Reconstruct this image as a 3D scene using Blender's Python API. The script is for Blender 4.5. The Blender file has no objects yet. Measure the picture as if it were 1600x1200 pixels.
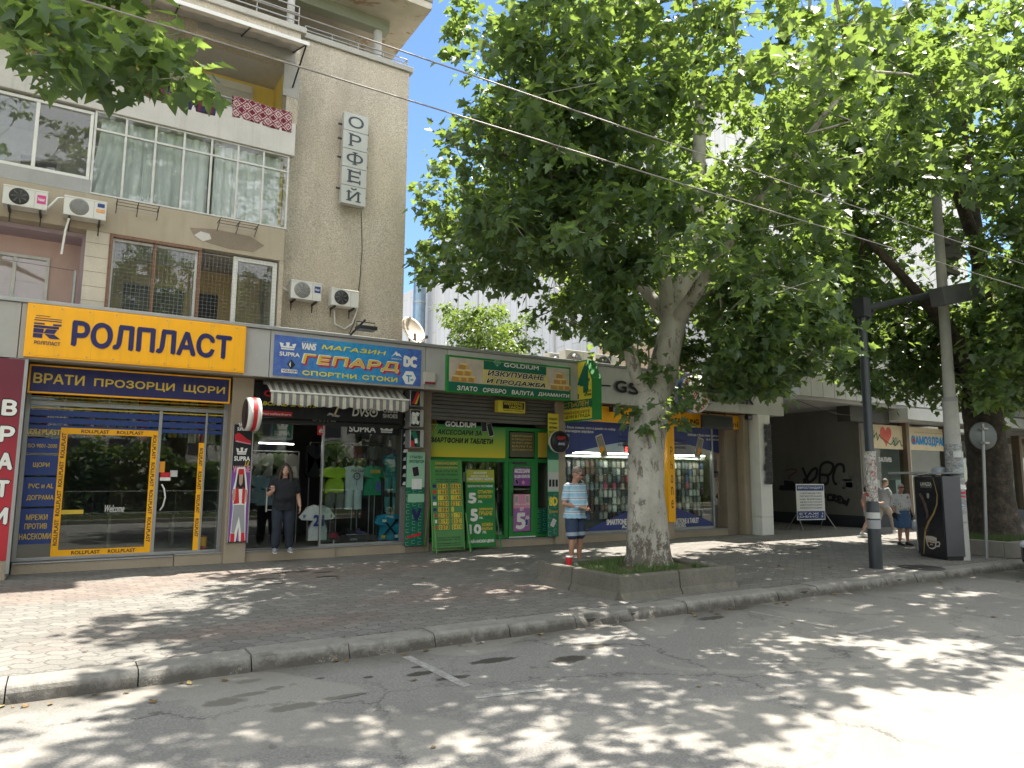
import bpy, bmesh, math, random
import numpy as np
from mathutils import Vector, Matrix, noise as mnoise
from mathutils.geometry import delaunay_2d_cdt

# ---------------------------------------------------------------- camera, light, exposure
scene = bpy.context.scene
COL = scene.collection
rad = math.radians
FPX, CX, CY = 1109.0, 800.0, 600.0            # focal length and centre of the 1600x1200 photograph
EYE = np.array([0.0, -14.8, 1.8])
def _unit(v): return v / np.linalg.norm(v)
_yv = _unit(np.array([103 - CX, -(737 - CY), -FPX]))
_xv = np.array([2592 - CX, -(754 - CY), -FPX]); _xv = _unit(_xv - _yv * np.dot(_xv, _yv))
ROT = np.array([_xv, _yv, np.cross(_xv, _yv)])
cam_d = bpy.data.cameras.new('camera'); cam = bpy.data.objects.new('camera', cam_d); COL.objects.link(cam)
cam_d.sensor_width = 36.0; cam_d.lens = FPX / 1600 * 36.0
cam_d.clip_start = 0.05; cam_d.clip_end = 2000
cam.matrix_world = Matrix([list(ROT[i]) + [EYE[i]] for i in range(3)] + [[0, 0, 0, 1]])
scene.camera = cam

SUN_EL, SUN_AZ = rad(63), rad(13)              # azimuth measured from +X (along the street) towards +Y (behind the shops)
world = bpy.data.worlds.new('World'); scene.world = world; world.use_nodes = True
wn = world.node_tree.nodes; wl = world.node_tree.links
bg = wn['Background']
sky = wn.new('ShaderNodeTexSky'); sky.sky_type = 'NISHITA'; sky.sun_disc = False
sky.sun_elevation = SUN_EL; sky.sun_rotation = rad(90) - SUN_AZ
sky.air_density = 1.0; sky.dust_density = 0.0; sky.ozone_density = 6.0
# blue sky above the shops, with clouds added out of view as fill light
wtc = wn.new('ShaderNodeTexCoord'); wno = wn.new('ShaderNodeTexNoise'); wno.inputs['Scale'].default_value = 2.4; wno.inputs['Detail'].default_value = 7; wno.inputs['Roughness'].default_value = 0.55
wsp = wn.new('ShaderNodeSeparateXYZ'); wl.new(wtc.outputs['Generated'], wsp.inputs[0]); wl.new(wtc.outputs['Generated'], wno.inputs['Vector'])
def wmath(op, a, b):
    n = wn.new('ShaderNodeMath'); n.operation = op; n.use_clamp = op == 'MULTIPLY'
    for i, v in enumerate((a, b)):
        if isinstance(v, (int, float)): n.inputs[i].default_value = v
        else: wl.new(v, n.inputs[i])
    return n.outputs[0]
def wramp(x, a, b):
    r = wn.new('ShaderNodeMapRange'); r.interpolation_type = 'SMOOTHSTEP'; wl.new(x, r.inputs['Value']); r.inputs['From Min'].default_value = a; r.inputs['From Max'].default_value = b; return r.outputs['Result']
fill_cloud = wmath('MULTIPLY', wmath('MULTIPLY', wramp(wno.outputs['Fac'], 0.36, 0.50), wramp(wmath('MULTIPLY_ADD', wsp.outputs['Y'], -1.0), 0.10, 0.45)), wramp(wsp.outputs['Z'], 0.05, 0.25))
wmx = wn.new('ShaderNodeMix'); wmx.data_type = 'RGBA'; wl.new(fill_cloud, wmx.inputs[0]); wl.new(sky.outputs[0], wmx.inputs[6]); wmx.inputs[7].default_value = (10.6, 10.8, 11.1, 1)
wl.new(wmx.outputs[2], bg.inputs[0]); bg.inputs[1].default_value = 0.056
sun_d = bpy.data.lights.new('sun', 'SUN'); sun_d.energy = 3.7; sun_d.angle = rad(0.55); sun_d.color = (1.0, 0.93, 0.82)
sun = bpy.data.objects.new('sun', sun_d); COL.objects.link(sun)
sd = Vector((math.cos(SUN_EL) * math.cos(SUN_AZ), math.cos(SUN_EL) * math.sin(SUN_AZ), math.sin(SUN_EL)))
sun.rotation_euler = sd.to_track_quat('Z', 'Y').to_euler()
sun.location = (20, 10, 40)
scene.view_settings.view_transform = 'Standard'; scene.view_settings.look = 'None'
scene.view_settings.gamma = 1.0; scene.view_settings.exposure = 2.13
scene.cycles.use_denoising = True
scene.cycles.max_bounces = 8; scene.cycles.diffuse_bounces = 4; scene.cycles.glossy_bounces = 3
scene.cycles.transparent_max_bounces = 12; scene.cycles.transmission_bounces = 4
scene.cycles.caustics_reflective = False; scene.cycles.caustics_refractive = False
scene.cycles.sample_clamp_indirect = 6.0

# ---------------------------------------------------------------- measuring: a point of the photograph on a plane of the place
def P(px, py, Y=0.0):
    v = ROT @ np.array([px - CX, -(py - CY), -FPX]); t = (Y - EYE[1]) / v[1]
    p = EYE + t * v; return float(p[0]), float(p[2])
def PX(px, py, X):
    v = ROT @ np.array([px - CX, -(py - CY), -FPX]); t = (X - EYE[0]) / v[0]
    p = EYE + t * v; return float(p[1]), float(p[2])
def PZ(px, py, Z=0.0):
    v = ROT @ np.array([px - CX, -(py - CY), -FPX]); t = (Z - EYE[2]) / v[2]
    p = EYE + t * v; return float(p[0]), float(p[1])
def RC(px0, py0, px1, py1, Y):
    x0, z1 = P(px0, py0, Y); x1, z0 = P(px1, py1, Y)
    return x0, x1, z0, z1

def S(r, g, b, k=1.0):                        # sRGB 0..255 -> linear reflectance
    f = lambda c: (c / 255 / 12.92 if c / 255 <= 0.04045 else ((c / 255 + 0.055) / 1.055) ** 2.4) * k
    return (f(r), f(g), f(b))

# ---------------------------------------------------------------- materials
MATS = {}
class NT:
    """small helper round a node tree"""
    def __init__(s, name):
        s.m = bpy.data.materials.new(name); s.m.use_nodes = True
        s.n = s.m.node_tree.nodes; s.l = s.m.node_tree.links
        s.b = s.n['Principled BSDF']; s.out = s.n['Material Output']
        s.tc = None
    def co(s, kind='Object'):
        if s.tc is None: s.tc = s.n.new('ShaderNodeTexCoord')
        return s.tc.outputs[kind]
    def node(s, t, **kw):
        n = s.n.new(t)
        for k, v in kw.items():
            if k in n.inputs.keys(): n.inputs[k].default_value = v
            else: setattr(n, k, v)
        return n
    def link(s, a, b): s.l.new(a, b)
    def noise(s, scale, detail=4, rough=0.6, vec=None, dist=0.0):
        n = s.node('ShaderNodeTexNoise'); n.inputs['Scale'].default_value = scale
        n.inputs['Detail'].default_value = detail; n.inputs['Roughness'].default_value = rough
        n.inputs['Distortion'].default_value = dist
        s.link(vec if vec is not None else s.co(), n.inputs['Vector']); return n.outputs['Fac']
    def ramp(s, fac, stops, interp='LINEAR'):
        r = s.n.new('ShaderNodeValToRGB'); r.color_ramp.interpolation = interp
        e = r.color_ramp.elements
        while len(e) < len(stops): e.new(0.5)
        for i, (p, c) in enumerate(stops):
            e[i].position = p; e[i].color = (*c, 1) if len(c) == 3 else c
        s.link(fac, r.inputs[0]); return r.outputs[0]
    def math(s, op, a, b=None, clamp=False):
        n = s.n.new('ShaderNodeMath'); n.operation = op; n.use_clamp = clamp
        for i, v in enumerate((a, b)):
            if v is None: continue
            if isinstance(v, (int, float)): n.inputs[i].default_value = v
            else: s.link(v, n.inputs[i])
        return n.outputs[0]
    def mix(s, fac, a, b, mode='MIX'):
        n = s.n.new('ShaderNodeMix'); n.data_type = 'RGBA'; n.blend_type = mode
        for sock, v in ((n.inputs[0], fac), (n.inputs[6], a), (n.inputs[7], b)):
            if isinstance(v, (int, float)): sock.default_value = v
            elif isinstance(v, tuple): sock.default_value = (*v, 1)
            else: s.link(v, sock)
        return n.outputs[2]
    def bump(s, h, strength=0.3, dist=0.01):
        n = s.n.new('ShaderNodeBump'); n.inputs['Strength'].default_value = strength
        n.inputs['Distance'].default_value = dist; s.link(h, n.inputs['Height'])
        s.link(n.outputs[0], s.b.inputs['Normal']); return n
    def col(s, v):
        if isinstance(v, tuple): s.b.inputs['Base Color'].default_value = (*v, 1)
        else: s.link(v, s.b.inputs['Base Color'])

def sc3(c, k): return tuple(min(1, max(0, x * k)) for x in c)

def mat(name, c, rough=0.6, metal=0.0, var=0.12, vs=3.0, bs=0.0, bscale=60.0, spec=0.5, fine=0.0):
    """plain surface with weathering: two scales of colour variation, roughness variation, optional bump"""
    if name in MATS: return MATS[name]
    t = NT(name)
    base = t.ramp(t.noise(vs, 5, 0.65), [(0.25, sc3(c, 1 - var)), (0.5, c), (0.75, sc3(c, 1 + var * 0.6))])
    if fine: base = t.mix(fine, base, t.ramp(t.noise(bscale, 2, 0.5), [(0.3, sc3(c, 0.45)), (0.7, sc3(c, 1.35))]))
    if name.startswith('sign_'):                     # sun-faded, dusty print with faint run-off
        mp = t.node('ShaderNodeMapping'); mp.inputs['Scale'].default_value = (7, 7, .5); t.link(t.co(), mp.inputs[0])
        base = t.mix(t.ramp(t.noise(1.0, 6, .75, mp.outputs[0]), [(.48, (0, 0, 0)), (.8, (.34, .34, .34))]), base, tuple(.5 * x + .06 for x in c))
    t.col(base)
    t.b.inputs['Roughness'].default_value = rough; t.b.inputs['Metallic'].default_value = metal
    t.b.inputs['Specular IOR Level'].default_value = spec
    if bs: t.bump(t.noise(bscale, 3, 0.6), bs, 0.01)
    MATS[name] = t.m; return t.m

def plain(name, c, rough=0.5, metal=0.0):
    if name in MATS: return MATS[name]
    return mat(name, c, rough, metal, var=0.05, vs=9.0)

def emit(name, c, k):
    if name in MATS: return MATS[name]
    t = NT(name); t.b.inputs['Base Color'].default_value = (*c, 1)
    t.b.inputs['Emission Color'].default_value = (*c, 1); t.b.inputs['Emission Strength'].default_value = k
    MATS[name] = t.m; return t.m

def glass(name, tint=(0.9, 0.95, 0.93), ior=1.52, rough=0.0, dirt=0.0):
    if name in MATS: return MATS[name]
    t = NT(name); t.n.remove(t.b)
    tr = t.n.new('ShaderNodeBsdfTransparent'); tr.inputs[0].default_value = (*tint, 1)
    gl = t.n.new('ShaderNodeBsdfGlossy'); gl.inputs['Roughness'].default_value = rough
    fr = t.n.new('ShaderNodeFresnel'); ge = t.n.new('ShaderNodeNewGeometry')
    t.link(t.math('ADD', ior, t.math('MULTIPLY', ge.outputs['Backfacing'], 1 / ior - ior)), fr.inputs[0])
    mx = t.n.new('ShaderNodeMixShader')
    t.link(fr.outputs[0], mx.inputs[0]); t.link(tr.outputs[0], mx.inputs[1]); t.link(gl.outputs[0], mx.inputs[2])
    last = mx.outputs[0]
    if dirt:
        df = t.n.new('ShaderNodeBsdfDiffuse'); df.inputs[0].default_value = (0.5, 0.5, 0.47, 1)
        m2 = t.n.new('ShaderNodeMixShader'); f = t.math('MULTIPLY', t.noise(2.5, 6, 0.7), dirt)
        t.link(f, m2.inputs[0]); t.link(last, m2.inputs[1]); t.link(df.outputs[0], m2.inputs[2]); last = m2.outputs[0]
    t.link(last, t.out.inputs[0]); MATS[name] = t.m; return t.m

# ---------------------------------------------------------------- mesh builder
TEXTS = {}
def text_mesh(body, shear=0.0):
    key = (body, shear)
    if key in TEXTS: return TEXTS[key]
    c = bpy.data.curves.new('lettering_curve', 'FONT'); c.body = body; c.shear = shear; c.resolution_u = 3; c.fill_mode = 'NONE'
    o = bpy.data.objects.new('lettering_curve', c); me = bpy.data.meshes.new_from_object(o)
    pts = [(v.co.x, v.co.y) for v in me.vertices]; nxt = {}
    for e in me.edges: a, b = e.vertices; nxt.setdefault(a, []).append(b); nxt.setdefault(b, []).append(a)
    bpy.data.objects.remove(o); bpy.data.curves.remove(c); bpy.data.meshes.remove(me)
    loops, seen = [], set()
    for a in range(len(pts)):
        if a in seen or a not in nxt: continue
        L = [a]; seen.add(a); b = min(nxt[a], key=lambda q: (abs(q - a), -q))
        b = a + 1 if a + 1 in nxt[a] else b
        while b not in seen:
            L.append(b); seen.add(b); q = [k for k in nxt[b] if k not in seen]
            if not q: break
            b = q[0]
        if len(L) > 2: loops.append(L)
    V, F = [], []                                  # fill by non-zero winding, glyph contours may overlap
    E = [(L[i], L[(i + 1) % len(L)]) for L in loops for i in range(len(L))]
    if E:
        ov, oe, of = delaunay_2d_cdt([Vector(p) for p in pts], E, [], 0, 1e-6)[:3]; V = [(v.x, v.y) for v in ov]
        A = np.array([pts[a] for a, b in E]); B = np.array([pts[b] for a, b in E])
        for f in of:
            if len(f) < 3: continue
            x = sum(V[k][0] for k in f) / len(f); y = sum(V[k][1] for k in f) / len(f)
            up = (A[:, 1] <= y) & (B[:, 1] > y); dn = (A[:, 1] > y) & (B[:, 1] <= y)
            cr = (B[:, 0] - A[:, 0]) * (y - A[:, 1]) - (x - A[:, 0]) * (B[:, 1] - A[:, 1])
            if int(np.sum(up & (cr > 0))) - int(np.sum(dn & (cr < 0))) != 0:
                a2 = sum(V[f[i]][0] * V[f[(i + 1) % len(f)]][1] - V[f[(i + 1) % len(f)]][0] * V[f[i]][1] for i in range(len(f)))
                F.append(tuple(f) if a2 > 0 else tuple(f[::-1]))
        used = sorted({k for f in F for k in f}); mp_ = {k: i for i, k in enumerate(used)}; V = [V[k] for k in used]; F = [tuple(mp_[k] for k in f) for f in F]
    if V:
        x0 = min(v[0] for v in V); x1 = max(v[0] for v in V); y0 = min(v[1] for v in V); y1 = max(v[1] for v in V)
        V = [((x - x0) / max(x1 - x0, 1e-6), (y - y0) / max(y1 - y0, 1e-6)) for x, y in V]
    TEXTS[key] = (V, F); return V, F

class MB:
    def __init__(s): s.V = []; s.F = []; s.I = []; s.S = []; s.mats = []; s.xf = None
    def mi(s, m):
        if m not in s.mats: s.mats.append(m)
        return s.mats.index(m)
    def add(s, verts, faces, m, smooth=False):
        if s.xf is not None: verts = [tuple(s.xf @ Vector(v)) for v in verts]
        o = len(s.V); s.V.extend(tuple(map(float, v)) for v in verts); k = s.mi(m)
        for f in faces: s.F.append(tuple(o + i for i in f)); s.I.append(k); s.S.append(smooth)
        return s
    def box(s, x0, x1, y0, y1, z0, z1, m):
        if x0 > x1: x0, x1 = x1, x0
        if y0 > y1: y0, y1 = y1, y0
        if z0 > z1: z0, z1 = z1, z0
        v = [(x0, y0, z0), (x1, y0, z0), (x1, y1, z0), (x0, y1, z0), (x0, y0, z1), (x1, y0, z1), (x1, y1, z1), (x0, y1, z1)]
        return s.add(v, [(0, 3, 2, 1), (4, 5, 6, 7), (0, 1, 5, 4), (1, 2, 6, 5), (2, 3, 7, 6), (3, 0, 4, 7)], m)
    def quad(s, pts, m): return s.add(pts, [tuple(range(len(pts)))], m)
    def prism(s, poly, y0, y1, m, smooth=False):           # polygon in (x, z), extruded along Y
        n = len(poly); a = sum(poly[i][0] * poly[(i + 1) % n][1] - poly[(i + 1) % n][0] * poly[i][1] for i in range(n))
        if a < 0: poly = poly[::-1]
        v = [(x, y0, z) for x, z in poly] + [(x, y1, z) for x, z in poly]
        s.add(v, [tuple(range(n)), tuple(range(2 * n - 1, n - 1, -1))], m)
        return s.add(v, [(i + n, (i + 1) % n + n, (i + 1) % n, i) for i in range(n)], m, smooth)
    def prism_z(s, poly, z0, z1, m):                        # polygon in (x, y), extruded up
        n = len(poly); a = sum(poly[i][0] * poly[(i + 1) % n][1] - poly[(i + 1) % n][0] * poly[i][1] for i in range(n))
        if a < 0: poly = poly[::-1]
        v = [(x, y, z0) for x, y in poly] + [(x, y, z1) for x, y in poly]
        return s.add(v, [tuple(range(n - 1, -1, -1)), tuple(range(n, 2 * n))] + [(i, (i + 1) % n, (i + 1) % n + n, i + n) for i in range(n)], m)
    def prism_x(s, poly, x0, x1, m):                        # polygon in (y, z), extruded along X
        n = len(poly); a = sum(poly[i][0] * poly[(i + 1) % n][1] - poly[(i + 1) % n][0] * poly[i][1] for i in range(n))
        if a < 0: poly = poly[::-1]
        v = [(x0, y, z) for y, z in poly] + [(x1, y, z) for y, z in poly]
        return s.add(v, [tuple(range(n - 1, -1, -1)), tuple(range(n, 2 * n))] + [(i, (i + 1) % n, (i + 1) % n + n, i + n) for i in range(n)], m)
    def tube(s, pts, r, m, n=8, cap=True, smooth=True):
        pts = [Vector(p) for p in pts]; k = len(pts)
        rs = r if isinstance(r, (list, tuple)) else [r] * k
        V = []; up = None
        for i, p in enumerate(pts):
            d = (pts[min(i + 1, k - 1)] - pts[max(i - 1, 0)]); d = d.normalized() if d.length > 1e-9 else Vector((0, 0, 1))
            if up is None: up = d.orthogonal().normalized()
            up = (up - d * up.dot(d)); up = up.normalized() if up.length > 1e-6 else d.orthogonal().normalized()
            w = d.cross(up)
            for j in range(n):
                a = 2 * math.pi * j / n; V.append(p + (up * math.cos(a) + w * math.sin(a)) * rs[i])
        F = [(i * n + j, i * n + (j + 1) % n, (i + 1) * n + (j + 1) % n, (i + 1) * n + j) for i in range(k - 1) for j in range(n)]
        s.add(V, F, m, smooth)
        if cap: s.add(V, [tuple(range(n - 1, -1, -1)), tuple((k - 1) * n + j for j in range(n))], m)
        return s
    def lathe(s, prof, c, m, n=20, axis='z', smooth=True, close=True):
        V = []
        for r, h in prof:
            for j in range(n):
                a = 2 * math.pi * j / n; x, y = r * math.cos(a), r * math.sin(a)
                V.append((c[0] + x, c[1] + y, c[2] + h) if axis == 'z' else ((c[0] + x, c[1] + h, c[2] + y) if axis == 'y' else (c[0] + h, c[1] + x, c[2] + y)))
        k = len(prof); flip = axis == 'y'
        F = [(i * n + j, i * n + (j + 1) % n, (i + 1) * n + (j + 1) % n, (i + 1) * n + j) for i in range(k - 1) for j in range(n)]
        caps = [tuple(range(n - 1, -1, -1)), tuple((k - 1) * n + j for j in range(n))] if close else []
        if flip: F = [f[::-1] for f in F]; caps = [f[::-1] for f in caps]
        s.add(V, F, m, smooth)
        if caps: s.add(V, caps, m)
        return s
    def ball(s, c, r, m, n=12, k=8):
        rx, ry, rz = r if isinstance(r, (tuple, list)) else (r, r, r)
        V = [(c[0], c[1], c[2] - rz)]
        for i in range(1, k):
            b = -math.pi / 2 + math.pi * i / k
            for j in range(n):
                a = 2 * math.pi * j / n; V.append((c[0] + rx * math.cos(b) * math.cos(a), c[1] + ry * math.cos(b) * math.sin(a), c[2] + rz * math.sin(b)))
        V.append((c[0], c[1], c[2] + rz)); t = len(V) - 1
        F = [(0, 1 + (j + 1) % n, 1 + j) for j in range(n)]
        for i in range(k - 2):
            F += [(1 + i * n + j, 1 + i * n + (j + 1) % n, 1 + (i + 1) * n + (j + 1) % n, 1 + (i + 1) * n + j) for j in range(n)]
        F += [(t, 1 + (k - 2) * n + j, 1 + (k - 2) * n + (j + 1) % n) for j in range(n)]
        return s.add(V, F, m, True)
    def text(s, body, rect, Y, m, bold=0.0, shear=0.0, rot=0, thick=0.0, face=-1):
        """lettering filling rect = (x0, x1, z0, z1) on the plane Y; bold thickens the strokes by shifted copies; rot 90 reads upwards"""
        V, F = text_mesh(body, shear); x0, x1, z0, z1 = rect
        r = bold * (z1 - z0 if not rot else x1 - x0)
        offs = [(0, 0)] if not bold else [(r * math.cos(a), r * math.sin(a)) for a in (0.4, 1.97, 3.54, 5.11)] + [(0, 0)]
        for k, (dx, dz) in enumerate(offs):
            y = Y + face * 0.0006 * (k + 1)
            if not rot: pts = [(x0 + r + u * (x1 - x0 - 2 * r) + dx, y, z0 + r + v * (z1 - z0 - 2 * r) + dz) for u, v in V]
            elif rot == 90: pts = [(x1 - r - v * (x1 - x0 - 2 * r) + dx, y, z0 + r + u * (z1 - z0 - 2 * r) + dz) for u, v in V]
            else: pts = [(x0 + r + v * (x1 - x0 - 2 * r) + dx, y, z1 - r - u * (z1 - z0 - 2 * r) + dz) for u, v in V]
            s.add(pts, F, m)
        return s
    def build(s, name, parent=None, origin=None, bevel=0.0, weld=False):
        o0 = Vector(origin) if origin is not None else (ORG[parent.name] if parent is not None else Vector((0, 0, 0)))
        me = bpy.data.meshes.new(name)
        me.from_pydata([(v[0] - o0.x, v[1] - o0.y, v[2] - o0.z) for v in s.V], [], s.F)
        for m in s.mats: me.materials.append(m)
        me.polygons.foreach_set('material_index', s.I); me.polygons.foreach_set('use_smooth', s.S)
        me.update()
        o = bpy.data.objects.new(name, me); COL.objects.link(o)
        if parent is not None: o.parent = parent
        else: o.location = o0
        ORG[o.name] = o0
        if bevel:
            b = o.modifiers.new('bevel', 'BEVEL'); b.width = bevel; b.segments = 2; b.limit_method = 'ANGLE'; b.angle_limit = rad(50)
        return o
ORG = {}
def thing(name, label, cat, loc=(0, 0, 0), group=None):
    o = bpy.data.objects.new(name, None); COL.objects.link(o); o.location = loc; o.empty_display_size = 0.1
    ORG[o.name] = Vector(loc); o['label'] = label; o['category'] = cat
    if group: o['group'] = group
    return o
def tag(o, label=None, cat=None, group=None, kind=None):
    for k, v in (('label', label), ('category', cat), ('group', group), ('kind', kind)):
        if v: o[k] = v
    return o
def dup(root, d, label=None, rotz=None):
    """copy a thing with copies of its parts and sub-parts, moved by d"""
    def cp(o, par):
        c = o.copy(); COL.objects.link(c); ORG[c.name] = ORG[o.name] + Vector(d)
        if par is not None: c.parent = par
        for ch in o.children: cp(ch, c)
        return c
    r = cp(root, None); r.location = Vector(root.location) + Vector(d)
    if label: r['label'] = label
    if rotz is not None: r.rotation_euler.z = rotz
    return r
def circ(cx, cz, r, n=24, sx=1.0): return [(cx + r * sx * math.cos(2 * math.pi * i / n), cz + r * math.sin(2 * math.pi * i / n)) for i in range(n)]
# ---------------------------------------------------------------- surface materials of the setting
def stains(t, spots, vec, col, dark, edge=0.25, wob=0.35):
    """irregular patches: spots = (x, y, rx, ry) on the ground"""
    sep = t.n.new('ShaderNodeSeparateXYZ'); t.link(vec, sep.inputs[0])
    w = t.noise(7.0, 4, 0.7, vec)
    best = None
    for x, y, rx, ry in spots:
        a = t.math('DIVIDE', t.math('SUBTRACT', sep.outputs[0], x), rx); b = t.math('DIVIDE', t.math('SUBTRACT', sep.outputs[1], y), ry)
        d = t.math('SQRT', t.math('ADD', t.math('MULTIPLY', a, a), t.math('MULTIPLY', b, b)))
        best = d if best is None else t.math('MINIMUM', best, d)
    d = t.math('ADD', best, t.math('MULTIPLY', t.math('SUBTRACT', w, 0.5), wob * 4))
    f = t.ramp(d, [(0.75, (1, 1, 1)), (0.75 + edge, (0, 0, 0))])
    return t.mix(f, col, dark)

def m_asphalt():
    t = NT('asphalt_grey'); v = t.co()
    c = t.ramp(t.noise(0.35, 6, 0.7, v), [(0.3, (0.19, 0.182, 0.168)), (0.7, (0.258, 0.247, 0.228))])
    c = t.mix(0.55, c, t.ramp(t.noise(55, 2, 0.6, v), [(0.25, (0.08, 0.08, 0.08)), (0.5, (0.225, 0.216, 0.2)), (0.78, (0.41, 0.395, 0.365))]))
    # wheel-worn lighter lanes along the street, oil spots, thin cracks
    c = t.mix(t.math('MULTIPLY', t.noise(1.3, 5, 0.75, v), 0.35), c, (0.12, 0.118, 0.115))
    vo = t.node('ShaderNodeTexVoronoi'); vo.feature = 'DISTANCE_TO_EDGE'; vo.inputs['Scale'].default_value = 0.33
    mp = t.node('ShaderNodeVectorMath'); mp.operation = 'ADD'
    nz = t.node('ShaderNodeTexNoise'); nz.inputs['Scale'].default_value = 1.6; nz.inputs['Detail'].default_value = 7; nz.inputs['Roughness'].default_value = 0.7
    t.link(v, nz.inputs['Vector']); t.link(v, mp.inputs[0]); t.link(nz.outputs['Color'], mp.inputs[1]); t.link(mp.outputs[0], vo.inputs['Vector'])
    crack = t.ramp(vo.outputs['Distance'], [(0.0, (1, 1, 1)), (0.009, (0, 0, 0))])
    gate = t.ramp(t.noise(0.25, 2, 0.5, v), [(0.44, (0, 0, 0)), (0.52, (0.8, 0.8, 0.8))])
    c = t.mix(t.math('MULTIPLY', crack, gate), c, (0.045, 0.045, 0.045))
    spots = [(PZ(px, py, -.15)) + (rx, ry) for px, py, rx, ry in ((352, 1097, .2, .12), (462, 1104, .25, .1), (395, 1084, .17, .06), (388, 1064, .14, .07), (660, 1052, .2, .08), (708, 1059, .2, .07), (655, 1042, .1, .05), (890, 1030, .26, .13), (770, 1032, .3, .1), (1150, 950, .3, .15), (930, 1010, .2, .12), (540, 1088, .25, .06), (430, 1075, .1, .06), (500, 1060, .06, .04), (575, 1058, .06, .04), (1110, 966, .3, .1))]
    c = stains(t, spots, v, c, (0.055, 0.05, 0.043), 0.3)
    sp = t.n.new('ShaderNodeSeparateXYZ'); t.link(v, sp.inputs[0])          # gutter dirt along the kerb, scattered drips
    gut = t.ramp(t.math('ADD', sp.outputs[1], t.math('MULTIPLY', t.noise(1.2, 6, .75, v), .9)), [(0, (0, 0, 0)), (1, (0, 0, 0))]); gut = t.math('MULTIPLY', t.math('SUBTRACT', t.math('ADD', sp.outputs[1], t.math('MULTIPLY', t.noise(1.4, 6, .8, v), .8)), -7.35), 2.2, True)
    c = t.mix(t.math('MULTIPLY', gut, .7), c, (.075, .066, .052))
    c = t.mix(t.ramp(t.noise(4.5, 2, .5, v), [(.70, (0, 0, 0)), (.73, (.6, .6, .6))]), c, (.085, .078, .066))
    c = t.mix(t.ramp(t.noise(.55, 3, .5, v, .8), [(.52, (0, 0, 0)), (.55, (.34, .34, .34))]), c, (.33, .31, .27))
    lane = t.math('MULTIPLY', t.math('PINGPONG', t.math('ADD', sp.outputs[1], t.math('MULTIPLY', t.noise(.5, 3, .5, v), .4)), 1.0), t.noise(.9, 5, .7, v)); c = t.mix(t.math('MULTIPLY', lane, .42), c, (.13, .126, .118))
    t.col(c); t.b.inputs['Roughness'].default_value = 0.88; t.b.inputs['Specular IOR Level'].default_value = 0.25
    t.bump(t.noise(70, 3, 0.7, v), 0.35, 0.012); return t.m

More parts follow.
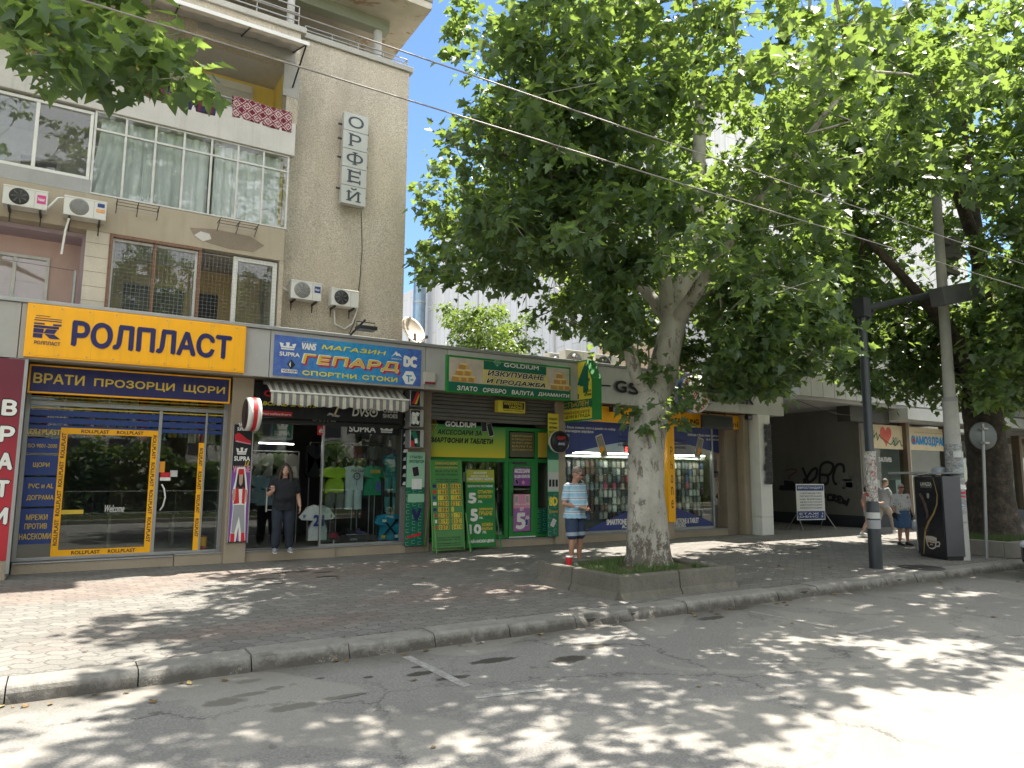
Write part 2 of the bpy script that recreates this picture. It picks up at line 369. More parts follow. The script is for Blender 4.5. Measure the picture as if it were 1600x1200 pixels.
def m_paving():
    t = NT('interlocking_paving'); v = t.co()
    # zig-zag interlocking blocks: a brick pattern bent by a triangle wave
    sep = t.n.new('ShaderNodeSeparateXYZ'); t.link(v, sep.inputs[0])
    tri = t.math('MULTIPLY', t.math('PINGPONG', sep.outputs[0], 0.14), 0.62)
    tri2 = t.math('MULTIPLY', t.math('PINGPONG', sep.outputs[1], 0.1), 0.5)
    nz = t.node('ShaderNodeTexNoise'); nz.inputs['Scale'].default_value = 2.0; t.link(v, nz.inputs['Vector'])
    wob = t.math('MULTIPLY', t.math('SUBTRACT', nz.outputs['Fac'], 0.5), 0.06)
    cm = t.n.new('ShaderNodeCombineXYZ')
    t.link(t.math('ADD', t.math('ADD', sep.outputs[0], tri2), wob), cm.inputs[0]); t.link(t.math('ADD', t.math('ADD', sep.outputs[1], tri), wob), cm.inputs[1])
    br = t.n.new('ShaderNodeTexBrick'); t.link(cm.outputs[0], br.inputs['Vector'])
    br.inputs['Scale'].default_value = 1.0; br.inputs['Brick Width'].default_value = 0.28; br.inputs['Row Height'].default_value = 0.2
    br.inputs['Mortar Size'].default_value = 0.013; br.inputs['Mortar Smooth'].default_value = 0.4; br.inputs['Bias'].default_value = 0.0
    br.inputs['Color1'].default_value = (0.68, 0.68, 0.68, 1); br.inputs['Color2'].default_value = (1.1, 1.1, 1.1, 1); br.inputs['Mortar'].default_value = (0.3, 0.28, 0.26, 1)
    grey = t.ramp(t.noise(0.9, 6, 0.7, v), [(0.3, (0.128, 0.124, 0.114)), (0.7, (0.215, 0.208, 0.192))])
    pink = t.ramp(t.noise(2.3, 6, 0.75, v), [(0.3, (0.135, 0.105, 0.09)), (0.7, (0.23, 0.18, 0.155))])
    zone = t.ramp(t.noise(0.42, 3, 0.5, v, 0.6), [(0.5, (0, 0, 0)), (0.54, (1, 1, 1))])
    pspots = [PZ(px, py) + (rx, ry) for px, py, rx, ry in ((90, 925, 2.2, 1.1), (440, 978, 1.6, .45), (560, 890, 2.4, .9), (740, 925, 2.0, .8), (330, 900, 1.5, .8))]
    base = t.mix(t.math('MULTIPLY', zone, 0.3), grey, pink)
    base = stains(t, pspots, v, base, pink, 0.25, 0.3)
    # worn, crumbled patches with bare gravel showing
    worn = t.ramp(t.noise(0.8, 7, 0.8, v, 0.3), [(0.60, (0, 0, 0)), (0.66, (1, 1, 1))])
    grit = t.ramp(t.noise(38, 3, 0.8, v), [(0.3, (0.06, 0.055, 0.05)), (0.7, (0.34, 0.30, 0.27))])
    c = t.mix(t.math('MULTIPLY', t.math('SUBTRACT', 1, worn), 0.9), base, br.outputs['Color'], 'MULTIPLY')
    c = t.mix(t.math('MULTIPLY', worn, 0.55), c, grit)
    c = t.mix(0.3, c, t.ramp(t.noise(45, 3, 0.7, v), [(0.3, (0.08, 0.078, 0.07)), (0.7, (0.33, 0.32, 0.3))]))
    spots = [PZ(px, py) + (rx, ry) for px, py, rx, ry in ((415, 905, .22, .14), (440, 895, .18, .1), (470, 893, .22, .1), (512, 901, .25, .12), (505, 894, .2, .1), (400, 890, .15, .1), (428, 912, .2, .1), (1445, 888, .5, .2), (1260, 858, .5, .2), (1230, 850, .5, .15))]
    c = stains(t, spots, v, c, (0.04, 0.036, 0.03), 0.3)
    t.col(c); t.b.inputs['Roughness'].default_value = 0.85; t.b.inputs['Specular IOR Level'].default_value = 0.3
    h = t.math('ADD', t.math('MULTIPLY', br.outputs['Fac'], -0.8), t.math('MULTIPLY', t.noise(30, 4, 0.7, v), 0.7))
    t.bump(h, 0.5, 0.012); return t.m

def m_concrete(name, a, b, rough=0.85, stain=0.5):
    if name in MATS: return MATS[name]
    t = NT(name); v = t.co()
    c = t.ramp(t.noise(1.2, 7, 0.72, v), [(0.28, a), (0.72, b)])
    c = t.mix(t.ramp(t.noise(3.5, 6, 0.8, v, 0.4), [(0.52, (0, 0, 0)), (0.75, (stain, stain, stain))]), c, sc3(a, 0.42))
    c = t.mix(0.3, c, t.ramp(t.noise(70, 3, 0.7, v), [(0.3, sc3(a, 0.4)), (0.7, sc3(b, 1.25))]))
    t.col(c); t.b.inputs['Roughness'].default_value = rough; t.b.inputs['Specular IOR Level'].default_value = 0.3
    t.bump(t.noise(35, 5, 0.7, v), 0.45, 0.012); MATS[name] = t.m; return t.m

def t_run(t, v):
    mp = t.node('ShaderNodeMapping'); mp.inputs['Scale'].default_value = (2.2, 2.2, .16); t.link(v, mp.inputs[0]); return mp.outputs[0]
def m_pebbledash():
    t = NT('pebbledash_render'); v = t.co()
    vo = t.node('ShaderNodeTexVoronoi'); vo.inputs['Scale'].default_value = 62; t.link(v, vo.inputs['Vector'])
    c = t.ramp(vo.outputs['Color'], [(0.1, (0.34, 0.30, 0.235)), (0.5, (0.56, 0.50, 0.405)), (0.9, (0.68, 0.62, 0.51))])
    sep = t.n.new('ShaderNodeSeparateXYZ'); t.link(v, sep.inputs[0])
    mp = t.node('ShaderNodeMapping'); mp.inputs['Scale'].default_value = (1.0, 1.0, 0.28); t.link(v, mp.inputs[0])
    c = t.mix(t.ramp(t.noise(1.1, 6, 0.7, mp.outputs[0]), [(0.42, (0, 0, 0)), (0.72, (0.62, 0.62, 0.62))]), c, (0.29, 0.26, 0.21))
    c = t.mix(t.ramp(t.noise(0.45, 4, 0.6, v), [(0.4, (0, 0, 0)), (0.7, (0.45, 0.45, 0.45))]), c, (0.56, 0.45, 0.33))
    run = t.ramp(t.noise(3.0, 6, .75, t_run(t, v)), [(.46, (0, 0, 0)), (.7, (1, 1, 1))])
    for z0, z1, x0, x1, k in ((9.6, 11.9, 3, 7, .8), (4.6, 5.75, 3.9, 4.6, .8), (4.6, 5.7, 4.8, 5.5, .8), (6.6, 8.1, 4.9, 5.5, .8), (10.2, 10.9, -9, 3.6, .7)):   # rain marks under coping, sign and air conditioners
        f = t.math('MULTIPLY', t.math('MULTIPLY', t.math('GREATER_THAN', sep.outputs[0], x0), t.math('LESS_THAN', sep.outputs[0], x1)), t.math('MULTIPLY', t.math('DIVIDE', t.math('SUBTRACT', sep.outputs[2], z0), z1 - z0, True), t.math('LESS_THAN', sep.outputs[2], z1)))
        c = t.mix(t.math('MULTIPLY', t.math('MULTIPLY', f, run), k), c, (.12, .105, .085))
    t.col(c); t.b.inputs['Roughness'].default_value = 0.92; t.b.inputs['Specular IOR Level'].default_value = 0.2
    t.bump(vo.outputs['Distance'], 0.6, 0.02); return t.m

def m_grass_soil():
    t = NT('soil_and_turf'); v = t.co()
    c = t.ramp(t.noise(3.0, 6, 0.7, v), [(0.35, (0.055, 0.075, 0.02)), (0.55, (0.09, 0.085, 0.04)), (0.75, (0.13, 0.10, 0.065))])
    t.col(c); t.b.inputs['Roughness'].default_value = 0.95; t.bump(t.noise(40, 4, 0.7, v), 0.8, 0.03); return t.m

def streaked(name, c, dark, amt=0.5, xs=6.0, rough=0.7, base_rough=1.2, fine=0.15):
    """painted or rendered wall with vertical run-off streaks"""
    if name in MATS: return MATS[name]
    t = NT(name); v = t.co()
    mp = t.node('ShaderNodeMapping'); mp.inputs['Scale'].default_value = (xs, xs, 0.35); t.link(v, mp.inputs[0])
    b = t.ramp(t.noise(base_rough, 6, 0.7, v), [(0.3, sc3(c, 0.86)), (0.7, sc3(c, 1.06))])
    b = t.mix(t.ramp(t.noise(1.0, 6, 0.75, mp.outputs[0]), [(0.5, (0, 0, 0)), (0.75, (amt, amt, amt))]), b, dark)
    b = t.mix(fine, b, t.ramp(t.noise(60, 2, 0.6, v), [(0.3, sc3(c, 0.55)), (0.7, sc3(c, 1.2))]))
    t.col(b); t.b.inputs['Roughness'].default_value = rough
    t.bump(t.noise(50, 3, 0.6, v), 0.12, 0.006); MATS[name] = t.m; return t.m

ASPH = m_asphalt(); PAVE = m_paving(); TURF = m_grass_soil(); PEB = m_pebbledash()
KERBM = m_concrete('kerb_concrete', (0.20, 0.188, 0.162), (0.33, 0.31, 0.27))
CONC = m_concrete('old_concrete', (0.15, 0.14, 0.118), (0.27, 0.252, 0.218))
POLEC = m_concrete('pole_concrete', (0.34, 0.335, 0.31), (0.50, 0.49, 0.46), stain=0.25)

# ---------------------------------------------------------------- ground, road, pavement, kerbs
g = MB(); g.quad([(-400, -400, -0.2), (700, -400, -0.2), (700, 700, -0.2), (-400, 700, -0.2)], CONC); tag(g.build('ground'), kind='structure')
r = MB(); r.quad([(-80, -14.6, -0.15), (160, -14.6, -0.15), (160, -7.2, -0.15), (-80, -7.2, -0.15)], ASPH); tag(r.build('road'), kind='structure')
p = MB(); p.box(-80, 160, -6.88, 40, -0.19, 0.0, PAVE); tag(p.build('pavement'), kind='structure')
rnd = random.Random(4); x = -30.3
k = MB()
def kerb_mat():
    t = NT('kerb_stone'); v = t.co(); c = t.ramp(t.noise(1.6, 7, .75, v), [(.3, (.165, .158, .143)), (.7, (.29, .278, .252))])
    sp = t.n.new('ShaderNodeSeparateXYZ'); t.link(v, sp.inputs[0]); dirt = t.ramp(t.math('ADD', sp.outputs[2], t.math('MULTIPLY', t.math('SUBTRACT', t.noise(6, 6, .8, v), .5), .22)), [(.42, (.85, .85, .85)), (.47, (0, 0, 0))]); dirt = t.ramp(t.math('ADD', t.math('MULTIPLY', sp.outputs[2], 5), t.math('MULTIPLY', t.noise(5, 6, .8, v), 1.6)), [(.25, (.85, .85, .85)), (.75, (0, 0, 0))])
    c = t.mix(dirt, c, (.06, .053, .043)); c = t.mix(t.ramp(t.noise(3.2, 7, .85, v, .5), [(.56, (0, 0, 0)), (.6, (.75, .75, .75))]), c, t.ramp(t.noise(60, 3, .8, v), [(.35, (.06, .055, .045)), (.65, (.36, .33, .28))]))
    t.col(c); t.b.inputs['Roughness'].default_value = .88; t.bump(t.noise(28, 6, .78, v), .7, .02); return t.m
KST = kerb_mat()
while x < 60:                                    # kerb stones with open joints and chipped noses, slightly uneven
    w = 1.0; dz = rnd.uniform(-.014, .008); dy = rnd.uniform(-.015, .012); K = 12; R_ = []
    for q in range(K + 1):
        xx = x + .006 + (w - .012) * q / K; ch = max(0, mnoise.noise(Vector((xx * 3.1, 4.4, 0))) - .12) * .16 + abs(mnoise.noise(Vector((xx * 11, 1.2, 0)))) * .012 + (.012 if q in (0, K) else 0)
        R_.append([(xx, -6.882, -.2), (xx, -6.882, .004 + dz), (xx, -7.19 + dy + ch * .5, .002 + dz), (xx, -7.225 + dy + ch, -.018 + dz - ch * .35), (xx, -7.242 + dy + ch * .8, -.055 + dz - ch * .4), (xx, -7.265 + dy, -.2)])
    k.add([p_ for r_ in R_ for p_ in r_], [(q * 6 + e, q * 6 + e + 1, q * 6 + e + 7, q * 6 + e + 6) for q in range(K) for e in range(5)], KST)
    k.add(R_[0] + R_[-1], [(5, 4, 3, 2, 1, 0), (6, 7, 8, 9, 10, 11)], KST); x += w
tag(k.build('kerb'), kind='structure')
gm = plain('joint_dirt', (0.05, 0.047, 0.042), 0.95)
gu = MB(); gu.box(-30, 60, -7.17, -6.885, -0.19, -0.07, gm); tag(gu.build('kerb_joints'), kind='structure')
# far kerb and grass verge on which the photographer stands (seen mirrored in the shop windows)
k2 = MB(); k2.box(-60, 110, -14.85, -14.6, -0.2, 0.0, KERBM); tag(k2.build('far_kerb'), kind='structure')
vg = MB(); vg.box(-60, 110, -18.5, -14.85, -0.2, -0.02, TURF); tag(vg.build('grass_verge'), kind='structure')
pv = MB(); pv.box(-90, 140, -140, -18.5, -0.2, -0.03, mat('bounce_paving', (.70, .66, .58), .8)); tag(pv.build('far_pavement'), kind='structure')  # unseen ground, made extra pale to bounce sunlight onto the shaded fronts
# worn painted marks
t = NT('worn_road_paint'); f = t.ramp(t.noise(18, 5, 0.8), [(0.45, (0.22, 0.213, 0.2)), (0.66, (0.40, 0.39, 0.375))]); t.col(f); t.b.inputs['Roughness'].default_value = 0.8; PAINT = t.m
mk = MB()
for (x0, y0, x1, y1, w) in ((3.25, -7.46, 3.3, -8.75, .1), (3.2, -9.07, 3.95, -9.2, .09), (8.5, -9.23, 9.5, -9.25, .1), (8.6, -7.6, 8.62, -8.9, .07), (13.4, -9.2, 14.2, -9.22, .1)):
    d = Vector((x1 - x0, y1 - y0, 0)).normalized(); n = Vector((-d.y, d.x, 0)) * w / 2
    a, b = Vector((x0, y0, -0.146)), Vector((x1, y1, -0.146))
    mk.quad([a - n, b - n, b + n, a + n] if n.cross(b - a).z < 0 else [a + n, b + n, b - n, a - n], PAINT)
tag(mk.build('road_markings'), kind='structure')

def grass_blades(name, x0, x1, y0, y1, z, n, h, seed, keep=None, zf=None):
    """a mass of separate blades over a patch of ground"""
    rg = np.random.default_rng(seed); pts = np.c_[rg.uniform(x0, x1, n), rg.uniform(y0, y1, n)]
    if keep is not None: pts = pts[[keep(a, b) for a, b in pts]]
    n = len(pts); a = rg.uniform(0, 2 * np.pi, n); hh = h * rg.uniform(.35, 1.25, n); w = rg.uniform(.004, .009, n); ln = rg.uniform(.1, .7, n) * hh
    b = rg.uniform(0, 2 * np.pi, n)
    zz = np.full(n, z) if zf is None else np.array([zf(p, q) for p, q in pts])
    V = np.zeros((n, 3, 3)); V[:, 0] = np.c_[pts[:, 0] - w * np.cos(a), pts[:, 1] - w * np.sin(a), zz]
    V[:, 1] = np.c_[pts[:, 0] + w * np.cos(a), pts[:, 1] + w * np.sin(a), zz]
    V[:, 2] = np.c_[pts[:, 0] + ln * np.cos(b), pts[:, 1] + ln * np.sin(b), zz + hh]
    m = bpy.data.meshes.new(name); m.from_pydata(V.reshape(-1, 3).tolist(), [], np.arange(3 * n).reshape(-1, 3).tolist())
    if 'grass_blade' not in MATS:
        t = NT('grass_blade'); t.col(t.ramp(t.noise(2.5, 4, 0.7), [(0.3, (0.035, 0.075, 0.015)), (0.55, (0.07, 0.12, 0.025)), (0.75, (0.16, 0.15, 0.06))])); t.b.inputs['Roughness'].default_value = 0.7; MATS['grass_blade'] = t.m
    m.materials.append(MATS['grass_blade']); o = bpy.data.objects.new(name, m); COL.objects.link(o); o['kind'] = 'stuff'; return o
tag(grass_blades('verge_grass', -14, 30, -18.4, -14.9, -0.02, 16000, .2, 5), 'uncut green grass on the verge across the road', 'grass')

# dry fallen leaves and litter along the gutter, on the pavement and road
rgl = np.random.default_rng(12); m = MB(); DRY = [mat('dry_leaf_%d' % i, c, .8, var=.3) for i, c in enumerate(((.16, .10, .04), (.22, .17, .07), (.10, .065, .03), (.42, .41, .38)))]
for i in range(0, 260, 2):
    if i < 130: x, y, z = rgl.uniform(-2, 22), -7.28 - abs(rgl.normal(0, .12)), -.146
    elif i < 220: x, y, z = rgl.uniform(-2, 22), rgl.uniform(-6.9, .5), .006
    else: x, y, z = rgl.uniform(-2, 16), rgl.uniform(-11, -7.4), -.146
    a = rgl.uniform(0, 6.28); r_ = rgl.uniform(.015, .055); c_, s_ = math.cos(a), math.sin(a); k_ = rgl.choice(4, p=(.42, .3, .2, .08))
    m.add([(x + r_ * (c_ * u - s_ * w), y + r_ * (s_ * u + c_ * w), z + h * r_) for u, w, h in ((-1, 0, .1), (-.2, -.7, .35), (.4, -.4, .1), (1, 0, .3), (.4, .5, .4), (-.3, .6, .15))], [(0, 1, 2, 3), (0, 3, 4, 5)], DRY[k_])
tag(m.build('fallen_leaves'), 'dry fallen leaves scattered in the gutter and on the pavement', 'leaves', kind='stuff')
# ---------------------------------------------------------------- shared building materials
GREYM = streaked('fascia_grey', (0.40, 0.395, 0.38), (0.25, 0.23, 0.2), 0.35, 5)
WHITEF = streaked('fascia_white', (0.52, 0.515, 0.49), (0.33, 0.30, 0.26), 0.35, 5)
ALU = mat('aluminium_frame', (0.34, 0.34, 0.335), 0.42, 0.55, var=0.12)
DARKM = mat('dark_metal', (0.035, 0.035, 0.037), 0.5, 0.3)
WHITEP = mat('white_plastic', (0.68, 0.67, 0.63), 0.4, var=0.1)
STONE = m_concrete('beige_stone', (0.30, 0.245, 0.175), (0.42, 0.345, 0.255), 0.55, 0.2)
TRAV = m_concrete('brown_stone', (0.21, 0.165, 0.12), (0.30, 0.24, 0.18), 0.6, 0.25)
GLASS = glass('shop_glass', (0.86, 0.92, 0.91), 1.6)
WGLASS = glass('window_glass', (0.93, 0.945, 0.95), 1.6, dirt=0.07)
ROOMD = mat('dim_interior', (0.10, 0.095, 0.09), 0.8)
ROOMF = mat('shop_floor', (0.2, 0.18, 0.16), 0.45)

YF, YB, YT, YG = 0.0, 0.25, 0.65, 0.9        # fascia, balcony bays, tower wall, shop glass
# ---------------------------------------------------------------- the single-storey shop arcade
arc = thing('shop_arcade', 'low white row of shops with a continuous pale fascia at street level', 'building', (9, 3, 0))
fa = MB()
bx = [-14, -8, -4, -0.86, 3.37, 6.86, 7.42]
for a, b in zip(bx, bx[1:]): fa.box(a + .006, b - .006, YF, YF + .12, 3.74, 4.72, GREYM)
for a, b in ((7.42, 11.35), (11.35, 13.4), (13.4, 15.5), (15.5, 17.5), (17.5, 19.57)): fa.box(a + .004, b - .004, YF, YF + .12, 3.74, 4.72, WHITEF)
fa.box(-14, 19.55, YF + .13, YF + .2, 3.75, 4.7, GREYM); fa.box(19.57, 19.6, YF, 6.0, 3.74, 4.72, WHITEF)
fa.build('fascia', arc, bevel=.008)
ce = MB(); ce.box(-14.02, 19.6, YF - .045, YF + .3, 4.725, 4.8, ALU); ce.build('coping', arc, bevel=.01)
rf = MB(); rf.box(-14, 19.56, YF + .3, 8.0, 4.4, 4.66, CONC); rf.build('roof', arc)
so = MB(); so.box(-14, 19.5, YF + .21, 1.3, 3.76, 3.84, STONE); so.build('soffit', arc)
for i, (a, b, y0, mt_) in enumerate(((-.98, -.72, .03, ALU), (2.78, 3.2, .5, STONE), (6.78, 7.34, .62, TRAV), (10.98, 11.3, .62, STONE))):
    c = MB(); c.box(a, b, y0, 1.6, 0.0, 3.755, mt_); c.build('pillar', arc, bevel=.01)
for (a, b, y0, z1, mt_) in ((18.02, 18.26, .33, 3.74, STONE), (17.5, 18.0, .6, 3.755, TRAV)):
    c = MB(); c.box(a, b, y0, 1.6, 0.0, z1, mt_); c.build('pillar', arc, bevel=.015)
st = MB()
for a, b, y0, z1 in ((-.7, 1.9, .66, .17), (1.9, 5.1, .6, .2), (5.1, 6.78, .66, .2), (7.34, 11.0, .72, .17), (11.3, 14.9, .66, .2), (14.9, 17.5, .6, .18)):
    st.box(a + .004, b - .004, y0, 4.5, -.02, z1, STONE); st.box(a + .006, b - .006, y0 - .02, y0 + .32, z1 + .001, z1 + .022, ALU)
st.build('step', arc, bevel=.008)
bk = MB(); bk.box(-14, 19.5, 6.8, 7.0, 0, 4.4, CONC); bk.build('back_wall', arc)
sd_ = MB(); sd_.box(18.3, 19.5, 1.2, 6.8, 0, 3.75, GREYM); sd_.build('side_wall', arc)
# party walls between the shops
for x in (-.95, 2.95, 7.0, 11.12, 17.6):
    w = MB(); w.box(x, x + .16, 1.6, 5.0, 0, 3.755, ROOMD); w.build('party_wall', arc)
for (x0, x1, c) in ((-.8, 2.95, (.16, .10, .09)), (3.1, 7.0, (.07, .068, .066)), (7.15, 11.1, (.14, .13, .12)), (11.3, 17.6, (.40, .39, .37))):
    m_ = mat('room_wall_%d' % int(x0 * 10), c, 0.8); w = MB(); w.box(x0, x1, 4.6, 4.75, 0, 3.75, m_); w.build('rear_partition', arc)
bw = MB(); bw.box(15.2, 19.5, 3.8, 4.0, 4.66, 6.6, streaked('peach_cladding', S(214, 190, 168), S(150, 125, 105), .3, 8))
for i in range(9): bw.box(15.2 + i * .52, 15.24 + i * .52, 3.77, 3.8, 4.66, 6.55, DARKM)
bw.build('rooftop_wall', arc)

# ---------------------------------------------------------------- the apartment building above
apt = thing('apartment_building', 'grey pebbledash apartment building with glazed balconies rising above the shops', 'building', (-2, 3, 4.66))
BUFF = streaked('buff_render', (0.42, 0.355, 0.265), (0.27, 0.225, 0.165), .5, 3, 0.85)
PALE = streaked('pale_render', (0.58, 0.555, 0.52), (0.36, 0.34, 0.31), .5, 8, 0.85)
GREYR = streaked('grey_render', (0.37, 0.37, 0.36), (0.26, 0.26, 0.25), .4, 4, 0.85)
YEL = streaked('yellow_render', (0.78, 0.60, 0.16), (0.45, 0.34, 0.1), .3, 3, 0.85)
PINK = streaked('pink_render', (0.62, 0.44, 0.39), (0.5, 0.36, 0.32), .2, 2, 0.85)
LILAC = streaked('lilac_render', (0.42, 0.33, 0.37), (0.35, 0.27, 0.3), .2, 2, 0.85)
WOODR = mat('rusty_wood', (0.20, 0.105, 0.06), 0.8, var=.4, vs=12)
tw = MB(); tw.box(3.62, 6.54, YT, 8, 4.4, 11.72, PEB); tw.build('tower_wall', apt)
cp = MB(); cp.box(3.75, 6.63, YT - .06, 8, 11.722, 11.86, m_concrete('coping_concrete', (.36, .34, .30), (.47, .45, .40), stain=.2)); cp.build('coping', apt, bevel=.01)
# pilasters, beams and slabs of the bay front
bm_ = MB(); bm_.box(-9, 3.615, YB, YB + .3, 6.28, 6.98, BUFF); bm_.box(-9, 3.615, YB + .3, 5, 6.5, 6.8, CONC); bm_.build('floor_beam', apt, bevel=.01)
gp = MB(); gp.box(-9, .0, YB + .012, YB + .28, 6.985, 7.25, GREYR); gp.build('spandrel', apt)
pt_t = m_concrete('patch_mortar', (.34, .33, .31), (.42, .41, .385), stain=.1)
patch = MB(); patch.prism([(1.75, 6.66), (2.2, 6.72), (2.9, 6.70), (3.2, 6.55), (2.98, 6.38), (2.5, 6.36), (2.1, 6.42), (1.85, 6.5)], YB - .006, YB + .05, TRAV)
patch.prism([(1.83, 6.52), (1.95, 6.62), (2.12, 6.6), (2.16, 6.5), (2.0, 6.42)], YB - .011, YB + .05, PALE); patch.build('render_patch', apt)
pl = MB(); pl.box(.0, .38, YB + .01, YB + .4, 4.5, 6.28, streaked('cream_blocks', (.58, .52, .43), (.4, .33, .25), .4, 2))
for z in (4.95, 5.22, 5.5, 5.78, 6.05): pl.box(.0, .381, YB + .006, YB + .1, z, z + .006, TRAV)
pl.build('pilaster', apt)
pr = MB(); pr.box(3.53, 3.617, YB + .01, YB + .4, 4.5, 6.28, PEB); pr.box(-9, 3.62, 3.2, 3.4, 4.5, 14.5, YEL); pr.box(-9, 3.53, 1.62, 1.8, 8.85, 11.0, YEL); pr.box(3.53, 3.61, YT + .05, 3.2, 6.98, 11.0, YEL); pr.build('inner_wall', apt)
# white balcony parapet with its slab, and the wall strip on the left
bp = MB(); bp.box(-9, 3.73, YB - .02, YB + .14, 8.66, 9.4, PALE); bp.box(-9, 3.70, YB + .14, 3.2, 8.68, 8.85, PALE); bp.build('balcony_parapet', apt, bevel=.012)
# upper parapet band over the awning
ub = MB(); ub.box(-9, 3.75, YB, YB + .3, 10.78, 11.56, PEB); ub.box(-9, 3.74, YB + .3, 3.2, 10.8, 11.0, PALE); ub.build('upper_parapet', apt)
uc = MB(); uc.box(-9, 3.86, YB - .06, YB + .36, 11.562, 11.7, MATS['coping_concrete']); uc.build('upper_coping', apt, bevel=.01)
up = MB(); up.prism([(1.62, 11.2), (1.75, 11.3), (2.5, 11.27), (3.3, 11.2), (3.6, 11.08), (3.66, 10.82), (3.0, 10.84), (2.2, 10.88), (1.65, 10.92)], YB - .012, YB + .05, pt_t)
up.box(3.42, 3.755, YB - .008, YB + .05, 10.0, 10.8, pt_t); up.build('mortar_patch', apt)
en = MB(); en.box(3.5, 3.75, YB, YT + .02, 9.4, 10.78, PEB); en.build('bay_corner', apt)
# top floor set back under a wide roof slab with stained plaster underneath
t = NT('peeling_soffit'); v = t.co()
c = t.ramp(t.noise(1.0, 6, .7, v), [(.3, (.42, .36, .28)), (.7, (.58, .52, .43))])
c = t.mix(t.ramp(t.noise(.9, 6, .8, v, .8), [(.56, (0, 0, 0)), (.6, (.85, .85, .85))]), c, (.30, .18, .10)); t.col(c); t.b.inputs['Roughness'].default_value = .9; SOFF = t.m
rs = MB(); rs.box(-9, 6.79, -.05, 9, 13.1, 13.28, SOFF); rs.box(-9, 6.81, -.07, 9, 13.285, 13.36, CONC); rs.build('roof_slab', apt)
tf = MB(); tf.box(-9, 5.7, 3.0, 8, 11.7, 13.1, streaked('top_floor_render', (.42, .39, .33), (.3, .28, .24), .3, 3)); tf.box(4.0, 5.0, 2.985, 3.0, 11.75, 12.95, DARKM); tf.box(5.2, 5.4, 2.98, 3.0, 11.75, 13.05, TRAV); tf.build('top_floor_wall', apt)
tb = MB(); tb.box(-9, 6.1, .95, 1.25, 12.82, 13.1, streaked('green_beam', (.33, .33, .24), (.25, .25, .2), .2, 3)); tb.build('roof_beam', apt)
for (x, y, r_) in ((3.55, YB + .2, .085), (5.85, YT + .45, .11)):
    q_ = MB(); q_.lathe([(r_, 11.7), (r_, 12.83)], (x, y, 0), PALE, 16); q_.build('roof_post', apt)
def railing(pts, h, gap):
    m = MB(); a, b = Vector(pts[0]), Vector(pts[1]); n = max(2, int((b - a).length / gap))
    for z in h: m.tube([a + Vector((0, 0, z)), b + Vector((0, 0, z))], .018, ALU, 6)
    for i in range(n + 1):
        p_ = a.lerp(b, i / n); m.tube([p_, p_ + Vector((0, 0, max(h)))], .012, ALU, 6)
    return m
railing([(3.95, YT + .06, 11.86), (6.5, YT + .06, 11.86)], (.12, .22), .55).build('railing', apt)
railing([(-9, YB + .05, 11.7), (3.7, YB + .05, 11.7)], (.16, .34, .5), .9).build('railing', apt)
railing([(6.5, YT + .06, 11.86), (6.5, 5, 11.86)], (.22,), .8).build('railing', apt)

# glazed balcony with hanging curtains
def curtain(x0, x1, z0, z1, y, m, amp=.05, wl=.22, seed=0, drift=0.0):
    b = MB(); rg = random.Random(seed); n = max(8, int((x1 - x0) / .03)); k = 8; V = []
    ph = [rg.uniform(0, 6) for _ in range(4)]
    for j in range(k + 1):
        z = z1 + (z0 - z1) * j / k
        for i in range(n + 1):
            x = x0 + (x1 - x0) * i / n
            a = amp * (math.sin(x / wl * 6.28 + ph[0]) + .5 * math.sin(x / wl * 3.1 + ph[1] + j * .12) + .4 * math.sin(x / wl * 13 + ph[2]))
            V.append((x + drift * (j / k) ** 2 * (x1 - x) / (x1 - x0), y + a * (.5 + .5 * j / k), z))
    F = [(j * (n + 1) + i, (j + 1) * (n + 1) + i, (j + 1) * (n + 1) + i + 1, j * (n + 1) + i + 1) for j in range(k) for i in range(n)]
    b.add(V, F, m, True); return b
CURT = mat('pale_curtain', (.74, .77, .74), .9, var=.12, vs=1.5); CURT2 = mat('grey_curtain', (.58, .62, .58), .9, var=.2, vs=1.2)
gz = MB(); xs = [-.0 + i * (3.62 / 7) for i in range(8)]
FRW = mat('chalky_white_paint', (.58, .57, .54), .6, var=.2, vs=6)
for x in xs: gz.box(x - .02, x + .02, YB + .03, YB + .08, 7.0, 8.655, FRW)
for z, h in ((7.0, .03), (8.27, .035), (8.62, .03)): gz.box(-.02, 3.64, YB + .025, YB + .085, z, z + h, FRW)
gb = gz.build('glazed_balcony', apt)
for a, b in zip(xs, xs[1:]):
    q_ = MB(); q_.box(a + .02, b - .02, YB + .05, YB + .058, 7.03, 8.62, WGLASS); q_.build('pane', gb)
for (a, b, m_, s_, dr) in ((.1, .95, CURT2, 1, -.25), (.85, 1.6, CURT2, 2, 0), (1.5, 2.05, CURT, 3, 0), (2.15, 2.6, CURT, 4, 0), (2.62, 3.15, CURT, 5, 0), (3.1, 3.5, CURT2, 6, 0)):
    curtain(a, b, 6.98, 8.6, YB + .2, m_, .05, .17, s_, dr).build('curtain', gb)
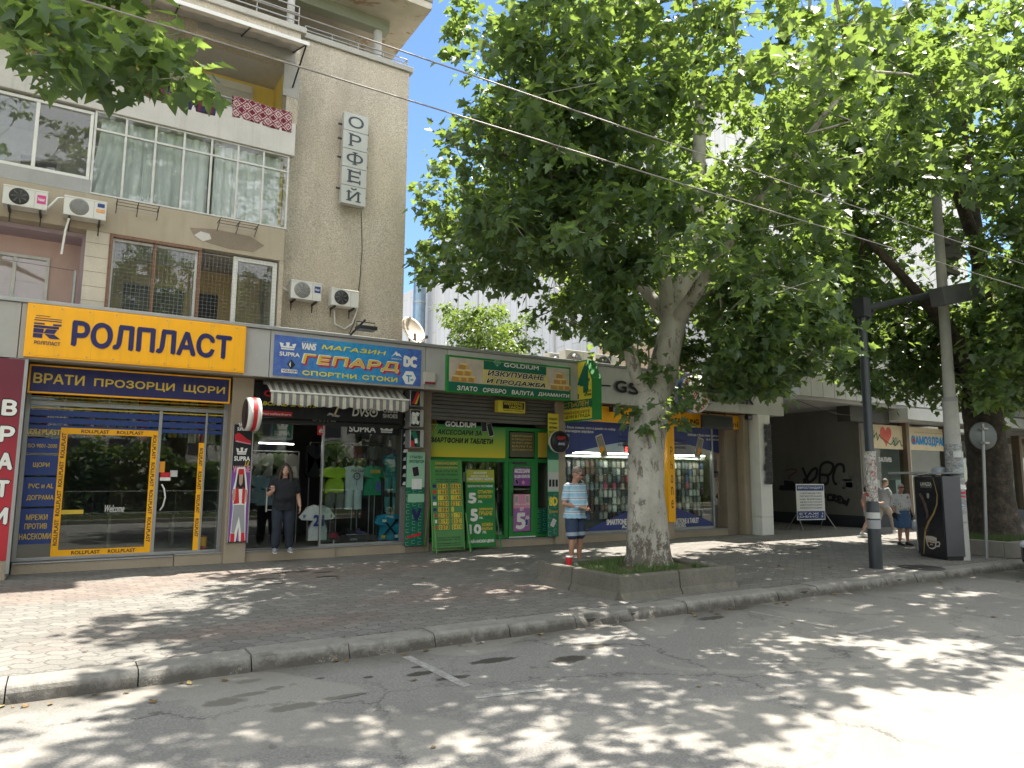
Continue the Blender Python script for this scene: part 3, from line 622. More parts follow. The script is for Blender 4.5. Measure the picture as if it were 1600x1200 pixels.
# white framed windows, top left
def window(parent, x0, x1, z0, z1, y, fm, bars, fw=.06, fd=.09, name='window', gm_=None):
    m = MB()
    m.box(x0, x1, y, y + fd, z1 - fw, z1, fm); m.box(x0, x1, y, y + fd, z0, z0 + fw, fm)
    m.box(x0, x0 + fw, y, y + fd, z0 + fw, z1 - fw, fm); m.box(x1 - fw, x1, y, y + fd, z0 + fw, z1 - fw, fm)
    for b in bars: m.box(b - fw * .5, b + fw * .5, y + .002, y + fd - .002, z0 + fw, z1 - fw, fm)
    w = m.build(name, parent, bevel=.006)
    e = [x0 + fw] + [b for b in bars] + [x1 - fw]
    for i, (a, b) in enumerate(zip(e, e[1:])):
        q = MB(); q.box(a + (fw * .5 if i else 0), b - (fw * .5 if i < len(bars) else 0), y + fd * .4, y + fd * .4 + .01, z0 + fw, z1 - fw, gm_ or WGLASS); q.build('pane', w)
    return w
window(apt, -2.6, -.03, 7.26, 8.62, YB + .05, WHITEP, (-.92, -1.75))
window(apt, -6.0, -2.66, 7.26, 8.62, YB + .05, WHITEP, (-3.8, -4.9))
ir = MB(); ir.box(-9, 3.55, 2.0, 2.1, 6.8, 8.66, PALE)                      # rooms behind the glazing
for (a, b) in ((-2.2, -1.5), (-1.3, -.55)): ir.box(a, b, 1.97, 2.0, 7.0, 8.2, FRW); ir.box(a + .07, b - .07, 1.96, 1.97, 7.05, 8.13, DARKM)
ir.box(-9, .0, YB + .3, 2, 6.81, 6.83, TRAV); ir.build('inner_room', apt)
# lower enclosed balcony with wire mesh
lw = window(apt, .42, 1.94, 4.6, 6.22, YB + .06, FRW, (1.16,), .05)
lw2 = window(apt, 2.62, 3.5, 4.6, 6.24, YB + .06, WHITEP, (), .09)
wf = MB(); wf.box(.38, .44, YB - .01, YB + .1, 4.6, 6.28, WOODR); wf.box(.38, 2.0, YB - .012, YB + .1, 6.225, 6.285, WOODR); wf.box(1.13, 1.19, YB + .02, YB + .058, 4.6, 6.22, WOODR); wf.box(1.94, 2.0, YB, YB + .1, 4.6, 6.22, WOODR); wf.build('timber_frame', apt)
ms = MB()
for i in range(int(3.1 / .075) + 1): ms.box(.42 + i * .075, .4225 + i * .075, YB - .02, YB - .0175, 4.75, 6.24, ALU)
for i in range(int(1.5 / .075) + 1): ms.box(.42, 3.52, YB - .016, YB - .0125, 4.75 + i * .075, 4.7525 + i * .075, ALU)
ms.build('wire_mesh', apt)
lr = MB(); lr.box(.4, 3.53, 1.9, 2.0, 4.4, 6.3, streaked('ochre_wall', (.50, .36, .14), (.4, .28, .1), .2, 2)); lr.box(.4, 3.53, YB + .3, 1.9, 6.26, 6.28, PALE)
lr.box(.75, 1.9, 1.86, 1.9, 4.5, 5.75, DARKM); lr.box(2.05, 2.15, 1.85, 1.9, 4.5, 5.8, FRW); lr.box(2.15, 2.6, 1.87, 1.9, 4.5, 5.75, DARKM); lr.box(.4, 3.53, YB + .3, 1.9, 4.4, 4.5, TRAV); lr.build('inner_room', apt)
# pink loggia, bottom left
pk = MB(); pk.box(-9, .0, 1.15, 1.25, 4.4, 6.3, PINK); pk.box(-.06, .0, YB + .3, 1.15, 4.4, 6.28, LILAC); pk.box(-9, -.06, YB + .3, 1.15, 6.2, 6.279, LILAC); pk.build('loggia', apt)
window(apt, -2.6, -.55, 4.6, 5.86, 1.1, FRW, (-1.55, -1.1), .06)
dp = MB(); dp.tube([(-.12, YB + .12, 4.5), (-.12, YB + .12, 5.5)], .03, ALU); dp.tube([(-1.9, YB + .1, 5.55), (-.12, YB + .12, 5.5)], .004, DARKM, 5); dp.build('drain_pipe', apt)
# upper balcony: yellow recess with shuttered window, awning, rail
sh = MB(); sh.box(.9, 3.05, 1.56, 1.615, 9.1, 10.7, FRW)
for i in range(30): sh.box(.97, 2.98, 1.545, 1.56, 9.5 + i * .034, 9.5 + i * .034 + .027, WHITEP)
sh.box(.95, 3.0, 1.52, 1.57, 10.5, 10.68, WHITEP); sh.box(2.0, 2.06, 1.53, 1.58, 9.1, 10.5, FRW); sh.build('shuttered_window', apt)
t = NT('corrugated_sheet'); wv = t.n.new('ShaderNodeTexWave'); wv.inputs['Scale'].default_value = 4.0; t.link(t.co(), wv.inputs[0])
t.col(t.ramp(t.noise(3, 5, .7), [(.3, (.42, .40, .37)), (.7, (.58, .56, .52))])); t.b.inputs['Roughness'].default_value = .6; tr = t.n.new('ShaderNodeBsdfTranslucent'); tr.inputs[0].default_value = (.5, .46, .4, 1); mx = t.n.new('ShaderNodeMixShader'); mx.inputs[0].default_value = .3; t.link(t.b.outputs[0], mx.inputs[1]); t.link(tr.outputs[0], mx.inputs[2]); t.link(mx.outputs[0], t.out.inputs[0]); CORR = t.m
aw = MB(); n = 72; V = []
for i in range(n + 1):
    x = -4.0 + 7.66 * i / n; dz = .018 * math.sin(i * math.pi / 1.5)
    V += [(x, YB + .25, 11.18 + dz), (x, YB - 1.0, 10.72 + dz)]
aw.add(V, [(2 * i, 2 * i + 1, 2 * i + 3, 2 * i + 2) for i in range(n)], CORR, True); aw.add([(a, b, c + .012) for a, b, c in V], [(2 * i + 2, 2 * i + 3, 2 * i + 1, 2 * i) for i in range(n)], CORR, True)
aw.box(-4, 3.68, YB - 1.03, YB - 1.0, 10.68, 10.76, WHITEP)
for x in (-2.0, -.4, 1.2, 2.5, 3.6): aw.tube([(x, YB - .98, 10.69), (x, YB + .2, 11.12)], .016, DARKM, 6)
for x in (-.4, 3.62): aw.tube([(x, YB - .98, 10.69), (x, YB + .06, 10.2)], .018, DARKM, 6); aw.tube([(x, YB + .06, 10.75), (x, YB + .06, 10.15)], .02, DARKM, 6)
aw.build('awning', apt)
rl = MB(); rl.tube([(-4, YB + .05, 9.62), (3.7, YB + .05, 9.62)], .022, ALU, 8)
for i in range(9): rl.tube([(-4 + i * .96, YB + .05, 9.4), (-4 + i * .96, YB + .05, 9.62)], .012, ALU, 6)
rl.build('balcony_rail', apt)
cl = MB(); curt = curtain(2.35, 3.0, 9.35, 10.1, 1.3, FRW, .02, .3, 9); cl.V, cl.F, cl.I, cl.S, cl.mats = curt.V, curt.F, curt.I, curt.S, curt.mats; tag(cl.build('bed_sheet', origin=(2.7, 1.3, 9.35)), 'white sheet hanging to dry in front of the balcony shutters', 'sheet')
# upper left window bay hidden in leaves
window(apt, -3.4, -1.0, 9.6, 10.6, 1.52, WHITEP, (-2.2,))
# ---------------------------------------------------------------- sign colours
def sgn(name, c, rough=.45, var=.08): return mat('sign_' + name, c, rough, var=var, vs=2.5, spec=.35)
S_YEL = mat('sign_amber', (.95, .445, .008), .4, var=.10, vs=1.2, spec=.35)
S_NAVY = sgn('navy', (.018, .018, .10)); S_BLUE = sgn('blue', (.022, .05, .20)); S_WHITE = sgn('white', (.74, .73, .69)); S_BLACK = sgn('black', (.012, .012, .015))
S_RED = sgn('red', (.52, .022, .03)); S_MAROON = sgn('maroon', (.20, .012, .03)); S_GREEN = sgn('green', (.015, .20, .035)); S_DGREEN = sgn('dark_green', (.008, .13, .075))
S_LIME = sgn('lime', (.08, .26, .05)); S_LEMON = sgn('lemon', (.72, .60, .05)); S_GOLD = sgn('gold', (.62, .43, .05)); S_SKY = sgn('sky_blue', (.02, .24, .52)); S_VIOLET = sgn('violet', (.13, .11, .42))
S_PURPLE = sgn('purple', (.22, .06, .28)); S_PINK = sgn('pink', (.62, .25, .36)); S_ORANGE = sgn('orange', (.75, .30, .02)); S_CREAM = sgn('cream', (.66, .55, .36)); S_MINT = sgn('mint', (.30, .52, .36)); S_SKIN = sgn('print_skin', (.45, .28, .2)); S_GREY = sgn('grey', (.3, .3, .31)); S_VIBLUE = sgn('shop_blue', (.04, .06, .22)); S_LGREY = sgn('pale_grey', (.5, .5, .48))
def plate(mb, r, Y, m, t=.004): mb.box(r[0], r[1], Y - t, Y, r[2], r[3], m)
def tx(mb, body, px, Y, m, bold=.03, shear=0.0, k=.006, rot=0): mb.text(body, RC(*px, Y), Y - k, m, bold, shear, rot)
def rel(r, a, b, c, d): # sub-rectangle by fractions (left, right, bottom, top)
    return (r[0] + (r[1] - r[0]) * a, r[0] + (r[1] - r[0]) * b, r[2] + (r[3] - r[2]) * c, r[2] + (r[3] - r[2]) * d)
def crown_logo(mb, r, Y, m):
    X = lambda u: r[0] + (r[1] - r[0]) * u
    Z = lambda v: r[2] + (r[3] - r[2]) * v
    mb.prism([(X(a), Z(b)) for a, b in ((.12, 0), (.88, 0), (.9, .18), (.1, .18))], Y - .003, Y, m)
    mb.prism([(X(a), Z(b)) for a, b in ((.1, .26), (.9, .26), (1, .95), (.74, .8), (.8, .5), (.58, .5), (.62, 1.), (.38, 1.), (.42, .5), (.2, .5), (.26, .8), (0, .95))], Y - .003, Y, m)
def ring(mb, c, r0, r1, Y, m, a0=0.0, a1=360.0, n=32, t=.004):
    A = [rad(a0 + (a1 - a0) * i / n) for i in range(n + 1)]
    for a, b in zip(A, A[1:]):
        mb.prism([(c[0] + r0 * math.cos(a), c[1] + r0 * math.sin(a)), (c[0] + r1 * math.cos(a), c[1] + r1 * math.sin(a)), (c[0] + r1 * math.cos(b), c[1] + r1 * math.sin(b)), (c[0] + r0 * math.cos(b), c[1] + r0 * math.sin(b))], Y - t, Y, m)
def diamond(mb, r, Y, m, w=.012):
    X = lambda u: r[0] + (r[1] - r[0]) * u
    Z = lambda v: r[2] + (r[3] - r[2]) * v
    P_ = [(0, .65), (.22, 1), (.78, 1), (1, .65), (.5, 0)]
    for a, b in ((0, 1), (1, 2), (2, 3), (3, 4), (4, 0), (0, 3)): mb.tube([(X(P_[a][0]), Y, Z(P_[a][1])), (X(P_[b][0]), Y, Z(P_[b][1]))], w, m, 4)
    for u in (.3, .5, .7): mb.tube([(X(u), Y, Z(.65)), (X(.5), Y, Z(.02))], w * .7, m, 4); mb.tube([(X(u), Y, Z(.65)), (X(.22 + (u - .3) * 1.4), Y, Z(1))], w * .7, m, 4)

# ---------------------------------------------------------------- shop one: amber sign, navy sign, maroon upright
y0 = -.13
t_ = thing('shop_sign', 'long amber sign box with large navy Cyrillic letters on the fascia', 'sign', (1.03, y0, 3.8))
r = (-.74, 2.83, 3.80, 4.68)
m = MB(); m.box(r[0] - .03, r[1] + .03, y0 + .012, y0 + .13, r[2] - .03, r[3] + .03, S_YEL); plate(m, r, y0 + .012, S_YEL, .008)
for x in (.22, 1.45, 2.2): m.box(x, x + .007, y0 + .0035, y0 + .005, r[2], r[3], S_GOLD)
for x in np.arange(r[0] + .06, r[1], .42):
    for z in (r[2] + .03, r[3] - .03): m.lathe([(.012, -.004), (.012, 0)], (x, y0 + .004, z), ALU, 8, axis='y')
m.build('panel', t_, bevel=.01)
m = MB(); tx(m, 'РОЛПЛАСТ', (113.7, 499.5, 361, 562.5), y0, S_NAVY, .045); tx(m, 'РОЛПЛАСТ', (53.7, 531.7, 94, 541), y0, S_NAVY, .03)
lg = RC(54.5, 491.5, 95, 530.7, y0); X = lambda u: lg[0] + (lg[1] - lg[0]) * u; Z = lambda v: lg[2] + (lg[3] - lg[2]) * v
for a, b, c, d in ((.05, .55, .97, .99), (.02, .98, .86, .885), (0, .98, .76, .795)): m.box(X(a), X(b), y0 - .004, y0 + .004, Z(c), Z(d), S_NAVY)
for a, b, c, d in ((.0, .38, .6, .66), (.68, .98, .58, .66), (.0, .9, .44, .55), (0, .36, .22, .41), (0, .33, .0, .19)): m.box(X(a), X(b), y0 - .004, y0 + .004, Z(c), Z(d), S_NAVY)
m.prism([(X(.45), Z(.41)), (X(.85), Z(.41)), (X(.75), Z(.22)), (X(.36), Z(.22))], y0 - .004, y0 + .004, S_NAVY); m.prism([(X(.4), Z(.19)), (X(.75), Z(.19)), (X(.98), Z(0)), (X(.6), Z(0))], y0 - .004, y0 + .004, S_NAVY)
m.build('lettering', t_)
y0 = .48
t_ = thing('shop_sign', 'navy sign with amber Cyrillic letters under the amber sign box', 'sign', (1.0, y0, 3.2))
r = (-.69, 2.73, 3.2, 3.715)
m = MB(); m.box(*r[:2], y0, y0 + .1, *r[2:], S_YEL); m.box(r[0] + .03, r[1] - .03, y0 - .006, y0, r[2] + .03, r[3] - .03, S_NAVY); m.build('panel', t_)
m = MB()
for s_, q in (('ВРАТИ', (53, 582, 131.7, 603)), ('ПРОЗОРЦИ', (147.5, 591, 272.5, 613.5)), ('ЩОРИ', (287.5, 600.5, 351, 618))): tx(m, s_, q, y0 - .006, S_GOLD, .03)
m.build('lettering', t_)
y0 = -.03
t_ = thing('upright_sign', 'tall maroon sign with white Cyrillic letters reading downwards beside the amber frontage', 'sign', (-1.15, y0, .2))
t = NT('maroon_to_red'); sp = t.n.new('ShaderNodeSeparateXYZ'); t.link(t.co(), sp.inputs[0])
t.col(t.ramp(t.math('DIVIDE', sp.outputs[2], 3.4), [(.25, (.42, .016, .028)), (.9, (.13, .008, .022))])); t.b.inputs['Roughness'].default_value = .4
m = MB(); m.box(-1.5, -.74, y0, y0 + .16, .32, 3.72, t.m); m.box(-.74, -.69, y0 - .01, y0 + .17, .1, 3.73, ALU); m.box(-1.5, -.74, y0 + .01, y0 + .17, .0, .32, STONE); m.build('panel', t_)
m = MB()
for s_, q in (('В', (4, 623.7, 26, 650)), ('Р', (0, 665, 22, 691)), ('А', (-3, 707, 19, 734.5)), ('Т', (-6, 750, 13, 777)), ('И', (-9, 793, 11, 819.5))):
    rr = RC(*q, y0); m.text(s_, (rr[0] - .02, rr[1] + .02, rr[2] - .02, rr[3] + .02), y0 - .001, S_BLACK, .10); m.text(s_, rr, y0 - .006, S_WHITE, .06)
m.build('lettering', t_)

sh1 = thing('shopfront', 'wide glazed shopfront with amber tape frame and blue lettered stickers', 'shopfront', (1, YG, .2))
m = MB()
for a, b in ((-.715, -.64), (2.7, 2.78)): m.box(a, b, YG - .05, YG + .06, .2, 3.75, ALU)
m.box(-.64, 2.7, YG - .05, YG + .05, 3.02, 3.1, ALU); m.box(-.64, 2.7, YG - .05, YG + .05, .2, .26, ALU); m.box(1.5, 1.56, YG - .03, YG + .03, .26, 3.02, ALU); m.box(2.36, 2.4, YG - .03, YG + .03, .26, 3.02, ALU)
m.build('frame', sh1, bevel=.005)
m = MB()
for a, b in ((-.64, 1.5), (1.56, 2.36), (2.4, 2.7)): m.box(a, b, YG, YG + .01, .26, 3.02, GLASS)
m.box(-.64, 2.7, YG, YG + .01, 3.1, 3.75, GLASS); m.build('pane', sh1)
yg = YG - .006
def hb(mb, pxl, pyt, pyb, pxr, m_):
    x0, z1 = P(pxl, pyt, yg); _, z0 = P(pxl, pyb, yg); x1, _ = P(pxr, pyb, yg); mb.box(x0, x1, yg - .003, yg, z0, z1, m_)
m = MB()
for a, b in ((617, 618.6), (622.5, 624), (628, 630), (634.5, 636.5)): hb(m, 41, a, b, 350, S_GOLD)
for a, b in ((639, 648), (651, 660), (663, 669)): hb(m, 41, a, b, 348, S_BLUE)
for q in ((39, 684, 93.5, 708), (37.6, 711, 90.7, 742.6), (33, 745.4, 88, 791), (26.6, 795, 83.4, 849)): plate(m, RC(*q, yg), yg, S_BLUE, .003)
for s_, q in (('ROLLPLAST', (40.3, 670, 94.4, 680)), ('ISO 9001-2000', (44, 693, 89, 700)), ('ЩОРИ', (52, 722.4, 77, 731)), ('PVC и AL', (45, 755.5, 83.4, 763)), ('ДОГРАМА', (42, 773.5, 83.4, 782)), ('МРЕЖИ', (41, 804, 74, 812)), ('ПРОТИВ', (38.5, 818, 73, 826)), ('НАСЕКОМИ', (30, 834, 79, 842))): tx(m, s_, q, yg - .003, S_GOLD, .02 if s_ != 'ISO 9001-2000' else 0)
fr_ = RC(95.5, 668, 234.5, 863, yg - .003); w_ = .115
for q in ((fr_[0], fr_[1], fr_[3] - w_, fr_[3]), (fr_[0], fr_[1], fr_[2], fr_[2] + w_), (fr_[0], fr_[0] + w_, fr_[2] + w_, fr_[3] - w_), (fr_[1] - w_, fr_[1], fr_[2] + w_, fr_[3] - w_)): plate(m, q, yg - .003, S_YEL, .003)
sx = RC(315, 692, 325, 862, yg - .003); sx = (sx[0] - .05, sx[0] + .06, sx[2], sx[3]); plate(m, sx, yg - .003, S_YEL, .003)
yt = yg - .007; L = (fr_[3] - fr_[2] - 2 * w_)
for a, b in ((.2, .48), (.56, .84)):
    for z in (fr_[3] - w_, fr_[2]): m.text('ROLLPLAST', (fr_[0] + (fr_[1] - fr_[0]) * a, fr_[0] + (fr_[1] - fr_[0]) * b, z + .025, z + .09), yt, S_BLACK, .03)
for i in range(4):
    a = fr_[2] + L * (.04 + i * .25) + w_
    m.text('ROLLPLAST', (fr_[0] + .025, fr_[0] + .09, a, a + L * .22), yt, S_BLACK, .03, rot=90); m.text('ROLLPLAST', (fr_[1] - .09, fr_[1] - .025, a, a + L * .22), yt, S_BLACK, .03, rot=-90)
    a = sx[2] + (sx[3] - sx[2]) * (.14 + i * .215); m.text('ROLLPLAST', (sx[0] + .02, sx[0] + .085, a, a + .36), yt, S_BLACK, .03, rot=-90)
m.text('Welcome', RC(164, 789, 194, 800, yt), yt, S_LGREY, .02, .3)
for q, m_ in (((247, 721, 257, 738), S_ORANGE), ((251, 738, 266, 746), S_RED), ((250, 746, 266, 751), S_WHITE), ((266, 735, 277, 745), S_LGREY), ((96, 797, 130, 803), S_GOLD)): plate(m, RC(*q, yg), yg, m_, .003)
m.build('window_graphics', sh1)
m = MB(); x, z0 = P(250, 797, YG); _, z1 = P(251, 757, YG)
m.tube([(x, YG - .01, z0), (x + .04, YG - .07, z0 + .08), (x + .07, YG - .09, (z0 + z1) / 2), (x + .04, YG - .07, z1 - .08), (x, YG - .01, z1)], .016, WHITEP); m.build('door_handle', sh1)
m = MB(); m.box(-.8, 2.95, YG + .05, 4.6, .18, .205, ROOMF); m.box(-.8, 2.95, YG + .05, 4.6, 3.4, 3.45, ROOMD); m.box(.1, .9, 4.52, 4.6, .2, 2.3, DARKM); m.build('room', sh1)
# hanging fabric samples behind the top of the window, each a strip
cols = [S(190, 60, 70), S(120, 40, 60), S(200, 190, 170), S(60, 130, 140), S(150, 160, 150), S(70, 110, 120), S(180, 150, 90), S(90, 150, 140), S(170, 170, 180), S(200, 120, 70)]
rg = random.Random(2)
swm = [mat('fabric_sample_%d' % i, sc3(c, .8), .9, var=.2) for i, c in enumerate(cols)]; sw = []
for i in range(17):
    x = -.5 + i * .19
    b = curtain(x, x + .16, 2.45 + rg.uniform(-.05, .1), 3.35, 1.75, swm[rg.randrange(10)], .02, .12, i)
    tag(b.build('fabric_sample', origin=(x, 1.75, 3.35)), 'coloured fabric strip hanging at the top of the blind shop window', 'fabric strip', 'fabric samples hanging in the window')
# furniture inside
d_ = thing('desk', 'dim wooden desk inside the blind shop window', 'desk', (1.3, 3.2, .2))
m = MB(); m.box(.8, 2.2, 2.9, 3.5, .9, .94, TRAV); m.build('desk_top', d_); 
for x in (.85, 2.1): m = MB(); m.box(x, x + .05, 2.95, 3.45, .2, .9, TRAV); m.build('leg', d_)
d_ = thing('bucket', 'small amber bucket standing inside the glass at the right', 'bucket', (2.46, 1.05, .2))
m = MB(); m.lathe([(.075, 0), (.085, .3)], (2.46, 1.05, .205), S_YEL, 20); m.lathe([(.087, .06), (.087, .12)], (2.46, 1.05, .205), S_RED, 20); m.build('body', d_)
m = MB(); m.lathe([(.09, .3), (.09, .325), (.02, .33)], (2.46, 1.05, .205), S_MAROON, 20); m.build('lid', d_)

# ---------------------------------------------------------------- shop two: sports shop
y0 = -.025
t = NT('sky_blue_print'); v = t.co(); sp = t.n.new('ShaderNodeSeparateXYZ'); t.link(v, sp.inputs[0])
c = t.ramp(t.math('ADD', t.math('MULTIPLY', sp.outputs[0], .33), .5), [(.05, (.07, .09, .36)), (.45, (.02, .27, .52)), (.75, (.03, .24, .55)), (.95, (.06, .10, .40))])
br = t.n.new('ShaderNodeTexBrick'); br.inputs['Scale'].default_value = 5; t.link(t.co(), br.inputs['Vector'])
c = t.mix(.2, c, t.ramp(t.noise(9, 3, .7, v), [(.4, (.01, .12, .4)), (.6, (.08, .42, .65))])); t.col(c); t.b.inputs['Roughness'].default_value = .4
t_ = thing('shop_sign', 'sky blue sports shop sign with yellow Cyrillic letters and white emblems', 'sign', (5.1, y0, 3.8))
r = RC(429.5, 525, 657, 605, y0); r = (r[0], r[1], 3.79, 4.63)
m = MB(); m.box(*r[:2], y0, y0 + .03, *r[2:], t.m); m.build('panel', t_)
m = MB(); Q = lambda a, b, c_, d: (340 + a * .225, 500 + b * .225, 340 + c_ * .225, 500 + d * .225)
tx(m, 'МАГАЗИН', Q(722, 170, 1170, 247), y0, S_LEMON, .05, .15); tx(m, 'СПОРТНИ', Q(588, 348, 965, 412), y0, S_LEMON, .06); tx(m, 'СТОКИ', Q(1005, 380, 1248, 434), y0, S_LEMON, .06)
tx(m, 'ГЕПАРД', Q(595, 238, 1272, 385), y0, S_RED, .06, .1, .003); tx(m, 'ГЕПАРД', Q(583, 228, 1258, 372), y0, S_WHITE, .065, .1, .007); tx(m, 'ГЕПАРД', Q(590, 234, 1252, 366), y0, S_GOLD, .03, .1, .012)
crown_logo(m, RC(*Q(430, 150, 545, 212), y0), y0, S_WHITE); tx(m, 'SUPRA', Q(430, 217, 570, 260), y0, S_WHITE, .05)
tx(m, 'VANS', Q(585, 155, 685, 215), y0, S_WHITE, .06, .2); vr = RC(*Q(585, 148, 690, 158), y0); plate(m, vr, y0, S_WHITE)
er = RC(*Q(1208, 215, 1278, 262), y0); m.prism([(er[0] + (er[1] - er[0]) * a, er[2] + (er[3] - er[2]) * b) for a, b in ((0, 0), (.45, 1), (.62, .65), (.75, .7), (1, .1), (.7, .35), (.5, .2), (.4, .5))], y0 - .004, y0, S_WHITE); tx(m, 'EMERICA', Q(1208, 264, 1278, 280), y0, S_WHITE, .03)
tx(m, 'DC', Q(1290, 245, 1385, 335), y0, S_WHITE, .10)
hx = RC(*Q(1283, 362, 1378, 440), y0); hc = ((hx[0] + hx[1]) / 2, (hx[2] + hx[3]) / 2); m.prism(circ(*hc, (hx[1] - hx[0]) / 2, 6), y0 - .004, y0, S_WHITE)
m.box(hc[0] - .08, hc[0] + .06, y0 - .006, y0 - .004, hc[1] + .03, hc[1] + .06, S_SKY); m.box(hc[0] - .03, hc[0] + .0, y0 - .006, y0 - .004, hc[1] - .1, hc[1] + .03, S_SKY); m.box(hc[0] + .03, hc[0] + .1, y0 - .006, y0 - .004, hc[1] - .06, hc[1] - .03, S_SKY)
vx = RC(*Q(483, 272, 538, 345), y0); m.prism([((vx[0] + vx[1]) / 2, vx[3]), (vx[0], (vx[2] + vx[3]) / 2), ((vx[0] + vx[1]) / 2, vx[2]), (vx[1], (vx[2] + vx[3]) / 2)], y0 - .004, y0, S_BLACK); m.prism([((vx[0] + vx[1]) / 2 - .01, vx[3] - .04), (vx[0] + .04, (vx[2] + vx[3]) / 2), ((vx[0] + vx[1]) / 2 - .01, vx[2] + .04)], y0 - .006, y0 - .004, S_WHITE)
plate(m, RC(*Q(443, 338, 552, 372), y0), y0, S_WHITE); tx(m, 'VOLCOM', Q(448, 342, 548, 366), y0, S_BLACK, .04, 0, .009)
m.build('lettering', t_)

# header board behind the awning
y0 = .6
t_ = thing('header_board', 'black board with skate emblems above the sports shop window', 'sign', (4.9, y0, 2.9))
r = RC(404, 612, 628, 657, y0); r = (3.22, r[1], P(410, 652, y0)[1], 3.7); m = MB(); m.box(*r[:2], y0, y0 + .06, *r[2:], S_BLACK); m.build('panel', t_)
m = MB(); tx(m, 'BOARD SPORTS', Q(313, 563, 685, 612), y0, S_LEMON, .05, .2); tx(m, 'G', Q(322, 480, 395, 535), y0, S_RED, .06, .2)
tx(m, 'DVS', Q(935, 608, 1053, 674), y0, S_WHITE, .04, .15); dc = RC(*Q(1055, 615, 1112, 672), y0); ring(m, ((dc[0] + dc[1]) / 2, (dc[2] + dc[3]) / 2), .07, .1, y0, S_WHITE); m.prism(circ((dc[0] + dc[1]) / 2, (dc[2] + dc[3]) / 2 + .02, .04, 10), y0 - .004, y0, S_WHITE)
tx(m, 'OSIRIS', Q(1147, 612, 1250, 648), y0, S_LGREY, .07); tx(m, 'SHOES', Q(1147, 650, 1250, 685), y0, S_LGREY, .07)
hr = RC(*Q(300, 628, 517, 672), y0); plate(m, hr, y0, S_RED); tx(m, 'horsefeathers', Q(312, 640, 508, 666), y0, S_WHITE, .03, 0, .008)
gr = RC(*Q(760, 600, 850, 675), y0); gx = lambda u: gr[0] + (gr[1] - gr[0]) * u; gzz = lambda v_: gr[2] + (gr[3] - gr[2]) * v_
m.prism([(gx(a), gzz(b)) for a, b in ((.45, .05), (.62, .1), (.86, .85), (.95, .95), (.75, .98), (.7, .8))], y0 - .004, y0, S_CREAM); m.prism([(gx(a), gzz(b)) for a, b in ((0, .1), (.35, .2), (.4, .05), (.9, .0), (1, .15), (.6, .25), (.2, .4))], y0 - .004, y0, S_LGREY); m.build('lettering', t_)

# striped awning half rolled under the fascia
t = NT('striped_canvas'); sp = t.n.new('ShaderNodeSeparateXYZ'); t.link(t.co(), sp.inputs[0])
st_ = t.math('GREATER_THAN', t.math('FRACT', t.math('MULTIPLY', sp.outputs[0], 6.6)), .5)
c = t.mix(st_, t.ramp(t.noise(6, 5, .7), [(.3, (.38, .35, .29)), (.7, (.50, .46, .38))]), t.ramp(t.noise(6, 5, .7), [(.3, (.12, .12, .11)), (.7, (.19, .185, .17))])); t.col(c); t.b.inputs['Roughness'].default_value = .9; CANV = t.m
t_ = thing('awning', 'beige and grey striped canvas awning half rolled under the fascia', 'awning', (4.9, .1, 3.6))
xa, xb = P(424, 610, -.1)[0], P(638, 640, -.1)[0]; zt = P(426, 612, -.1)[1]; zb = P(426, 628, -.1)[1]
m = MB(); n = 110; k = 4; V = []; pr_ = [(.42, 3.72), (.3, 3.68), (.1, zt + .12), (-.1, zt)]
for (y, z) in pr_:
    for i in range(n + 1): V.append((xa - .12 * (y + .1) + (xb - xa) * i / n, y, z - .035 * math.sin(math.pi * ((i * 7 / n) % 1)) * (1 if y < .3 else 0)))
for i in range(n + 1): V.append((xa + (xb - xa) * i / n, -.108 + .012 * math.sin(i * .5), zb - .035 * abs(math.sin(i * math.pi / 10)) - .03 * math.sin(math.pi * ((i * 7 / n) % 1))))
m.add(V, [(j * (n + 1) + i, (j + 1) * (n + 1) + i, (j + 1) * (n + 1) + i + 1, j * (n + 1) + i + 1) for j in range(4) for i in range(n)], CANV, True); m.build('canvas', t_)
m = MB(); m.tube([(xa - .05, .4, 3.68), (xb + .05, .4, 3.68)], .05, ALU, 10); m.tube([(xa - .02, -.09, zt + .01), (xb + .02, -.09, zt + .01)], .02, WHITEP, 8); m.build('roller', t_)
for x in (xa + .1, xb - .1): m = MB(); m.tube([(x, .45, 3.62), (x + .1, .15, 3.5), (x, -.08, zt)], .018, ALU, 6); m.build('arm', t_)

sh2 = thing('shopfront', 'dark glazed sports shopfront crowded with hanging clothes', 'shopfront', (5, YG, .2))
xd0, xd1 = 3.95, 4.78
m = MB()
for a, b in ((3.2, 3.27), (6.7, 6.78), (xd1 + .02, xd1 + .06)): m.box(a, b, YG - .04, YG + .05, .2, 3.0, ALU)
m.box(3.27, 6.7, YG - .04, YG + .05, 2.86, 2.95, DARKM); m.box(xd1 + .06, 6.7, YG - .04, YG + .05, .2, .26, ALU); m.box(3.27, 3.95, YG - .04, YG + .05, .2, .24, ALU); m.build('frame', sh2, bevel=.005)
m = MB(); m.box(xd1 + .06, 6.7, YG, YG + .01, .26, 2.86, GLASS); m.build('pane', sh2)
m = MB(); m.box(3.28, 4.02, YG, YG + .01, .26, 2.86, GLASS); dr_ = m.build('door', sh2)
m = MB(); x0 = P(417, 780, .82)[0]
for x in (x0, x0 + .17): m.tube([(x, .83, P(417, 800, .82)[1]), (x, .83, P(417, 762, .82)[1])], .017, WHITEP, 8)
for z in (P(417, 797, .82)[1], P(417, 765, .82)[1]): m.tube([(x0, .83, z), (x0 + .17, .83, z)], .008, WHITEP, 6)
m.build('handle', dr_)
m = MB(); Q4 = lambda a, b, c_, d: (340 + a * .225, 620 + b * .225, 340 + c_ * .225, 620 + d * .225)
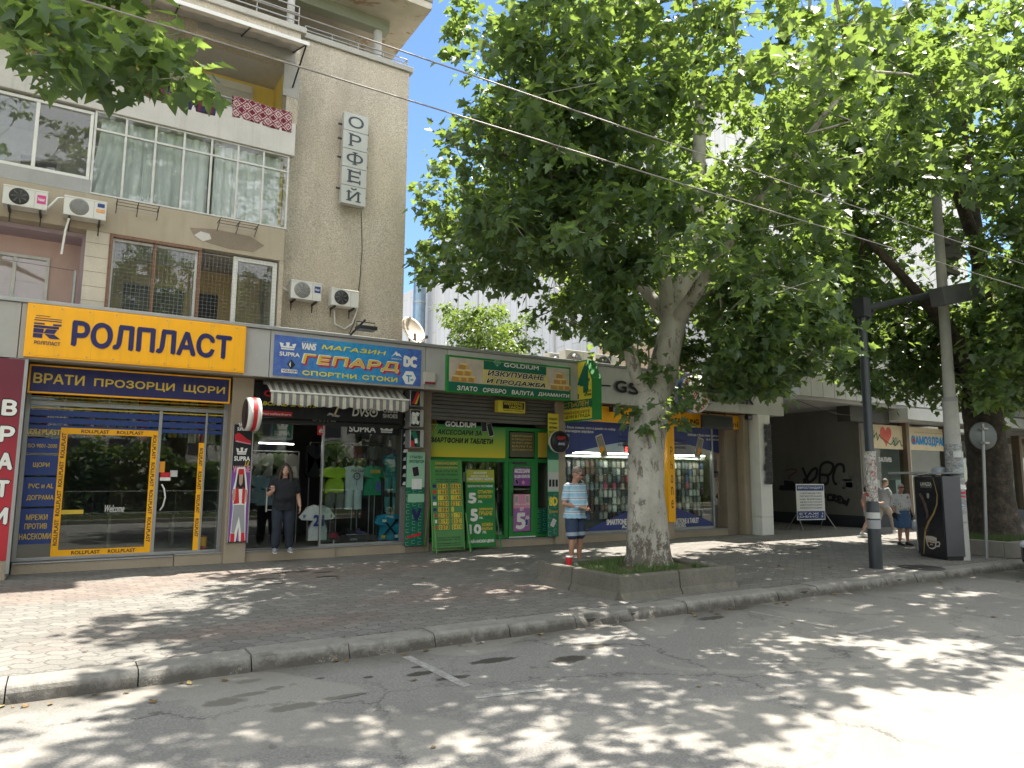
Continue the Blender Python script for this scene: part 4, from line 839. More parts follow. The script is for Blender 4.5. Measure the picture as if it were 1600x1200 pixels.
plate(m, RC(*Q4(905, 172, 1258, 268), yg), yg, S_BLACK); tx(m, 'SUPRA', Q4(912, 197, 1098, 250), yg, S_WHITE, .05, 0, .007); crown_logo(m, RC(*Q4(1125, 197, 1222, 252), yg), yg - .005, S_WHITE)
plate(m, RC(*Q4(695, 197, 747, 266), yg), yg, S_RED); tx(m, 'és', Q4(705, 215, 738, 250), yg, S_WHITE, .03, .3, .007)
vv = RC(*Q4(640, 148, 832, 196), yg); m.prism([(vv[0], vv[3]), (vv[0] + .03, vv[2] + .06), (vv[0] + .3, vv[2]), (vv[1] - .3, vv[2]), (vv[1] - .03, vv[2] + .06), (vv[1], vv[3])], yg - .004, yg, S_BLACK); tx(m, 'VOLCOM', Q4(655, 150, 820, 185), yg, S_WHITE, .03, 0, .008)
m.build('window_graphics', sh2)
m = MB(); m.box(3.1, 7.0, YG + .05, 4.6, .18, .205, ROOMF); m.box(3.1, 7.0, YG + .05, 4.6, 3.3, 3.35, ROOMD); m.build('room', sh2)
t_ = thing('light_box', 'small dark light box with white crown hanging inside the sports shop door', 'sign', (3.5, 1.3, 2.5))
lr_ = RC(*Q4(372, 155, 524, 300), 1.25); m = MB(); m.box(*lr_[:2], 1.25, 1.35, *lr_[2:], mat('frosted_rim', (.22, .28, .27), .4)); m.build('housing', t_, bevel=.03)
m = MB(); fi = (lr_[0] + .04, lr_[1] - .04, lr_[2] + .04, lr_[3] - .04); plate(m, fi, 1.249, S_DGREEN); crown_logo(m, rel(fi, .18, .82, .55, .85), 1.244, S_LGREY); m.text('SUPRA', rel(fi, .08, .92, .15, .42), 1.243, S_LGREY, .05); m.build('face', t_)

# goods inside the sports shop
def shirt(name, x, y, zt, w, h, m_, label, cat='shirt', sleeves=.24, origin=None, group=None, extra=None, long=False, flare=0.0):
    """a hollow looking garment with depth: front and back outline swelling in the middle"""
    b = MB(); out = [(-.16, 0), (-.5, -.07), (-.5 - sleeves, -.34 if not long else -.9), (-.5 - sleeves + .16, -.42 if not long else -.93), (-.47, -.27), (-.46 - flare, -1), (.46 + flare, -1), (.47, -.27), (.5 + sleeves - .16, -.42 if not long else -.93), (.5 + sleeves, -.34 if not long else -.9), (.5, -.07), (.16, 0), (0, -.06)]
    n = len(out); d = .11
    def at(u, v_, s_): return (x + u * w, y + s_ * d * max(.15, 1 - (abs(u) / .75) ** 2) + .012 * math.sin(9 * u + 5 * v_), zt + v_ * h)
    F_, B_ = [at(u, v_, -1) for u, v_ in out], [at(u, v_, 1) for u, v_ in out]
    c1, c2 = at(0, -.45, -1.15), at(0, -.45, 1.15)
    b.add(F_ + [c1], [(i, n, (i + 1) % n) for i in range(n)], m_, True); b.add(B_ + [c2], [(i, (i + 1) % n, n) for i in range(n)], m_, True)
    b.add(F_ + B_, [(i, (i + 1) % n, (i + 1) % n + n, i + n) for i in range(n)], m_, True)
    if extra: extra(b, x, y - d * 1.18, zt, w, h)
    return tag(b.build(name, origin=origin or (x, y, zt - h)), label, cat, group)
FB = lambda n_, c: mat('cloth_' + n_, c, .9, var=.18, vs=5, bs=.1, bscale=18)
WH = FB('white', (.52, .56, .54)); LI = FB('lime', (.36, .50, .03)); GR = FB('green', (.01, .27, .12)); TE = FB('teal', (.01, .18, .19)); CYAN = FB('cyan', (.015, .24, .36)); GY = FB('grey', (.16, .15, .14)); BK = FB('black', (.018, .018, .02)); BE = FB('beige', (.30, .27, .23)); LB = FB('pale_blue', (.22, .28, .32)); RE = FB('red', (.34, .05, .03)); OL = FB('olive', (.12, .12, .07)); DT = FB('light_teal', (.07, .25, .25))
def at3(px, py, Y): x, z = P(px, py, Y); return x, z
Y2 = 1.45
Qz = lambda zx, zy: (480 + zx * .1416, 690 + zy * .1416)
def g3(zx, zy, Y=Y2): return P(*Qz(zx, zy), Y)
def garment(name, zl, zt_, zr, zb_, m_, label, Y=Y2, **kw):
    xl, zz = g3(zl, zt_, Y); xr, z2 = g3(zr, zb_, Y); w = (xr - xl) / (1 + 2 * kw.get('sleeves', .24)); return shirt(name, (xl + xr) / 2, Y, zz, w, zz - z2, m_, label, **kw)
def ex_white(b, x, y, z, w, h): b.text('Pink Club', (x - .25 * w, x + .45 * w, z - .25 * h, z - .14 * h), y, S_BLACK, .02, .3); ring(b, (x + .08 * w, z - .42 * h), .14 * w, .19 * w, y, S_BLACK, n=20); b.box(x + .07 * w, x + .09 * w, y - .004, y, z - .8 * h, z - .25 * h, S_BLACK); b.box(x - .2 * w, x + .25 * w, y - .004, y, z - .425 * h, z - .41 * h, S_BLACK)
def ex_green(b, x, y, z, w, h): b.text('ONE SEVEN', (x - .2 * w, x + .35 * w, z - .27 * h, z - .13 * h), y, S_GOLD, .08); b.box(x + .15 * w, x + .38 * w, y - .003, y + .02, z - .85 * h, z - .55 * h, S_VIOLET)
def ex_21(b, x, y, z, w, h):
    b.text('21', (x - .28 * w, x + .28 * w, z - .6 * h, z - .27 * h), y, S_BLUE, .06)
    for s_ in (-1, 1):
        for q_ in (0, 1): b.box(x + s_ * (.6 + q_ * .08) * w - .012, x + s_ * (.6 + q_ * .08) * w + .012, y + .08, y + .2, z - (.40 - .03 * q_) * h, z - .27 * h, S_BLUE)
def ex_cyan(b, x, y, z, w, h):
    for a, c_ in ((-1, 1), (1, 1)):
        b.prism([(x - a * .3 * w - .03, z - .2 * h), (x - a * .3 * w + .03, z - .2 * h), (x + a * .3 * w + .03, z - .85 * h), (x + a * .3 * w - .03, z - .85 * h)], y - .004, y, S_BLACK)
        b.box(x + a * .3 * w - .05, x + a * .3 * w + .05, y - .005, y, z - .92 * h, z - .80 * h, S_GOLD if a < 0 else S_WHITE); b.box(x + a * .27 * w - .05, x + a * .27 * w + .05, y - .005, y, z - .30 * h, z - .2 * h, S_WHITE if a < 0 else S_BLACK)
garment('shirt', 135, 275, 450, 570, LI, 'lime green shirt on a stand in the sports shop window')
garment('shirt', 395, 265, 625, 540, WH, 'white shirt with black drawn circle in the sports shop window', sleeves=.08, extra=ex_white)
garment('shirt', 585, 265, 840, 590, GR, 'green shirt with yellow lettering in the sports shop window', sleeves=.16, extra=ex_green, flare=.02)
garment('shirt', 835, 140, 1045, 400, TE, 'teal polo shirt on the mannequin at the right of the sports window', sleeves=.1)
garment('jersey', -90, 700, 300, 1080, WH, 'white jersey numbered 21 with blue sleeve stripes in the sports window', Y=1.2, sleeves=.42, extra=ex_21)
garment('sweatshirt', 740, 800, 1045, 1075, CYAN, 'bright cyan sweatshirt with black crossed arrows low in the sports window', Y=1.2, sleeves=.13, extra=ex_cyan)
def shorts(px, m_, label, Y=Y2, gap=.06):
    xl, zt_ = g3(px[0], px[1], Y); xr, zb_ = g3(px[2], px[3], Y); w = (xr - xl); b = MB(); c_ = (xl + xr) / 2
    for s_ in (-1, 1): b.loft = None; b.tube([(c_ + s_ * w * .22, Y, zt_), (c_ + s_ * w * .24, Y, zt_ - (zt_ - zb_) * .4), (c_ + s_ * w * .27, Y, zb_)], [w * .27, w * .26, w * .24], m_, 14)
    tag(b.build('shorts', origin=(c_, Y, zb_)), label, 'shorts')
shorts((205, 560, 405, 740), GY, 'charcoal shorts under the lime green shirt'); shorts((415, 530, 595, 745), WH, 'white shorts under the white shirt'); 
b = MB(); xl, zt_ = g3(850, 395); xr, zb_ = g3(1000, 775)
for s_ in (-1, 1):
    c_ = (xl + xr) / 2; w = xr - xl
    b.tube([(c_ + s_ * w * .2, Y2, zt_), (c_ + s_ * w * .27, Y2, (zt_ + zb_) / 2), (c_ + s_ * w * .27, Y2, zb_)], [w * .25, w * .2, w * .12], DT, 12); b.tube([(c_ + s_ * w * .27, Y2, (zt_ + zb_) / 2 + .1), (c_ + s_ * w * .27, Y2, (zt_ + zb_) / 2 - .05)], w * .21, BK, 12)
tag(b.build('leggings', origin=((xl + xr) / 2, Y2, zb_)), 'pale teal leggings with black knees on the right mannequin', 'leggings')
def stand(zx, z_top, z_bot, label, neck=True):
    x, zt_ = g3(zx, z_top); zb_ = .2; t_ = thing('mannequin_stand', label, 'mannequin', (x, Y2, .2))
    if neck: b = MB(); b.lathe([(.075, -.12), (.05, -.02), (.055, .06), (.03, .1)], (x, Y2, zt_), mat('black_bust', (.03, .03, .032), .35), 14); b.build('neck', t_)
    b = MB(); b.tube([(x - .03, Y2 + .02, .2), (x - .03, Y2 + .02, zt_ - .1)], .012, ALU, 6); b.tube([(x + .1, Y2 + .02, .2), (x + .1, Y2 + .02, zt_ - .5)], .012, ALU, 6); b.build('pole', t_)
    b = MB(); b.lathe([(.2, 0), (.2, .02), (.03, .04)], (x, Y2, .205), DARKM, 18); b.build('base', t_)
stand(293, 262, 1090, 'black bust on a steel stand under the lime green shirt'); stand(523, 245, 1090, 'black bust on a steel stand under the white shirt'); stand(712, 250, 1090, 'black bust on a steel stand under the green shirt'); stand(940, 120, 1090, 'black bust on a steel stand under the teal polo')
# clothes rails with garments at the back
def rail(x0, x1, y, z, label):
    t_ = thing('clothes_rail', label, 'clothes rail', ((x0 + x1) / 2, y, .2)); b = MB(); b.tube([(x0, y, z), (x1, y, z)], .014, ALU, 8); b.build('bar', t_)
    for x in (x0, x1): b = MB(); b.tube([(x, y, .2), (x, y, z)], .014, ALU, 8); b.build('leg', t_)
rail(3.25, 4.6, 2.0, 2.3, 'chrome clothes rail behind the sports shop door'); rail(5.0, 6.9, 2.5, 2.55, 'chrome clothes rail behind the mannequins')
for i, (x, m_, nm) in enumerate(((3.4, LB, 'pale blue'), (3.62, GY, 'grey'), (3.86, BE, 'beige'), (4.12, OL, 'olive'), (4.36, BE, 'dull beige'))):
    shirt('hooded_top', x, 2.0, 2.25, .42, .72, m_, '%s hooded top hanging behind the sports shop door' % nm, 'hooded top', .12, long=True)
for i, x in enumerate(np.linspace(5.1, 6.8, 9)):
    m_ = (BK, GY, BK, OL, BK, RE, BK, BE, GY)[i]
    shirt('jacket', float(x), 2.5, 2.5, .36, .8, m_, ('black jacket', 'grey jacket', 'black jacket', 'olive jacket', 'black jacket', 'rust red jacket', 'black jacket', 'beige jacket', 'grey jacket')[i] + ' hanging on the rail behind the mannequins', 'jacket', .1, long=True, group='jackets on the rail behind the mannequins')
for i in range(4): shirt('folded_shirt', 3.55 + .2 * i, 1.5, 1.75 - .05 * (i % 2), .4, .6, (LB, LB, GY, LB)[i], 'pale shirt hanging low behind the sports shop door', 'shirt', .18, group='pale shirts behind the sports shop door')
tb_ = MB(); x0, z0 = P(405, 692, 1.7); x1, _ = P(462, 700, 1.7); tb_.tube([(x0, 1.7, z0), (x1, 1.9, z0)], .013, emit('tube_light', (1, .97, .9), 6.0), 8); tag(tb_.build('fluorescent_tube', origin=(x0, 1.7, z0)), 'lit white fluorescent tube inside the sports shop', 'light')
cs = MB(); xl, zt_ = g3(430, 1030, 1.15); xr, zb_ = g3(660, 1110, 1.15); cs.box(xl, xr, 1.1, 1.5, .2, zt_, S_BLACK); cs.text('SUPRA', (xl + .08, xr - .25, zb_ + .06, zt_ - .08), 1.099, S_LGREY, .04); tag(cs.build('display_box', origin=((xl + xr) / 2, 1.2, .2)), 'black shoe box plinth in the sports window', 'box')
for k_, (zx, m_) in enumerate(((480, BK), (580, FB('plum', (.08, .05, .12))))):
    x, z = g3(zx, 1030, 1.2); b = MB(); b.tube([(x - .05, 1.2, z + .05), (x - .02, 1.2, z + .06), (x + .1, 1.2, z + .035), (x + .15, 1.2, z + .03)], [.045, .05, .04, .02], m_, 10); b.box(x - .09, x + .17, 1.16, 1.24, z, z + .018, S_WHITE); b.tube([(x - .05, 1.2, z + .05), (x - .055, 1.2, z + .15)], .045, m_, 10)
    tag(b.build('sneaker', origin=(x, 1.2, z)), ('black' if not k_ else 'plum') + ' high top sneaker on the black plinth', 'shoe')
b = MB(); x, z = g3(295, 1020, 1.2); b.ball((x, 1.2, z - .04), (.1, .1, .09), FB('crimson', (.25, .01, .04))); b.box(x - .11, x + .11, 1.06, 1.14, z - .07, z - .055, FB('crimson', (.25, .01, .04))); b.tube([(x, 1.2, .2), (x, 1.2, z - .1)], .02, WHITEP); tag(b.build('cap', origin=(x, 1.2, .2)), 'crimson cap on a small stand in the sports window', 'cap')

# printed poster strip left of the sports door, bottle-top shaped sign, lit boxes, green strips
y0 = .44
t_ = thing('poster_strip', 'tall black poster strip with white crown, red shoe and a figure in a red waistcoat', 'poster', (2.98, y0, .3))
m = MB(); m.box(2.84, 3.2, y0, y0 + .055, .42, 2.78, S_BLACK); m.box(2.82, 2.84, y0 - .01, y0 + .06, .4, 2.8, ALU); m.box(3.2, 3.22, y0 - .01, y0 + .06, .4, 2.8, ALU); m.build('panel', t_)
m = MB(); yy = y0 - .0005
def pz(zy): return P(370, 620 + zy * .225, y0)[1]
m.box(2.84, 3.2, yy - .002, yy, .44, pz(510), S_PURPLE)
for i in range(6): a = 2.87 + .05 * i; m.prism([(a, pz(560 + 90 * (i % 3))), (a + .03, pz(570 + 90 * (i % 3))), (a + .035, pz(1000)), (a + .005, pz(1000))], yy - .003, yy - .002, S_PINK if i % 2 else S_VIOLET)
crown_logo(m, (2.90, 3.12, pz(400), pz(352)), yy - .003, S_WHITE); m.text('SUPRA', (2.87, 3.18, pz(445), pz(412)), yy - .003, S_WHITE, .05); m.text('WAYNE', (2.86, 3.19, pz(525), pz(478)), yy - .004, S_PINK, .04); m.text('Lil', (3.08, 3.17, pz(478), pz(445)), yy - .005, S_GOLD, .03, .3)
crown_logo(m, (2.92, 3.04, pz(205), pz(178)), yy - .003, S_WHITE); m.text('SUPRA', (2.9, 3.06, pz(235), pz(210)), yy - .003, S_WHITE, .04)
m.prism([(2.86, pz(265)), (2.92, pz(248)), (3.0, pz(262)), (3.1, pz(290)), (3.18, pz(305)), (3.18, pz(325)), (2.95, pz(315)), (2.87, pz(300))], yy - .003, yy, S_RED); m.prism([(2.88, pz(302)), (3.18, pz(322)), (3.18, pz(330)), (2.88, pz(312))], yy - .005, yy - .003, S_PINK)
fx = 3.02
for poly, m_ in ((((-.08, 490), (.07, 488), (.11, 560), (.15, 660), (.13, 770), (.15, 1000), (.03, 1005), (0, 900), (-.04, 1005), (-.16, 1005), (-.13, 770), (-.16, 660), (-.11, 580)), S_WHITE), (((-.06, 505), (.05, 503), (.09, 600), (.1, 640), (-.1, 640), (-.08, 560)), S_BLACK), (((-.09, 640), (-.04, 625), (-.01, 740), (-.13, 745)), S_RED), (((.04, 625), (.1, 645), (.1, 745), (.04, 740)), S_RED), (((-.04, 540), (.04, 540), (.035, 600), (0, 620), (-.035, 600)), S_SKIN), (((-.05, 500), (.05, 500), (.06, 540), (-.06, 540)), S_RED), (((-.12, 750), (.1, 750), (.13, 940), (.06, 945), (0, 830), (-.08, 950), (-.14, 940)), S_GREY), (((-.15, 945), (-.07, 950), (-.07, 1005), (-.15, 1005)), S_RED), (((.06, 945), (.13, 942), (.14, 1005), (.06, 1005)), S_RED), (((-.15, 640), (-.09, 640), (-.1, 720), (-.16, 720)), S_SKIN), (((.1, 640), (.14, 650), (.15, 730), (.11, 730)), S_SKIN)):
    m.prism([(fx + a * .95, pz(b_)) for a, b_ in poly], yy - .006 - .0006 * len(m.mats) - .00001 * len(m.F), yy - .003, m_)
m.build('print', t_)

t_ = thing('projecting_sign', 'round projecting sign with red and white rim and dark printed face', 'sign', (3.0, -.1, 2.9))
cy, cz = -.1, P(389, 647, -.1)[1]; xx = P(388, 647, -.1)[0]; m = MB()
m.lathe([(.30, 0), (.335, .02), (.335, .1), (.33, .1), (.33, .17), (.335, .17), (.335, .24), (.30, .26)], (xx - .06, cy, cz), WHITEP, 36, axis='x'); m.build('housing', t_)
m = MB(); m.lathe([(.342, .1), (.342, .17)], (xx - .06, cy, cz), S_RED, 36, axis='x', close=False); m.build('red_band', t_)
m = MB(); m.lathe([(.0, -.004), (.30, -.004), (.30, 0)], (xx - .06, cy, cz), mat('brown_print', (.035, .018, .016), .4, var=.8, vs=6), 36, axis='x'); m.build('face', t_)
m = MB(); m.tube([(xx + .06, cy, cz), (xx + .06, .6, cz)], .02, DARKM); m.build('bracket', t_)
t_ = thing('light_box', 'top of the three stacked small light boxes, black with red and yellow', 'sign', (6.9, .5, 3.3))
def small_box(t_, q, face):
    r_ = RC(*q, .32); m = MB(); m.box(r_[0], r_[1], .32, .62, r_[2], r_[3], mat('brushed_box', (.4, .4, .39), .35, .5)); m.build('housing', t_, bevel=.02)
    f = (r_[0] + .02, r_[1] - .1, r_[2] + .02, r_[3] - .02); m = MB(); plate(m, f, .319, S_BLACK); face(m, f); m.build('face', t_)
small_box(t_, (641, 609, 662, 636), lambda m, f: (m.prism([(f[0] + .03, f[2] + .05), (f[0] + .1, f[2] + .03), (f[1] - .01, f[3] - .02), (f[1] - .08, f[3] - .02)], .312, .315, S_RED), m.prism([(f[0] + .1, f[2] + .03), (f[0] + .15, f[2] + .04), (f[1] - .01, f[3] - .08), (f[1] - .03, f[3] - .06)], .310, .315, S_GOLD)))
t_ = thing('light_box', 'middle of the three stacked small light boxes, black with white letters DC', 'sign', (6.9, .5, 3.0)); small_box(t_, (641, 639, 662, 668), lambda m, f: m.text('DC', rel(f, .05, .95, .1, .9), .314, S_WHITE, .1))
t_ = thing('light_box', 'lowest of the three stacked small light boxes, with green and red print', 'sign', (6.9, .5, 2.6)); small_box(t_, (641, 671, 662, 700), lambda m, f: (m.prism([(f[0], f[3] - .05), (f[0] + .1, f[3]), (f[1], f[2] + .1), (f[1] - .05, f[2])], .312, .315, S_DGREEN), m.prism([(f[0], f[2]), (f[0] + .09, f[2]), (f[0] + .07, f[2] + .13), (f[0], f[2] + .15)], .309, .314, S_RED), m.prism([(f[0] + .1, f[2] + .08), (f[0] + .17, f[2] + .09), (f[0] + .15, f[2] + .2), (f[0] + .09, f[2] + .18)], .308, .314, S_WHITE)))
t_ = thing('poster_strip', 'narrow black and white poster strip at the right edge of the sports window', 'poster', (6.6, .6, 1.9))
r_ = RC(630, 646, 640, 760, .7); m = MB(); m.box(r_[0], r_[1] + .03, .7, .72, r_[2], r_[3], S_BLACK)
for i in range(9): a = i / 9; m.prism([(r_[0] + .02, r_[2] + (r_[3] - r_[2]) * (a + .02)), (r_[1], r_[2] + (r_[3] - r_[2]) * (a + .01)), (r_[1] + .01, r_[2] + (r_[3] - r_[2]) * (a + .08)), (r_[0] + .05, r_[2] + (r_[3] - r_[2]) * (a + .06))], .696, .7, S_LGREY if i % 2 else S_WHITE)
m.build('panel', t_)
def phone(mb, cx, cz, w, h, Y, tilt, body=S_BLACK, rim=S_LGREY):
    c_, s_ = math.cos(tilt), math.sin(tilt); R_ = lambda a, b: (cx + a * c_ - b * s_, cz + a * s_ + b * c_)
    mb.prism([R_(a * w, b * h) for a, b in ((-.5, -.46), (-.44, -.5), (.44, -.5), (.5, -.46), (.5, .46), (.44, .5), (-.44, .5), (-.5, .46))], Y - .004, Y, rim); mb.prism([R_(a * w * .86, b * h * .88) for a, b in ((-.5, -.5), (.5, -.5), (.5, .5), (-.5, .5))], Y - .006, Y - .004, body)
def squares(mb, r_, Y, m_, nx, nz, w=.006):
    for i in range(nx):
        for j in range(nz):
            q = rel(r_, (i + .12) / nx, (i + .62) / nx, (j + .1 + .25 * (i % 2)) / nz, (j + .62 + .25 * (i % 2)) / nz)
            for a in ((q[0], q[1], q[2], q[2] + w), (q[0], q[1], q[3] - w, q[3]), (q[0], q[0] + w, q[2], q[3])): mb.box(a[0], a[1], Y - .002, Y, a[2], a[3], m_)
t_ = thing('poster_strip', 'green poster strip with tablet and V mark between the sports and gold shops', 'poster', (6.95, .55, .2))
r_ = RC(636, 706, 661, 852, .56); m = MB(); m.box(*r_[:2], .56, .6, *r_[2:], S_DGREEN); m.build('panel', t_)
m = MB(); Y = .56; plate(m, rel(r_, 0, 1, .62, 1), Y, S_MINT, .002); squares(m, rel(r_, 0, 1, 0, .6), Y, S_MINT, 3, 9); m.text('СТЪКЛЕН', rel(r_, .15, .85, .93, .96), Y - .003, S_DGREEN, .05); m.text('ПРОТЕКТОР', rel(r_, .12, .95, .88, .915), Y - .003, S_DGREEN, .05)
phone(m, *[(r_[0] + r_[1]) / 2, r_[2] + (r_[3] - r_[2]) * .79], .17, .24, Y - .002, .2); plate(m, rel(r_, .3, .85, .6, .71), Y - .004, S_WHITE, .002); plate(m, rel(r_, .1, 1, .46, .55), Y - .002, S_MINT, .003)
m.text('V', rel(r_, .3, .9, .25, .40), Y - .003, S_NAVY, .1); m.prism([(r_[0] + .05, r_[2] + .17), (r_[1] - .06, r_[2] + .23), (r_[1] - .06, r_[2] + .3), (r_[0] + .05, r_[2] + .22)], Y - .006, Y - .002, S_RED); m.build('print', t_)
# ---------------------------------------------------------------- shop three: gold and phone shop (green)
y0 = -.10
QA = lambda a, b, c_, d: (640 + a * .2, 540 + b * .2, 640 + c_ * .2, 540 + d * .2)
t_ = thing('shop_sign', 'green framed gold buying sign with stacked gold bars at both ends', 'sign', (9.2, y0, 3.8))
r = (7.37, 10.95, 3.70, 4.58)
m = MB(); m.box(*r[:2], y0 + .01, y0 + .12, *r[2:], S_GREEN); i_ = (r[0] + .05, r[1] - .05, r[2] + .05, r[3] - .05); plate(m, i_, y0 + .012, S_DGREEN, .008); m.build('panel', t_, bevel=.006)
m = MB(); Y = y0 + .002
ph = mat('printed_fabric', (.50, .43, .36), .5, var=.35, vs=3); plate(m, rel(i_, 0, 1, .26, 1), Y, ph, .003); plate(m, rel(i_, .26, .80, .28, .93), Y - .003, mat('soft_yellow_print', (.62, .52, .16), .5, var=.3, vs=2), .002)
plate(m, rel(i_, .265, .79, .72, .99), Y - .005, S_DGREEN, .003)
bars = [mat('gold_bar_face_%d' % k_, c, .4, var=.15, vs=8) for k_, c in enumerate(((.46, .24, .06), (.62, .40, .12), (.72, .56, .25)))]
for side, bx_ in ((1, .02), (-1, .83)):
    for (u, v_) in ((0, .28), (.062, .28), (.124, .29), (.03, .47), (.092, .48), (.055, .66)):
        q = rel(i_, bx_ + u * .9, bx_ + u * .9 + .058, v_, v_ + .16); w = q[1] - q[0]; h = q[3] - q[2]
        m.prism([(q[0], q[2]), (q[1], q[2] - .01), (q[1] - .01, q[3] - h * .2), (q[0] + .01, q[3] - h * .15)], Y - .006, Y, bars[0]); m.prism([(q[0] + .01, q[3] - h * .14), (q[1] - .01, q[3] - h * .2), (q[1] + .05 * side, q[3] + h * .1), (q[0] + .06 * side, q[3] + h * .16)], Y - .008, Y, bars[2]); m.prism([(q[1], q[2]), (q[1] + .05, q[2] + .04), (q[1] + .05, q[3] + h * .1), (q[1] - .01, q[3] - h * .2)], Y - .007, Y, bars[1])
m.build('print', t_)
m = MB(); Y = y0 - .008; k = dict(k=.002)
tx(m, 'GOLDIUM', QA(735, 133, 1008, 194), Y, S_WHITE, .05); diamond(m, RC(*QA(658, 113, 712, 166), Y), Y, S_MINT, .006)
for s_, q, sh_ in (('ИЗКУПУВАНЕ', QA(608, 190, 1055, 275), .2), ('И ПРОДАЖБА', QA(600, 255, 1060, 337), .2)): 
    q0 = RC(*q, Y); m.text(s_, (q0[0] - .015, q0[1] + .015, q0[2] - .015, q0[3] + .015), Y + .002, S_WHITE, .10, sh_); m.text(s_, q0, Y - .004, S_BLACK, .045, sh_)
for s_, q in (('ЗЛАТО', QA(370, 310, 530, 360)), ('СРЕБРО', QA(572, 328, 755, 378)), ('ВАЛУТА', QA(797, 346, 970, 394)), ('ДИАМАНТИ', QA(1003, 362, 1248, 414))): tx(m, s_, q, Y, S_WHITE, .05, .08, k=.001)
m.build('lettering', t_)

sh3 = thing('shopfront', 'bright green framed gold shop front with lettered header and poster door', 'shopfront', (9, YG, .2))
RIB = mat('shutter_metal', (.13, .125, .115), .5, .4, var=.25, vs=2)
m = MB()
zs0 = P(668, 655, .66)[1]
for i in range(7): z = zs0 + i * .095; m.box(7.36, 11.0, .66 + .012 * (i % 2), .9, z, min(z + .088, 3.75), RIB)
m.build('roller_shutter', sh3, bevel=.012)
m = MB(); gx = lambda px, py: P(px, py, YG)[0]
xA, xB, xC, xD = 7.36, 9.60, 10.52, 10.98
for a, b, c_, d in ((7.36, 7.46, .2, 3.02), (xB - .06, xB + .06, .2, 3.02), (xC - .04, xC + .05, .2, 3.02), (xD - .06, xD, .2, 3.02)): m.box(a, b, YG - .05, YG + .05, c_, d, S_GREEN)
zb = P(700, 700, YG)[1]; zb = 2.20
for a, b in ((7.46, xB - .06), (xB + .06, xC - .04), (xC + .05, xD - .06)):
    for z, h in ((2.93, .09), (2.12, .1), (.2, .09)): m.box(a, b, YG - .048, YG + .048, z, z + h, S_GREEN)
m.box(7.60, 7.66, YG - .045, YG + .045, .29, 2.12, S_GREEN); m.build('frame', sh3, bevel=.006)
m = MB(); m.box(7.66, xB - .06, YG, YG + .01, .29, 2.12, GLASS); m.box(xC + .05, xD - .06, YG, YG + .01, .95, 2.12, GLASS); m.build('pane', sh3)
t = NT('green_yellow_gradient'); sp = t.n.new('ShaderNodeSeparateXYZ'); t.link(t.co('Generated'), sp.inputs[0]); t.col(t.ramp(sp.outputs[2], [(.0, (.62, .50, .02)), (.45, (.30, .40, .03)), (1, (.03, .22, .06))])); t.b.inputs['Roughness'].default_value = .4; GRAD = t.m
hd = (7.42, 9.54, 2.22, 2.99)
m = MB(); m.box(*hd[:2], YG - .075, YG - .05, *hd[2:], GRAD); m.build('header_panel', sh3)
m = MB(); Y = YG - .075; QB = lambda a, b, c_, d: (640 + a * .1, 640 + b * .1, 640 + c_ * .1, 640 + d * .1)
q0 = RC(*QB(555, 178, 1035, 288), Y); m.text('GOLDIUM', (q0[0] - .012, q0[1] + .012, q0[2] - .012, q0[3] + .012), Y - .001, S_BLACK, .1); m.text('GOLDIUM', q0, Y - .005, S_WHITE, .06)
tx(m, 'АКСЕСОАРИ ЗА', QB(430, 302, 1125, 412), Y, S_BLACK, .04, .2); tx(m, 'СМАРТФОНИ И ТАБЛЕТИ', QB(285, 418, 1305, 548), Y, S_BLACK, .05, .2)
diamond(m, RC(*QB(285, 150, 430, 370), Y), Y - .004, S_GOLD, .006); pc = RC(*QB(1100, 180, 1310, 420), Y); phone(m, pc[0] + .12, pc[3] - .14, .16, .26, Y, .1, S_BLACK, S_GREY); phone(m, pc[1] - .1, (pc[2] + pc[3]) / 2 - .02, .15, .36, Y - .004, .28, S_BLACK, S_LGREY); m.build('lettering', sh3)
m = MB(); m.box(xB + .1, xC - .06, YG - .03, YG - .01, 2.26, 2.9, mat('etched_brown', (.07, .065, .03), .35)); m.box(xC + .06, xD - .07, YG - .03, YG - .01, 2.26, 2.92, S_GOLD); m.build('transom', sh3)
m = MB(); Y = YG - .03
for s_, z in (('ИЗКУПУВАНЕ', 2.78), ('И ПРОДАЖБА', 2.69), ('НА ЗЛАТО, СРЕБРО', 2.60), ('ВАЛУТА', 2.51), ('ДИАМАНТИ', 2.42)): m.text(s_, (xB + .17, xC - .12, z, z + .05), Y - .001, S_GOLD, 0)
m.build('transom_lettering', sh3)
dz0, dz1 = .22, 2.12; da, db = xB + .07, xC - .05
m = MB()
for a, b, c_, d in ((da, da + .12, dz0, dz1), (db - .12, db, dz0, dz1), (da + .12, db - .12, dz0, dz0 + .12), (da + .12, db - .12, dz1 - .12, dz1)): m.box(a, b, YG - .07, YG - .005, c_, d, S_GREEN)
m.box(da + .12, db - .12, YG - .04, YG - .03, dz0 + .12, dz1 - .12, GLASS); m.box(da, db, YG - .09, YG - .07, .205, .235, WHITEP); m.box(da + .1, da + .5, YG - .12, YG - .07, dz1 - .05, dz1 + .01, DARKM); dr3 = m.build('door', sh3, bevel=.004)
m = MB(); m.tube([(da + .06, YG - .12, .75), (da + .06, YG - .12, 1.35)], .014, DARKM); m.build('handle', dr3)
